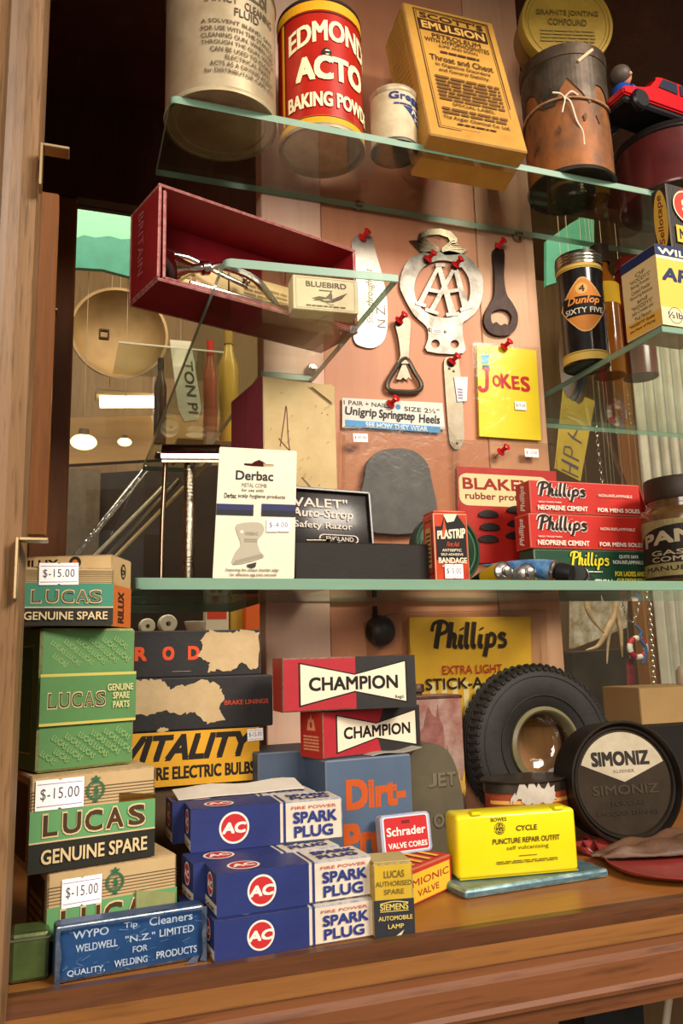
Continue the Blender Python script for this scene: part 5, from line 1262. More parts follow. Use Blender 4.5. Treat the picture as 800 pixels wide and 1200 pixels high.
for i in range(46):
    x, y, a, l = rr.random()*.9+.05, rr.random()*.85+.07, rr.uniform(-.6, .6), rr.uniform(.01, .06); P.stroke(sc, [(x, y), (x+l*cos(a), y+l*sin(a)*2.6)], rr.uniform(.00008, .0003), smooth=False)
wr = mat('#8d98a4', .3, .8, '#3f5f8c', 160, .5)
P.poly(wr, [(0, 0), (.035, .05), (.028, .3), (.04, .5), (.022, .8), (.03, 1), (0, 1)]); P.poly(wr, [(1, 0), (.95, .04), (.975, .2), (.965, .5), (.985, .8), (.97, 1), (1, 1)]); P.poly(wr, [(0, 1), (.0, .95), (.2, .965), (.5, .955), (.8, .97), (1, .95), (1, 1)]); P.poly(wr, [(.85, .02), (.93, .0), (.95, .14), (.9, .12)])
c_wy.put(P, 'front', 'embossed_face')

# ------------------------------------------------------------ black brake cartons and the yellow bulb carton behind
blk = card('#211f1f', '#2e2b2a', .5, .3, 60)
torn_m = card('#bfa67f', '#a88d62', .8, .42, 60)
zb = PY(200, 925, .56).z
c_vi = Carton('bulb_carton', 'black carton with yellow front lettered for electric bulbs, under the two black cartons', 'carton', (120, 924), 304, 862, .09, blk, Y=.56, z=PY(300, 914, .56).z, th=1, worn=mat('#4a4644', .6))
add = box_bm
P = c_vi.front(); P.rect(card('#d29a26', '#c48c20', .45, .35), .0, .0, 1, 1); x = c_vi.w
P.text('#231d18', 'VITALITY', .13, .46, .97, .95, bold=.045, shear=.35); P.text('#231d18', 'MINIATURE ELECTRIC BULBS', -.02+.05, .12, .97, .36, bold=.035); c_vi.put(P)
price_sticker(c_vi.o, m_front(), c_vi.w*1.0-.003, c_vi.h*.86, .011, .008, '$-15.00', .03)
# it rests on a plain cardboard box hidden by the stacks in front
c_ba = Carton('plain_carton', 'plain dark cardboard box carrying the bulb carton behind the spark plug cartons', 'carton', (135, 1010), 296, 930, .085, card('#5a4630', '#46351f', .6, .4), Y=.565, z=zf, th=1, h=c_vi.z-zf-.0003)
c_f2 = Carton('brake_lining_carton', 'black carton torn at the left with red words BRAKE LININGS, lower of the two', 'carton', (120, 856), 320, 797, .08, blk, Y=.562, z=c_vi.zt+.0003, th=1, worn=mat('#3d393a', .6), jit=.0006)
P = c_f2.front()
def ragged(pts, seed, amp=.014, n=6):
    r_ = random.Random(seed); out = []
    for i, p in enumerate(pts):
        q = pts[(i+1) % len(pts)]
        for k in range(n):
            f = k/n; out.append((p[0]+(q[0]-p[0])*f+r_.uniform(-amp, amp)*.5, p[1]+(q[1]-p[1])*f+r_.uniform(-amp, amp)*2.2))
    return out
P.poly(torn_m, ragged([(.22, .99), (.32, .98), (.38, .80), (.46, .85), (.56, .93), (.66, .85), (.70, .62), (.67, .40), (.70, .16), (.60, .10), (.52, .34), (.44, .30), (.34, .40), (.24, .32), (.12, .40), (.12, .9)], 3))
P.poly(torn_m, ragged([(.30, .0), (.32, .08), (.37, .06), (.37, .0)], 5, .006)); P.text('#b8452a', 'BRAKE LININGS', .70, .44, .97, .53, bold=.02); c_f2.put(P)
c_f1 = Carton('brake_lining_carton', 'black carton with orange letters and a large torn bare patch, topmost of the two', 'carton', (120, 793), 306, 740, .08, blk, Y=.563, z=c_f2.zt+.0003, th=1, worn=mat('#4a4443', .6), jit=.0006)
P = c_f1.front(); o_ = '#cb4a22'
for ch, x in zip('FERODO', (.02, .10, .19, .36, .52, .66)): P.text(o_, ch, x+.0, .36, x+.075, .66, bold=.05)
P.poly(torn_m, ragged([(.66, .99), (.80, .93), (.88, .99), (.985, .94), (.985, .18), (.94, .10), (.88, .28), (.80, .10), (.70, .13), (.64, .10), (.66, .3), (.58, .44), (.62, .66), (.60, .78)], 8)); P.rect('#c9b287', .42, .12, .54, .125); c_f1.put(P)

# ------------------------------------------------------------ blue-grey compound box with two red and black plug cartons on it
bluegrey = card('#4f5f74', '#43536a', .5, .35, 20)
ca = PZ(384, 1025, zf)
c_dp = Carton('compound_box', 'large blue grey box with orange lettering behind the spark plug cartons', 'box', (384, 1022), 487, 892, .075, bluegrey, z=zf, Y=.515, th=6, worn=mat('#6a7482', .6), jit=.0006)
Carton('grey_box', 'plain blue grey box beside the orange lettered box, under the plug cartons', 'box', (303, 1000), 383, 883, .05, card('#434f60', '#3a4656', .5, .35, 20), Y=.548, z=zf, th=3, worn=mat('#5d6672', .6))
P = c_dp.front(); o_ = card('#b7521f', '#a8481a', .5, .4, 60)
P.text(o_, 'Dirt-', .22, .60, .92, .84, bold=.05); P.text(o_, 'Pro', .18, .24, .70, .50, bold=.05); P.text(o_, 'cleaner', .2, .06, .9, .16, bold=.02); c_dp.put(P)
chr_ = card('#a82730', '#941f29', .5, .35); chk = card('#262423', '#322f2d', .5, .35); wr2 = mat('#8d7160', .7, 0, '#5d463a', 220, .5)
def bow(P, k='#1f1b19', paper='#d9cdb4', x0=.14, x1=.93, ht=.36, mid=.15, mirror=False):
    for m, g in ((k, .035), (paper, 0)):
        P.poly(m, [(x0-g*.35, .5+ht+g), (.53, .5+mid+g*.7), (x1+g*.35, .5+ht+g), (x1+g*.35, .5-ht-g), (.53, .5-mid-g*.7), (x0-g*.35, .5-ht-g)])
    P.text(k, 'CHAMPION', x0+.06, .37, x1-.06, .63, bold=.035)
c_c2 = Carton('plug_carton', 'red and black spark plug carton with royal arms on its end, under its twin', 'carton', (378.5, 890), 479, 834, .026, chr_, z=c_dp.zt+.0004, Y=.520, th=17, worn=wr2, jit=.0006, w=.084)
c_c2.o.location = (c_c2.o.location.x, c_c2.o.location.y, c_dp.zt+.0004)
P = c_c2.front(); P.poly(chk, [(.62, 1), (1, 1), (1, 0), (.58, 0), (.53, .5)]); bow(P, x0=.14, x1=.95, ht=.38); c_c2.put(P)
Q = c_c2.left(); Q.rect(card('#b52c1f', '#a3261a', .45, .35), 0, 0, 1, 1); r_ = '#d98a68'
Q.circ(r_, .5, .70, .12); Q.poly(r_, [(.3, .58), (.38, .84), (.44, .8), (.5, .94), (.56, .8), (.62, .84), (.7, .58)]); Q.poly('#b52c1f', rrect(.45, .64, .55, .76, .03)); Q.lines(r_, .15, .16, .85, .5, 5, 3, words=3); c_c2.put(Q, 'left', 'printed_end', 'red end with royal arms')
c_c1 = Carton('plug_carton', 'red and black spark plug carton with bow tie emblem, topmost above its twin', 'carton', (331, 824), 488, 771.5, .028, chr_, z=c_c2.zt+.0008, Y=.515, th=-2, worn=wr2, jit=.0006)
P = c_c1.front(); P.rect(chk, .54, 0, 1, 1); bow(P, x0=.13, x1=.92, ht=.38); P.text('#1f1b19', 'Regd.', .835, .16, .905, .24); c_c1.put(P)
Q = c_c1.left(); Q.rect('#a83228', 0, 0, 1, 1); c_c1.put(Q, 'left', 'printed_end')
# loose paper flap between
t = thing('loose_leaflet', 'folded grey paper slip on top of the blue grey box', 'paper', (0, 0, 0)); q = c_dp.o.matrix_basis @ Vector((c_dp.w*.55, .002, c_dp.h+.0001)); t.location = q; t.rotation_euler = (0, 0, radians(14))
bm = bmesh.new(); A = []
for i in range(9):
    x = i/8*.042; A.append([bm.verts.new((x, y, z+.0008*sin(i*.9)+i*.0002)) for y, z in ((0, .0002), (.02, .0002), (.02, .0008), (0, .0008))])
for i in range(8):
    for k in range(4): bm.faces.new((A[i][k], A[i][(k+1) % 4], A[i+1][(k+1) % 4], A[i+1][k]))
bm.faces.new(A[0][::-1]); bm.faces.new(A[-1]); obj('sheet', bm, card('#a29a8f', '#867d72', .7, .4), t)

# ------------------------------------------------------------ blue and white spark plug cartons
white_c = card('#d3c8b8', '#b9aa94', .55, .35, 40); wr3 = mat('#b3ada6', .7, 0, '#5b6180', 220, .5, .3)
BL = card('#28336a', '#232b59', .45, .35, 40); RD = '#b32a2c'
def plug(A, bx, top, z, lab, Y=None, by=None, th=None, depth=.026, h=None, w=None):
    c = Carton('spark_plug_carton', lab, 'carton', A, bx, top, depth, white_c, z=z, Y=Y, by=by, th=th, h=h, w=w, worn=wr3, jit=.0006, group=None)
    P = c.front(); P.rect(BL, 0, 0, .575, 1); P.rect(BL, .595, 0, .612, 1)
    k = c.H = c.h/c.w
    P.circ('#d9d0c4', .275, .5, .375); P.circ(RD, .275, .5, .325)
    P.text('#e3d9cc', 'A', .197, .37, .277, .63, bold=.05, shear=.1); P.text('#e3d9cc', 'C', .277, .37, .352, .63, bold=.05, shear=.1)
    P.text('#b5463c', 'FIRE POWER', .65, .80, .955, .875, bold=.01); P.text('#2a3570', 'SPARK', .66, .46, .96, .74, bold=.045); P.text('#2a3570', 'PLUG', .665, .12, .93, .40, bold=.045)
    c.put(P)
    T = c.top(); T.rect(BL, 0, 0, .575, 1); T.rect(BL, .595, 0, .612, 1); T.circ('#d9d0c4', .2, .45, .33); T.circ(RD, .2, .45, .28); T.text('#e3d9cc', 'AC', .13, .34, .27, .58, bold=.05)
    T.text('#2a3570', 'SPARK', .66, .52, .96, .80, bold=.045); T.text('#2a3570', 'PLUG', .665, .14, .93, .42, bold=.045); c.put(T, 'top', 'printed_top')
    Q = c.left(); Q.rect(BL, 0, .28, 1, 1); Q.circ('#d9d0c4', .5, .64, .29); Q.circ(RD, .5, .64, .25); Q.text('#e3d9cc', 'AC', .32, .54, .68, .74, bold=.05); Q.text('#2b2a30', 'C-45 NRC', .12, .08, .88, .18, bold=.02); c.put(Q, 'left', 'printed_end')
    return c
p1 = plug((251, 1129), 439, 1080, zf, 'bottom front blue and white spark plug carton, against the floor lip', th=3)
p2 = plug((253.6, 1076), 437, 1025, p1.zt+.0004, 'blue and white spark plug carton in the middle of the front stack', th=3)
p3 = plug((223, 1000), 402, 949, p2.zt+.0004, 'blue and white spark plug carton topmost of the front stack, shifted to the left', th=-1)
def behind(c, dx, dy, z, lab, dth=0):
    q = c.o.matrix_basis @ Vector((dx, c.d+dy, 0)); a = proj((q.x, q.y, z))
    return plug((a[0], a[1]), 0, 0, z, lab, Y=q.y, th=math.degrees(c.th)+dth, h=c.h, w=c.w, depth=c.d)
p4 = behind(p1, -.008, .001, zf, 'bottom rear blue and white spark plug carton, behind the bottom front one', 2)
p5 = behind(p2, -.006, .001, p4.zt+.0004, 'middle rear spark plug carton showing its end behind the middle front one', 2)
p6 = behind(p3, -.007, .001, p5.zt+.0004, 'rear spark plug carton at the top, behind the topmost front one', 2)
# folded instruction sheet on the top pair
q = p6.o.matrix_basis @ Vector((.004, .004, p6.h+.0004))
t = thing('instruction_sheet', 'folded white instruction sheet lying on the spark plug cartons', 'paper', q, p6.th+.05)
bm = bmesh.new(); A = []
for i in range(11):
    x = i/10*.080; z = .0012+.0016*sin(i*.55)**2; A.append([bm.verts.new((x, y, zz)) for y, zz in ((0, z*.2), (.019, z+.002), (.019, z+.0028), (0, z*.2+.0006))])
for i in range(10):
    for k in range(4): bm.faces.new((A[i][k], A[i][(k+1) % 4], A[i+1][(k+1) % 4], A[i+1][k]))
bm.faces.new(A[0][::-1]); bm.faces.new(A[-1]); obj('sheet', bm, card('#cfc6b8', '#b8ad9c', .7, .35), t)

# ------------------------------------------------------------ small cartons at the middle front
c_lp = Carton('lamp_carton', 'small upright yellow and black car lamp carton in front of the thermionic carton', 'carton', (439, 1101), 486.5, 1013, .022, card('#c3a12c', '#a9882a', .5, .35), z=zf, by=1096.5, worn=mat('#a8935a', .7, 0, '#6a5a34', 220, .5), jit=.0005)
P = c_lp.front(); k = '#2a2b30'; y_ = '#cdb55c'
P.rect(card('#26282f', '#33343a', .5, .3), 0, 0, 1, .51); g = '#6d5a20'
P.text(g, 'LUCAS', .27, .80, .78, .90, bold=.025); P.text(g, 'AUTHORISED', .06, .69, .96, .76, bold=.015); P.text(g, 'SPARE', .26, .58, .76, .65, bold=.015)
P.text(y_, 'SIEMENS', .15, .37, .85, .455, bold=.02); P.rect(y_, .15, .35, .85, .36); P.stroke(y_, [(.15, .46), (.5, .485), (.85, .46)], .0005); P.text(y_, 'AUTOMOBILE', .1, .235, .94, .295, bold=.02); P.text(y_, 'LAMP', .33, .125, .72, .185, bold=.02); P.poly('#cfc3a6', [(.5, .02), (.72, .10), (.62, .0)])
c_lp.put(P)
bm = bmesh.new(); add_box(bm, .0008, .001, c_lp.h, c_lp.w-.0008, c_lp.d-.0005, c_lp.h+.0007, .0002, M=Matrix.Translation((0, 0, 0)))
obj('top_flap', bm, card('#b3a06a', '#95814c', .6, .4), c_lp.o)
qa = PZ(486, 1062, zf); qb = PZ(530.6, 1041, zf); dv = (qb-qa)
qs = qa-dv*1.1
a0 = proj(qs)
c_tv = Carton('valve_carton', 'yellow and red thermionic valve carton lying behind the small yellow lamp carton', 'carton', a0, 530.6, 0, .028, card('#b8332a', '#a02a22', .5, .35), z=zf, by=1041, h=ztop(qa, 1018)-zf, worn=mat('#a8583c', .7), jit=.0005)
P = c_tv.front(); P.rect('#d3ae31', .02, .08, .965, .86); P.text('#9c2a24', 'THERMIONIC', .18, .50, .95, .70, bold=.015, rise=.0); P.text('#9c2a24', 'VALVE', .56, .2, .82, .38, bold=.015); c_tv.put(P)
T = c_tv.top()
for i in range(9): T.poly('#d3ae31', [(.06+i*.1, .12), (.10+i*.1, .12), (.13+i*.1, .88), (.09+i*.1, .88)])
c_tv.put(T, 'top', 'printed_top')
# red core tin on the valve carton, leaning on the blue grey box
a = PZ(448.5, 1004, c_tv.zt+.0005)
th_c = radians(4); W = width_to(a, th_c, 507); H = ztop(a, 957)-a.z
t = thing('valve_core_tin', 'small red and white valve core tin leaning on the blue grey box', 'tin', a)
t.rotation_euler = (radians(-8), 0, th_c)
print('core tin', a, W, H)
obj('body', prism_bm(rrect(0, 0, W, H, .003), 0, .007), mat('#c9c4c0', .35, .2, '#4a5f96', 30, .4), t)
P = Print(W, H); P.poly('#8fa0c4', rrect(.02, .02, .98, .98, .06)); P.poly('#d3ccc8', rrect(.045, .05, .955, .95, .05)); P.poly('#b2252a', rrect(.07, .08, .93, .92, .05)); P.text('#e0d6cc', 'Schrader', .11, .46, .89, .68, bold=.025); P.text('#e0d6cc', 'VALVE CORES', .12, .15, .9, .29, bold=.03); P.lines('#3a1a1a', .42, .76, .58, .84, 2, 2, words=2)
P.build('printed_face', t, m_front())

# ------------------------------------------------------------ yellow repair outfit on a blue-green slab
A0, B0 = PZ(562.5, 1052, zf), PZ(713.6, 1028, zf); th_s = atan2(B0.y-A0.y, B0.x-A0.x)
sl = Carton('patch_tin', 'flat teal blue wrapped slab under the yellow repair outfit case', 'packet', (545, 1055), 713.6, 0, .045, mat('#35545a', .3, .35, '#7a97a0', 60, .42, .2, .6, 60), z=zf, th=math.degrees(th_s), h=.0055, bev=.0018, seg=2, mesh='slab', worn=mat('#5f8088', .25, .6, '#a6c4cc', 110, .45))
ya = PZ(537, 1033, sl.zt); 
yel = mat('#e3cf16', .28, 0, '#d9c313', 14, .4, coat=.3)
c_y = Carton('repair_outfit_case', 'bright yellow plastic cycle puncture repair case lettered in black', 'case', (537, 1033), 679, 956, .022, yel, z=sl.zt+.0002, by=1020.5, bev=.003, seg=3, mesh='case', jit=0)
for p_ in c_y.body.data.polygons: p_.use_smooth = True
c_y.body.data.set_sharp_from_angle(angle=radians(40))
P = c_y.front(); k = '#3d3516'
P.text(k, 'BOWES', .285, .865, .415, .925, bold=.02); P.circ(k, .355, .755, .095); P.ring('#d3bf1a', .355, .755, .082, .008); P.text('#d3bf1a', 'SEAL', .31, .765, .40, .815, bold=.02); P.text('#d3bf1a', 'FAST', .31, .70, .40, .75, bold=.02)
P.text(k, 'CYCLE', .49, .70, .665, .785, bold=.025); P.text(k, 'PUNCTURE REPAIR OUTFIT', .29, .515, .85, .60, bold=.02); P.text(k, 'self vulcanising', .40, .395, .75, .48, bold=.0); P.lines('#6a5c1c', .5, .31, .65, .33, 1, 2, words=2); P.lines('#6a5c1c', .31, .21, .82, .265, 2, 4, fill=.5)
c_y.put(P)
for x in (.13, .82): obj('hinge_lug', box_bm(c_y.w*x, -.0006, c_y.h-.001, c_y.w*(x+.08), .006, c_y.h+.0014, .0006), yel, c_y.o)
obj('lid_seam', box_bm(.001, -.0003, c_y.h*.0+.0005, c_y.w-.001, .0002, .0012), mat('#b9a60f', .4), c_y.o)

# ------------------------------------------------------------ right side: tyre, oval tins, wax tin
def oval_can():
    p = PZ(518, 1010, zf); rx = rad(43, p); H = ztop((p.x, p.y), 873)-zf
    t = thing('oil_can', 'dull grey brown oval can with rounded top and embossed letters beside the blue grey box', 'can', (p.x, p.y+.012, zf), radians(2))
    body = mat('#6e6552', .42, .35, '#57503f', 30, .45, .1, .2, 60)
    out = [(-rx, 0), (rx*.98, 0), (rx, H*.35), (rx*.93, H*.6), (rx*.75, H*.82), (rx*.45, H*.955), (0, H), (-rx*.45, H*.955), (-rx*.75, H*.82), (-rx*.93, H*.6), (-rx, H*.35)]
    o = [(v.x, v.y) for v in smooth_path([(a, b, 0) for a, b in out[1:]], 5)]+[(-rx*.98, 0)]
    bm = prism_bm(o, 0, .02); bmesh.ops.bevel(bm, geom=[e for e in bm.edges if abs(e.verts[0].co.y-e.verts[1].co.y) < 1e-6], offset=.002, segments=3, affect='EDGES'); obj('body', bm, body, t, True, 50)
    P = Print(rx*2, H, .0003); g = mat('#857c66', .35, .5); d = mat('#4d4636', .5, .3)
    for ch, a, b in (('J', .44, .58), ('E', .60, .72), ('T', .74, .88)): P.text(d, ch, a+.012, .605, b+.012, .725, bold=.03); P.text(g, ch, a, .615, b, .735, bold=.03)  # darker offset copies paint the shade beside the raised letters
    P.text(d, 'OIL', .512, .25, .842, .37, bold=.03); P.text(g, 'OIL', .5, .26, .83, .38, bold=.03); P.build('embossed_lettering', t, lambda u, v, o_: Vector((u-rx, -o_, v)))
oval_can()
def rusty_can():
    p = PY(514, 915, .60); W = rad(37, p); H = ztop(p, 815)-zf
    t = thing('rusty_can', 'rusty red and white square can with a round screw cap behind the oval can', 'can', (p.x, p.y, zf), radians(4))
    obj('body', box_bm(-W, 0, 0, W, .028, H, .002, seg=2), mat('#7a4238', .6, .1, '#a08c7e', 40, .45, .5, .3, 90), t, True, 30)
    obj('rim', box_bm(-W-.0006, -.0006, H-.003, W+.0006, .0286, H-.0005, .0008), mat('#5d4438', .5, .5, '#3e2c22', 60, .5), t)
    P = Print(2*W, H, .0003); P.poly('#b08a3a', ragged([(.80, .30), (.98, .34), (.98, .46), (.82, .44)], 2, .02)); P.poly(mat('#9a6a60', .6, .2, '#6d3a34', 50, .5), ragged([(.1, .35), (.5, .3), (.7, .6), (.55, .85), (.15, .8)], 6, .05)); P.build('flaked_paint', t, lambda u, v, o_: Vector((u-W, -o_, v)))
    r = rad(10, p); obj('cap', lathe_bm([(r*.7, 0), (r*.7, .002), (r, .003), (r, .008), (r*.9, .009), (0, .009)], 28, caps=False, M=Matrix.Translation((-W*.42, .012, H))), mat('#5a463a', .5, .6, '#3a2b22', 90, .5), t, True, 40)
rusty_can()
# yellow sole packet leaning on the planks
c = (548, 770)
t = on_plank('sole_packet', 'yellow rubber sole packet with black script in a clear bag, behind the tyre', 'packet', *c, off=.002)
cd = outl([(477, 724), (618, 723), (620, 845), (479, 845)], c)
obj('card', prism_bm(cd, -.005, -.001), card('#d3a62c', '#c59624', .5, .35), t)
x0, z0 = cd[3]; W = cd[2][0]-cd[3][0]; H = cd[0][1]-cd[3][1]; P = Print(W, H)
for i in range(9): P.rect('#d8c98c', .16+i*.09, 0, .205+i*.09, .36)
phillips(P, [(ink('#2b1d10'), 1.15, 0, 0)], .18, .60, .84, .96); P.text('#a8321f', 'EXTRA LIGHT', .26, .435, .76, .52, bold=.015); P.text('#2b1d10', 'STICK-A-SOLES', .12, .29, .98, .40, bold=.02)
P.build('printed_face', t, lambda u, v, o_: Vector((x0+u, -.005-o_, z0+v)))
bg = outl([(471, 718), (634, 715), (640, 850), (471, 850)], c); obj('clear_bag', prism_bm(bg, -.0075, -.0002), plastic, t)

def tyre():
    p = PY(628, 864, .628); p.z = zf
    R = (ztop((p.x, p.y), 780)-zf)/2; cpt = Vector((p.x, p.y, zf+R))
    t = thing('tyre_ashtray', 'black rubber toy sized tyre with a clear glass dish in its hub, standing on edge', 'tyre', cpt)
    t.rotation_euler = (radians(90-3), 0, radians(-2)); ri = R*.47; hw = .017
    rub = mat('#211f1d', .6, 0, '#2d2a26', 60, .4, .3, .15, 300)
    prof = [(ri, -hw*.7), (ri*1.05, -hw*.85), (R*.72, -hw), (R*.90, -hw*.96), (R*.97, -hw*.78), (R*.99, -hw*.6), (R, 0), (R*.99, hw*.6), (R*.97, hw*.78), (R*.90, hw*.96), (R*.72, hw), (ri*1.05, hw*.85), (ri, hw*.7)]
    bm = bmesh.new(); add_lathe(bm, prof+[prof[0]], 96, caps=False); bmesh.ops.remove_doubles(bm, verts=bm.verts[:], dist=1e-6)
    obj('tyre', bm, rub, t, True, 60)
    bm = bmesh.new(); n = 64                                   # shoulder blocks of the tread
    for i in range(n):
        a = 2*pi*i/n
        for s in (-1, 1):
            M_ = Matrix.Rotation(a, 4, 'Z') @ Matrix.Translation((R*.972, 0, s*hw*.66)) @ Matrix.Rotation(s*radians(-28), 4, 'Y')
            add_box(bm, -R*.035, -R*.026, -hw*.34, R*.022, R*.026, hw*.34, .0006, M=M_)
    for k in (-.28, 0, .28):
        add_tube(bm, [(R*1.0*cos(2*pi*i/n), R*1.0*sin(2*pi*i/n), hw*k) for i in range(n)], R*.016, 6, closed=True)
    obj('tread', bm, rub, t)
    bm = bmesh.new()
    for r_ in (R*.62, R*.86): add_tube(bm, [(r_*cos(2*pi*i/n), r_*sin(2*pi*i/n), hw*.98) for i in range(n)], R*.008, 6, closed=True)
    tw_ = obj('sidewall_rings', bm, rub, t, True)
    gl = mat('#a8a083', .1, 0, coat=1); gl2 = sheet_glass('#e7e2cc', 1, .02, 1.5, .2, .05)
    obj('glass_rim', lathe_bm([(ri*.84, hw*.5), (ri*.86, hw*.98), (ri*.93, hw*1.08), (ri*1.02, hw*.98), (ri*1.02, hw*.6), (ri*.9, hw*.4)], 64, caps=False), edge_glass('#857a5a', .35), t, True, 50)
    obj('glass_dish', lathe_bm([(ri*.86, hw*.7), (ri*.8, -hw*.2), (ri*.6, -hw*.5), (0, -hw*.55)], 64, caps=False), gl2, t, True, 60)
    P = Print(.01, .01, base=.0); P.poly('#ded9d2', [(.1, 0), (.75, .25), (1, .95), (.4, .8), (.2, .5)]); P.build('paper_tag', t, lambda u, v, o: Vector((u-.004, v-ri*.86, hw*1.0+o)))
tyre()
def oval_tin():
    p = PY(619, 960, .572); p.z = zf; rx = rad(53, p); H = ztop((p.x, p.y-.019), 914)-zf
    t = thing('oval_tin', 'oval tin with orange printed side and dark chipped lid in front of the tyre', 'tin', (p.x, p.y, zf), radians(-2))
    ell = circle(0, 0, rx, .019, 48); el2 = circle(0, 0, rx*1.025, .0198, 48)
    M_ = Matrix(((1, 0, 0, 0), (0, 0, 1, 0), (0, 1, 0, 0), (0, 0, 0, 1)))
    zl = ztop((p.x, p.y-.019), 929)-zf+.002
    obj('body', prism_bm(ell, 0, zl, M=M_), mat('#b3512c', .35, .2, '#7d3320', 50, .42, .1), t, True, 50)
    bm = prism_bm(el2, zl-.002, H, M=M_); bmesh.ops.bevel(bm, geom=[e for e in bm.edges if e.verts[0].co.z > H-1e-5 and e.verts[1].co.z > H-1e-5], offset=.002, segments=3, affect='EDGES')
    obj('lid', bm, mat('#4a3f34', .4, .4, '#332a22', 50, .5), t, True, 50)
    def f(u, v, o):
        a = -pi*.92+u/rx*1.0; return Vector(((rx*1.03+o)*cos(a), (.0199+o)*sin(a), v))
    P = Print(rx*2.75, H, .0003); 
    P.poly(card('#c7bdac', '#9c9080', .6, .4, 60), ragged([(.22, .70), (.30, .90), (.44, .95), (.60, .90), (.64, .72), (.5, .66), (.36, .68)], 4, .03)); P.poly(card('#c7bdac', '#9c9080', .6, .4, 60), ragged([(.80, .74), (.90, .88), (.97, .74)], 9, .02)); P.build('chipped_paint', t, f, cut=.003)
    def f2(u, v, o):
        a = -pi*.92+u/rx*1.0; return Vector(((rx*1.002+o)*cos(a), (.0192+o)*sin(a), v))
    P = Print(rx*2.75, zl, .0003); P.rect('#d29a4a', 0, .78, 1, .84); P.rect('#d29a4a', 0, .18, 1, .24); P.text('#4a241a', 'BALM', .38, .40, .68, .70, bold=.03, shear=.2); P.build('printed_side', t, f2, cut=.003)
oval_tin()
def wax_tin():
    p = PZ(738, 992, zf); R = rad(71, p)
    t = thing('wax_tin', 'round dark brown car wax tin lying on its side with worn lettered lid facing out', 'tin', (p.x+.002, p.y, zf+R*1.005+.0005))
    t.rotation_euler = (radians(90-5), 0, radians(-9)); D = .036
    bw = mat('#2f2720', .35, .3, '#221c17', 40, .45)
    obj('body', lathe_bm([(0, -D), (R*.93, -D), (R*.97, -D+.002), (R*.955, -D+.004), (R*.955, -.004)], 64, caps=False), bw, t, True, 50)
    obj('rim', lathe_bm([(R*.955, -.008), (R, -.007), (R*1.0, .002), (R*.97, .003), (R*.95, .001), (R*.93, -.0035), (R*.915, -.004), (R*.90, -.002), (R*.87, -.002), (R*.855, -.004), (R*.84, -.0045)], 64, caps=False), bw, t, True, 35)
    obj('lid', lathe_bm([(R*.86, -.0045), (R*.84, -.0035), (0, -.0035)], 64, caps=False), mat('#3d3226', .4, .35, '#2d241b', 26, .45), t, True, 40)
    P = Print(2*R, 2*R, -.0032); 
    arc = [(.5+.405*cos(a), .5+.405*sin(a)) for a in [radians(22+i*136/24) for i in range(25)]]
    P.poly(card('#b8ad94', '#8d8068', .5, .3, 40), [(.5, .50)]+[(arc[0][0], arc[0][1])]+arc[1:]); k = '#2b241e'
    P.text(k, 'SIMONIZ', .22, .63, .75, .75, bold=.05, arc=.0); P.text('#6d604c', 'KLEENER', .41, .575, .6, .60); d = '#2f271f'
    P.text('#3b3124', 'SIMONIZ', .2, .40, .8, .48, bold=.03); P.text(d, 'FOR CARS', .36, .315, .66, .355, bold=.02); P.text('#2f271f', 'LACQUER ENAMEL', .22, .235, .78, .275, bold=.01)
    P.build('printed_face', t, lambda u, v, o: Vector((u-R, v-R, o)))
    # second, dark tin behind at the left
    p2 = PZ(668, 950, zf); r2 = rad(40, p2)
wax_tin()
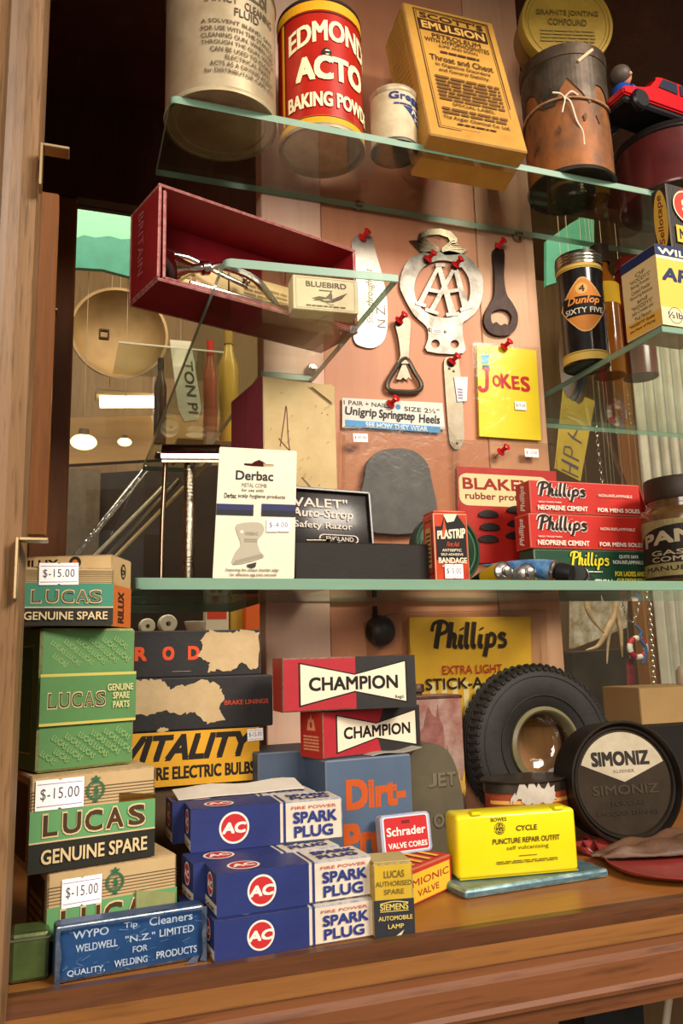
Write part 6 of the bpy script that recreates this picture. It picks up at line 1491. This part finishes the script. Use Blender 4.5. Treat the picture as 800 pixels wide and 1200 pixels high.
def red_dish():
    p = PZ(812, 1006, zf)
    t = thing('red_dish', 'shallow red enamelled metal dish with a hole near its pointed tip', 'dish', (p.x, p.y, zf))
    tip = PZ(680, 990, zf)-p; lo = PZ(714.5, 1022, zf)-p; lo2 = PZ(771, 1039, zf)-p; rt = PZ(860, 1038, zf)-p
    out = [(tip.x, tip.y), (tip.x+.006, tip.y-.006), (lo.x, lo.y), (lo2.x, lo2.y), (rt.x, rt.y), (rt.x+.03, .01), (.03, .05), (lo2.x+.01, .055), (lo.x+.012, .036)]
    o = [(v.x, v.y) for v in smooth_path([(a, b, 0) for a, b in out], 6, True)]
    bm = bmesh.new(); n = len(o); cx = sum(a for a, b in o)/n; cy = sum(b for a, b in o)/n; rings = []
    for f, z in ((.80, .0), (.90, .0022), (1.0, .0052), (1.0, .0062), (.97, .0062), (.88, .0036), (.78, .0022), (.4, .0018)): rings.append([bm.verts.new((cx+(a-cx)*f, cy+(b-cy)*f, z)) for a, b in o])
    for k in range(len(rings)-1):
        for i in range(n): bm.faces.new((rings[k][i], rings[k][(i+1) % n], rings[k+1][(i+1) % n], rings[k+1][i]))
    bm.faces.new(rings[0][::-1]); bm.faces.new(rings[-1])
    obj('dish', bm, mat('#9c3834', .3, .0, '#6f2f2a', 34, .42, .1, .15, 80, coat=.3), t, True, 60)
    h = lathe_bm([(.0022, 0), (.0022, .0006), (0, .0006)], 20, caps=False, M=Matrix.Translation((cx+(tip.x-cx)*.90, cy+(tip.y-cy)*.90, .0046))); obj('hole_eyelet', h, ink('#1d100d'), t)
    # crumpled brown leather lying in it
    t2 = thing('leather_scrap', 'crumpled brown leather scrap lying in the red dish', 'leather', (p.x, p.y, zf+.0045))
    bm = bmesh.new(); N, Mm = 34, 20; grid = []; rr = random.Random(5)
    x0, x1 = lo.x+.006, .05; 
    for i in range(N+1):
        col_ = []
        for j in range(Mm+1):
            f, g = i/N, j/Mm; yb_ = lo2.y*.25+.006-.012*f+.016*(1-f)**2; y1_ = .040-.016*(1-f)
            x = x0+(x1-x0)*f+.004*sin(g*9); y = yb_+(y1_-yb_)*g
            e = min(f, 1-f, g, 1-g); z = .0035*min(1, e*9)*(1.1+sin(f*17+g*5)*.5+sin(g*13-f*6)*.45)+.004*f*min(1, e*8)+rr.uniform(0, .0004)
            col_.append(bm.verts.new((x, y, z)))
        grid.append(col_)
    for i in range(N):
        for j in range(Mm): bm.faces.new((grid[i][j], grid[i+1][j], grid[i+1][j+1], grid[i][j+1]))
    r = bmesh.ops.extrude_face_region(bm, geom=bm.faces[:]); bmesh.ops.translate(bm, vec=(0, 0, .0012), verts=[v for v in r['geom'] if isinstance(v, bmesh.types.BMVert)])
    obj('scrap', bm, mat('#452d22', .5, 0, '#684a33', 45, .42, .1, .6, 120), t2, True, 80)
red_dish()
# ------------------------------------------------------------ what stands beyond the back glass
YR = 2.3
wallm = wood('#7d6240', '#664c2f', 'z', 6, 0.6, 0, .3, '#3a2616')
structure('wall_rear', box_bm(-1.6, YR, 0.3, 2.6, YR+.03, 2.9), wallm, 'brown timber wall far behind the cabinet')
structure('floor_rear', box_bm(-1.6, YP+.1, .55, 2.6, YR, .6), wallm, 'brown floor behind the cabinet')
structure('ceiling_rear', box_bm(-1.6, YP+.1, 2.55, 2.6, YR, 2.6), wood('#7a5c3a', '#684c2e', 'x', 6, .6, 0, .3, '#4a3520'), 'brown boarded ceiling behind the cabinet')
DY = .32
def at(px, py, Y): return PY(px, py, Y+DY if 1.0 < Y < 1.6 else Y)
def slab(name, label, cat, pts, Y, th, m, part='panel', group=None, zbot=None, cord=None):
    """A flat-fronted thing outlined by sight lines at depth Y, with real thickness behind it."""
    c = at(sum(p[0] for p in pts)/len(pts), sum(p[1] for p in pts)/len(pts), Y)
    t = thing(name, label, cat, c, 0, group)
    o = [((at(p[0], p[1], Y)-c).x, (at(p[0], p[1], Y)-c).z) for p in pts]
    if zbot is not None:
        mz = sorted(q[1] for q in o)[1]+.01; o = [(q[0], zbot-c.z) if q[1] <= mz else q for q in o]
    obj(part, prism_bm(o, 0, th), m, t)
    if cord: hang(t, c, at(*cord, Y), th*.5)
    return t, c, o
def hang(t, c, q, dy=0.0, r=.0006):
    """Thin cord from a hanging thing up to the boarded ceiling."""
    obj('hanging_cord', tube_bm([(q.x-c.x, q.y+dy-c.y, q.z-c.z), (q.x-c.x, q.y+dy-c.y, 2.552-c.z)], r, 6), mat('#8a7a62', .8), t)
# wide horizontal beam and boards on the far wall, seen through the left glass
t, c, o = slab('wall_board', 'wide pale brown board across the far wall seen through the left glass', 'board', [(60, 490), (330, 484), (330, 530), (60, 545)], 1.9, .03, wood('#a88354', '#8f6c42', 'x', 5, .6, 0, .3, '#6d4c2c'))
t, c, o = slab('tall_cabinet', 'dark open cupboard seen low through the left glass', 'cupboard', [(96, 556), (330, 540), (330, 760), (88, 760)], 1.75, .3, mat('#2a1c12', .6, 0, '#1d130c', 8, .5), 'carcass', zbot=.6)
t, c, o = slab('speckled_board', 'speckled grey brown board at the lower left behind the glass', 'panel', [(60, 548), (118, 550), (112, 770), (55, 770)], 1.7, .02, mat('#5f5140', .6, 0, '#4a3d2e', 40, .5), 'board', zbot=.6)
# long fluorescent fitting and two bulbs
def tube_lamp():
    a, b = at(117, 471, 1.5), at(189, 471, 1.5); t = thing('fluorescent_lamp', 'bright white fluorescent ceiling tube seen through the left glass', 'lamp', a)
    L = (b-a).length; r = rad(7, a)
    obj('tube', tube_bm([(0, 0, 0), (b-a)], r, 16), glow('#fff0d2', 6.0), t, True)
    obj('housing', box_bm(-.01, -.004, r*1.1, L+.01, r*3.2, r*2.2, .002), mat('#b9a078', .5), t); hang(t, a, a+Vector((L*.15, 0, r*3))); hang(t, a, a+Vector((L*.85, 0, r*3)))
    for px0, px1, lab in ((83, 113, 'larger glowing bulb at the left edge of the back glass'), (138, 154, 'smaller glowing bulb seen under the white tube')):
        p = at((px0+px1)/2, 518, 1.6); r = rad((px1-px0)/2, p); t = thing('light_bulb', lab, 'lamp', p)
        b_ = bmesh.new(); bmesh.ops.create_uvsphere(b_, u_segments=20, v_segments=14, radius=r, matrix=Matrix.Diagonal((1, .7, .62, 1)))
        obj('globe', b_, glow('#ffd494', 4.5), t, True, 80); obj('holder', lathe_bm([(0, r*.5), (r*.4, r*.5), (r*.4, r*1.0), (r*.2, r*1.1), (0, r*1.1)], 20, caps=False), mat('#5a4630', .5), t, True, 40); hang(t, p, p+Vector((0, 0, r*1.05)))
tube_lamp()
# teal cloth bag hanging at the top left, teal sheet at the top right
t, c, o = slab('teal_cloth', 'teal green cloth hung high behind the left glass', 'cloth', [(88, 238), (176, 250), (176, 327), (150, 324), (120, 316), (88, 314)], 1.25, .01, mat('#5d927a', .5), 'cloth', cord=(130, 246))
P = Print(.1, .1, base=.002); o_ = [((at(x, y, 1.25)-c).x/.1, (at(x, y, 1.25)-c).z/.1) for x, y in ((88, 280), (98, 276), (112, 279), (128, 277), (142, 281), (176, 279), (176, 327), (150, 324), (120, 316), (88, 314))]
P.poly(mat('#256b5d', .5, 0, '#1e5d50', 30, .4), o_); P.build('darker_hem', t, lambda u, v, q: Vector((u, -q, v)))
t, c, o = slab('teal_sheet', 'teal green painted sheet high behind the right glass', 'sheet', [(640, 282), (668, 262), (696, 246), (696, 296), (668, 306), (655, 330), (640, 335)], 1.2, .01, mat('#437d68', .5, 0, '#3b715e', 20, .4), 'sheet', cord=(690, 254))
# big round hat-like basket and hanging white paddle sign
def basket():
    p = at(140, 392, 1.42); R = rad(54, p); t = thing('round_basket', 'large round brown basket hanging upright behind the left glass', 'basket', p); t.rotation_euler = (radians(90), 0, 0)
    obj('bowl', lathe_bm([(R, 0), (R*1.03, .004), (R*1.03, .012), (R*.97, .012), (R*.9, -.01), (R*.72, -.035), (R*.3, -.05), (0, -.05)], 56, caps=False), mat('#a08258', .6, 0, '#7d603c', 14, .45, .1, .4, 120), t, True, 50)
    b2 = obj('hanging_cord', tube_bm([(0, R, 0), (0, 2.552-p.z, 0)], .0006, 6), mat('#8a7a62', .8), t)
basket()
t, c, o = slab('paddle_sign', 'hanging white paddle shaped sign with dark lettering running down it', 'sign', [(199, 398), (224, 400), (230, 440), (236, 478), (232, 492), (216, 494), (209, 480), (204, 440)], 1.15, .006, card('#cfc7b8', '#b0a692', .5, .4, 30), cord=(212, 400))
P = Print(.1, .1, base=.0004)
def rp(x, y): v = at(x, y, 1.15)-c; return v.x/.1, v.z/.1
x0, y0 = rp(217, 484); x1, y1 = rp(229, 424); P.text('#4a453c', 'TON PI', x0, y0, x1, y1, rot=-1, bold=.02)
P.build('lettering', t, lambda u, v, q: Vector((u+(v)*-.12, -q, v)))
# rear cupboard shelf of glass with a clip
pa, pb = at(139, 400, 1.06), at(262, 415, 1.06)
b_ = box_bm(0, 0, -.003, (pb-pa).length*1.0, .16, 0); t = tag(obj('glass_shelf', b_, [shelf_clear]), 'small glass shelf beyond the left back glass with a bright front edge', 'shelf'); t.location = (pa.x, pa.y, pa.z)
obj('front_edge', box_bm(0, -.0012, -.003, (pb-pa).length, 0, 0), mat('#e8e2d0', .2), t)
p = at(122, 391, 1.10); t = thing('shelf_clip', 'dark square shelf clip beyond the left back glass', 'clip', p); obj('clip', prism_bm(rrect(-.009, -.009, .009, .009, .002), 0, .008, holes=[rrect(-.006, -.006, .006, .006, .001)]), mat('#5c4a36', .4, .6), t)
# bundle of clear rods and a cane leaning across
def rod(pa, pb, Y0, Y1, r, m, name, lab, cat, part='rod'):
    a, b = at(*pa, Y0), at(*pb, Y1); t = thing(name, lab, cat, a); obj(part, tube_bm([(0, 0, 0), b-a], r, 14), m, t, True)
rod((78, 665), (172, 548), 1.16, 1.20, .0065, sheet_glass('#d9d6cc', 1, .1, 1.5, .3, .25), 'glass_rod', 'thick clear rod leaning at the far left behind the glass', 'rod')
rod((95, 668), (196, 566), 1.18, 1.22, .0042, mat('#a89f8c', .3, .4), 'metal_rod', 'grey metal rod leaning between the clear rod and the cane', 'rod')
rod((108, 672), (210, 562), 1.20, 1.22, .005, mat('#5e5546', .4, .3), 'dark_rod', 'darker grey brown rod leaning beside the pale cane', 'rod')
rod((120, 668), (246, 540), 1.22, 1.24, .0036, mat('#c2a878', .5), 'cane', 'pale bamboo cane leaning behind the razor', 'cane', 'stick')
RSZ = at(246, 520, 1.2).z
t = thing('rear_shelf', 'narrow brown shelf board beyond the left glass carrying the far bottles', 'shelf', (.22, 1.15+DY, RSZ-.012)); obj('board', box_bm(-.02, .02, 0, .45, .12, .0118, .001), wood('#6a4c2e', '#553a20', 'x', 10, .6), t)
# red and yellow bottles beyond, at the right of the sign
def far_bottle(px, py0, py1, Y, r, col, lab, capc):
    p = at(px, py1, Y); h = at(px, py0, Y).z-RSZ; p.z = RSZ; t = thing('far_bottle', lab, 'bottle', p)
    obj('body', lathe_bm([(0, 0), (r, 0), (r, h*.66), (r*.5, h*.8), (r*.42, h*.86)], 28, caps=False), mat(col, .25), t, True, 50); obj('cap', lathe_bm([(r*.5, h*.86), (r*.5, h), (0, h)], 20, caps=False), mat(capc, .4), t, True, 40)
far_bottle(246, 400, 520, 1.2, .014, '#8a4a38', 'brownish red bottle beyond the back glass beside the paddle sign', '#b0241e')
far_bottle(268, 385, 520, 1.23, .02, '#a5843a', 'olive yellow bottle beyond the back glass by the planks', '#8c6a2c')
far_bottle(187, 420, 520, 1.22, .012, '#3a2a20', 'narrow dark bottle left of the paddle sign', '#241a14')
# things seen under the long shelf at the left, on a rear board
rb = at(160, 742, 1.10).z
t, c, o = slab('rear_board', 'narrow rear shelf board carrying white reels beyond the back glass', 'board', [(120, 742), (330, 742), (330, 752), (120, 752)], 1.07, .2, wood('#6a4c2e', '#553a20', 'x', 10, .6), 'board')
tz = at(160, 742, 1.07).z
for x_ in (o[0][0]+.02, o[1][0]-.02): obj('leg', box_bm(x_-.01, .05, .6-c.z, x_+.01, .15, o[2][1]+.001), wood('#6a4c2e', '#553a20', 'x', 10, .6), t)
def reel(px, Y, r, lab):
    p = at(px, 730, Y); t = thing('white_reel', lab, 'reel', (p.x, p.y, tz+r+.0005)); t.rotation_euler = (radians(90), 0, radians(8))
    obj('reel', lathe_bm([(r*.28, -.008), (r*.9, -.008), (r, -.006), (r, .006), (r*.9, .008), (r*.28, .008), (r*.28, -.008)], 36, caps=False), mat('#cdc6b6', .5), t, True, 50)
reel(196, 1.10, .0155, 'white reel with a dark hole standing behind the glass under the long shelf'); reel(172, 1.14, .0135, 'smaller white reel leaning left of the holed reel'); 
p = at(228, 735, 1.12); t = thing('white_bowl', 'small white bowl beyond the glass under the long shelf', 'bowl', (p.x, p.y, tz)); r = .018
obj('bowl', lathe_bm([(0, 0), (r*.5, 0), (r*.5, .002), (r*.8, .008), (r, .02), (r*.97, .0205), (r*.75, .010), (0, .004)], 36, caps=False), mat('#d2ccbc', .3), t, True, 60)
p = at(252, 742, 1.15); 
def rear_pack(px0, px1, py0, Y, col, lab, txt=None, tc='#ffffff'):
    a = at(px0, 742, Y); b = at(px1, 742, Y); h = at(px0, py0, Y).z-tz; t = thing('far_carton', lab, 'carton', (a.x, a.y, tz+.0003)); W = b.x-a.x
    obj('carton', box_bm(0, 0, 0, W, .03, h, .0008), card(col), t)
    P = Print(W, h)
    if txt == 'dots': P.circ('#1b1714', .62, .88, .045); P.circ('#c2402c', .3, .9, .06); P.circ('#c2402c', .4, .72, .07); P.rect('#c2402c', .05, .3, .9, .45)
    elif txt: P.rect('#e6d9c8', .2, .86, .9, .93); P.rect('#2a211c', .2, .93, .9, .95); P.text(tc, txt, .55, .68, .95, .76)
    else: P.rect('#b58a30', .05, .5, .95, .55)
    P.build('printed_face', t, m_front())
rear_pack(241, 268, 686, 1.16, '#cfc3b0', 'white carton with red and black dots beyond the glass under the long shelf', 'dots')
rear_pack(270, 287, 682, 1.18, '#c2a03c', 'plain mustard carton beyond the glass under the long shelf'); rear_pack(288, 318, 684, 1.15, '#cf5a22', 'orange carton with white print beyond the glass beside the planks', 'ITT')
# right side: corrugated iron, post, yellow plate, chains, strap, antlers, keyring, carton
def iron():
    a = at(752, 560, 1.75); t = thing('corrugated_sheet', 'sheet of pale corrugated iron standing beyond the right back glass', 'sheet', (a.x, a.y, 1.0))
    bm = bmesh.new(); N = 160; W = .5; A = []
    for i in range(N+1):
        x = W*i/N; y = .009*sin(2*pi*x/.034); A.append([bm.verts.new((x, y+d, z)) for z in (-.25, 1.35) for d in (0, .0012)])
    for i in range(N):
        p, q = A[i], A[i+1]
        for f in ((p[0], q[0], q[2], p[2]), (p[1], p[3], q[3], q[1]), (p[0], p[1], q[1], q[0]), (p[2], q[2], q[3], p[3])): bm.faces.new(f)
    bm.faces.new((A[0][0], A[0][2], A[0][3], A[0][1])); bm.faces.new((A[-1][0], A[-1][1], A[-1][3], A[-1][2]))
    obj('sheet', bm, mat('#c9c3b4', .45, .2, '#a79f8e', 10, .4), t, True, 60)
iron()
a, b = at(733, 480, 1.45), at(754, 480, 1.45)
t = thing('timber_post', 'rough brown timber post beyond the right back glass beside the iron sheet', 'post', (a.x, a.y, .7)); obj('post', box_bm(0, 0, 0, b.x-a.x, .05, 1.6, .003), wood('#9a6b3c', '#7d5028', 'z', 16, .6, 0, .4, '#4d2f16'), t)
t, c, o = slab('number_plate', 'yellow number plate hanging on edge behind the right glass, dark letters running upward', 'plate', [(650, 549), (680, 564), (697, 470), (660, 455)], 1.12, .002, mat('#d8bd52', .4, 0, '#c4a640', 20, .4), 'plate', cord=(680, 464))
P = Print(.1, .1, base=.0003); k = '#6d6570'
def rq(x, y): v = at(x, y, 1.12)-c; return v.x/.1, v.z/.1
def seg(*pts): P.stroke(k, [rq(*p) for p in pts], .0034, smooth=False)
seg((657.5, 539), (677, 550)); seg((657, 548), (676.5, 558)) if False else None
seg((658, 550), (677, 559)); seg((657.5, 538), (677.5, 548)); seg((668, 543), (667, 554))
seg((660, 531), (678, 540)); seg((660, 531), (661, 523), (668, 524), (670, 529), (669, 535))
seg((665, 507), (671, 513), (681, 519)); seg((671, 513), (676, 504)); P.build('plate_letters', t, lambda u, v, q: Vector((u, -q, v)))
def chain(pts, Y, lab, n, r=.0032, col='#b8b0a0'):
    q = [at(x, y, Y) for x, y in pts]; t = thing('chain', lab, 'chain', q[0]); path = smooth_path([p-q[0] for p in q], 12); m_ = mat(col, .25, 1.0)
    L = [0]
    for i in range(1, len(path)): L.append(L[-1]+(path[i]-path[i-1]).length)
    bm = bmesh.new()
    for k in range(n):
        s = L[-1]*(k+.5)/n; i = max(j for j in range(len(L)) if L[j] <= s); i = min(i, len(path)-2)
        f = (s-L[i])/max(L[i+1]-L[i], 1e-9); p = path[i].lerp(path[i+1], f); d = (path[i+1]-path[i]).normalized()
        hl = L[-1]/n*.68; M_ = Matrix.Translation(p) @ d.to_track_quat('Z', 'Y').to_matrix().to_4x4() @ Matrix.Rotation(pi/2*(k % 2)+.6, 4, 'Z')
        add_tube(bm, [M_ @ Vector((hl*.5*cos(a), 0, hl*sin(a))) for a in [2*pi*j/10 for j in range(10)]], hl*.16, 5, closed=True)
    o = obj('links', bm, m_, t, True); o['kind'] = 'stuff'
    hang(t, q[0], q[0]+Vector((0, 0, -.001)))
chain([(699, 500), (702, 535), (707, 575)], 1.1, 'steel chain hanging beside the yellow number plate', 14); chain([(760, 690), (763, 745), (767, 812)], 1.2, 'thin steel chain hanging down the timber post', 20); chain([(727, 690), (731, 715), (740, 729), (747, 715), (750, 690)], 1.1, 'looped silver necklace chain above the red and white ring', 22)
def strip(pts, Y, w_, m_, name, lab, cat, th=.003, part='strap'):
    q = [at(x, y, Y) for x, y in pts]; t = thing(name, lab, cat, q[0]); obj(part, tube_bm(smooth_path([p-q[0] for p in q], 8), w_, 10, flat=.35), m_, t, True); hang(t, q[0], q[0]+Vector((0, 0, -.002)))
strip([(704, 492), (718, 530), (735, 575)], 1.22, .006, mat('#6b4630', .4, 0, '#4a2f20', 40, .5), 'leather_strap', 'brown leather strap hanging slantwise before the timber post', 'strap')
def antler(paths, Y, lab):
    q0 = at(*paths[0][0], Y); t = thing('antler', lab, 'antler', q0); bm = bmesh.new()
    for ps in paths:
        sp = smooth_path([at(x, y, Y)-q0 for x, y in ps], 8); n = len(sp); add_tube(bm, sp, .005, 10, rs=[.0072*(1-i/(n-1))**.7+.0008 for i in range(n)])
    obj('antler', bm, mat('#c2a886', .5, 0, '#95774f', 30, .45), t, True); hang(t, q0, q0+Vector((0, 0, -.002)))
antler([[(688, 690), (688, 712), (696, 728), (708, 742)]], 1.14, 'curved pale antler tine hanging left of the larger antlers'); antler([[(722, 688), (721, 715), (715, 735), (712, 755), (711, 778)], [(717, 728), (708, 745), (700, 757), (686, 762)], [(722, 715), (727, 740), (729, 770)]], 1.18, 'branched pale antler hanging behind the right glass under the shelf')
def ring_key():
    p = at(747, 759, 1.135); R = rad(11, p); t = thing('lifebuoy_keyring', 'small red and white lifebuoy key ring with blue cord behind the glass', 'key ring', p); t.rotation_euler = (radians(90), 0, 0)
    bm = bmesh.new(); n = 48
    pts = [(R*cos(2*pi*i/n), R*sin(2*pi*i/n), 0) for i in range(n)]; add_tube(bm, pts, R*.3, 12, closed=True)
    for f in bm.faces:
        cc = f.calc_center_median(); a = (atan2(cc.y, cc.x)/(2*pi)*8+.5) % 2; f.material_index = int(a)
    obj('ring', bm, [mat('#d6cfc6', .4), mat('#a82026', .4)], t, True)
    obj('cord', tube_bm(smooth_path([(0, R*2.4, 0), (R*.5, R*1.6, .004), (R*.2, R*1.0, .004), (R*.8, 0, .006), (R*.6, -R*1.2, .004), (R*.3, -R*1.7, .002)]), .0035, 10), mat('#3a5a85', .7), t, True)
    obj('hanging_cord', tube_bm([(0, R*2.3, 0), (0, 2.552-p.z, 0)], .0006, 6), mat('#8a7a62', .8), t)
ring_key()
strip([(738, 772), (739, 800), (741, 845)], 1.16, .011, mat('#7d1f1e', .5, 0, '#4d1414', 60, .5), 'patterned_strap', 'dark red patterned strap hanging below the key ring', 'strap')
t, c, o = slab('trinket_card', 'brown framed picture of trinkets hung behind the antlers', 'picture', [(672, 690), (735, 690), (735, 735), (672, 760)], 1.5, .02, mat('#8a7652', .5, 0, '#c9bfae', 26, .5, .6), 'board', cord=(700, 691))
t, c, o = slab('dark_chest', 'dark wooden chest standing low behind the right glass', 'chest', [(670, 765), (742, 760), (742, 860), (665, 860)], 1.3, .2, mat('#3f3220', .5, 0, '#2b2115', 8, .5), 'chest', zbot=.6)
P = Print(1, 1); 
c_tn = Carton('plain_carton', 'plain tan cardboard box at the right edge behind the wax tin', 'carton', (752, 850), 830, 806, .06, card('#a8865a', '#967448', .6, .35, 20), Y=.70, z=PY(752, 850, .70).z, th=0, worn=mat('#8d6d42', .7))
bk = c_tn; c_bk = Carton('black_box', 'black box under the tan cardboard box at the right edge', 'box', (752, 930), 830, 0, .08, mat('#1c1a19', .5), Y=.69, z=ZF+.0002, th=0, h=bk.z-ZF-.0006)
p = at(797, 806, .74); t = thing('white_pot', 'rounded pale pink pot with a white letter on the tan box', 'pot', (p.x+.004, .73, c_tn.zt+.0002)); r = .013
obj('pot', lathe_bm([(0, 0), (r, 0), (r*1.05, .004), (r*1.0, .014), (r*.7, .019), (0, .020)], 32, caps=False), mat('#c9b7a0', .4), t, True, 60)
P = Print(.02, .02, .0004); P.text('#efe8dc', 'N', .2, .2, .6, .7, bold=.06); P.build('letter', t, m_cyl(r*1.05, 0, -.7), cut=.002)
# below the sill: lower compartment
structure('wall_lower', box_bm(-.2, .62, .6, 1.6, .64, ZF-.03), wood('#7a5a38', '#5f4326', 'z', 14, .6, 0, .3, '#3a2716'), 'brown boards of the lower compartment')
c_ = at(658, 1190, .55); t = thing('pale_board', 'pale planed board standing in the lower compartment', 'board', (at(635, 1195, .55).x, .55, .75)); obj('board', box_bm(0, 0, 0, at(683, 1195, .55).x-at(635, 1195, .55).x, .02, ZF-.06-.75, .001), wood('#b08a5c', '#9c774a', 'z', 14, .5), t)
t, c, o = slab('dark_bag', 'crinkled black plastic bag in the lower compartment', 'bag', [(685, 1168), (700, 1152), (735, 1146), (752, 1150), (756, 1230), (684, 1230)], .52, .05, mat('#141414', .3, 0, '#24221f', 30, .5, .1, .8, 60), 'bag')
a = at(786, 1150, .50); b_ = at(778, 1215, .50); t = thing('white_stick', 'pale round stick leaning in the lower compartment', 'stick', b_); obj('stick', tube_bm([(0, 0, 0), a-b_], .0026, 12), mat('#b9a890', .5), t, True)
t, c, o = slab('red_flag', 'small folded red cloth in the lower compartment', 'cloth', [(772, 1156), (786, 1148), (797, 1152), (790, 1168), (778, 1172)], .60, .021, mat('#b8281e', .5), 'cloth')
# an added warm fill, out of view, brightens the space beyond the glass
area_light('rear_fill_light', (.35, 1.2, 2.45), (.4, 1.65, 1.3), 1.6, .3, 30, (1.0, .84, .62))

# repeats of one kind share a group
for base, g in {'spark_plug_carton': 'blue and white spark plug cartons', 'spares_carton': 'green and cream spares cartons', 'cement_carton': 'stacked cement cartons', 'brake_lining_carton': 'black brake lining cartons', 'plug_carton': 'red and black plug cartons', 'glass_shelf': 'glass shelves', 'shelf_peg': 'shelf pegs', 'shelf_bracket': 'bent shelf brackets', 'cement_tube': 'cement tubes on the glass shelf', 'leaning_disc': 'discs standing on edge', 'light_bulb': 'bulbs behind the glass', 'far_bottle': 'bottles beyond the glass', 'white_reel': 'white reels beyond the glass', 'far_carton': 'cartons beyond the glass', 'antler': 'hanging antlers', 'chain': 'hanging chains', 'bottle_opener': 'bottle openers pinned to the planks'}.items():
    for o in SC.objects:
        if o.parent is None and o.name.split('.')[0] == base: o['group'] = g
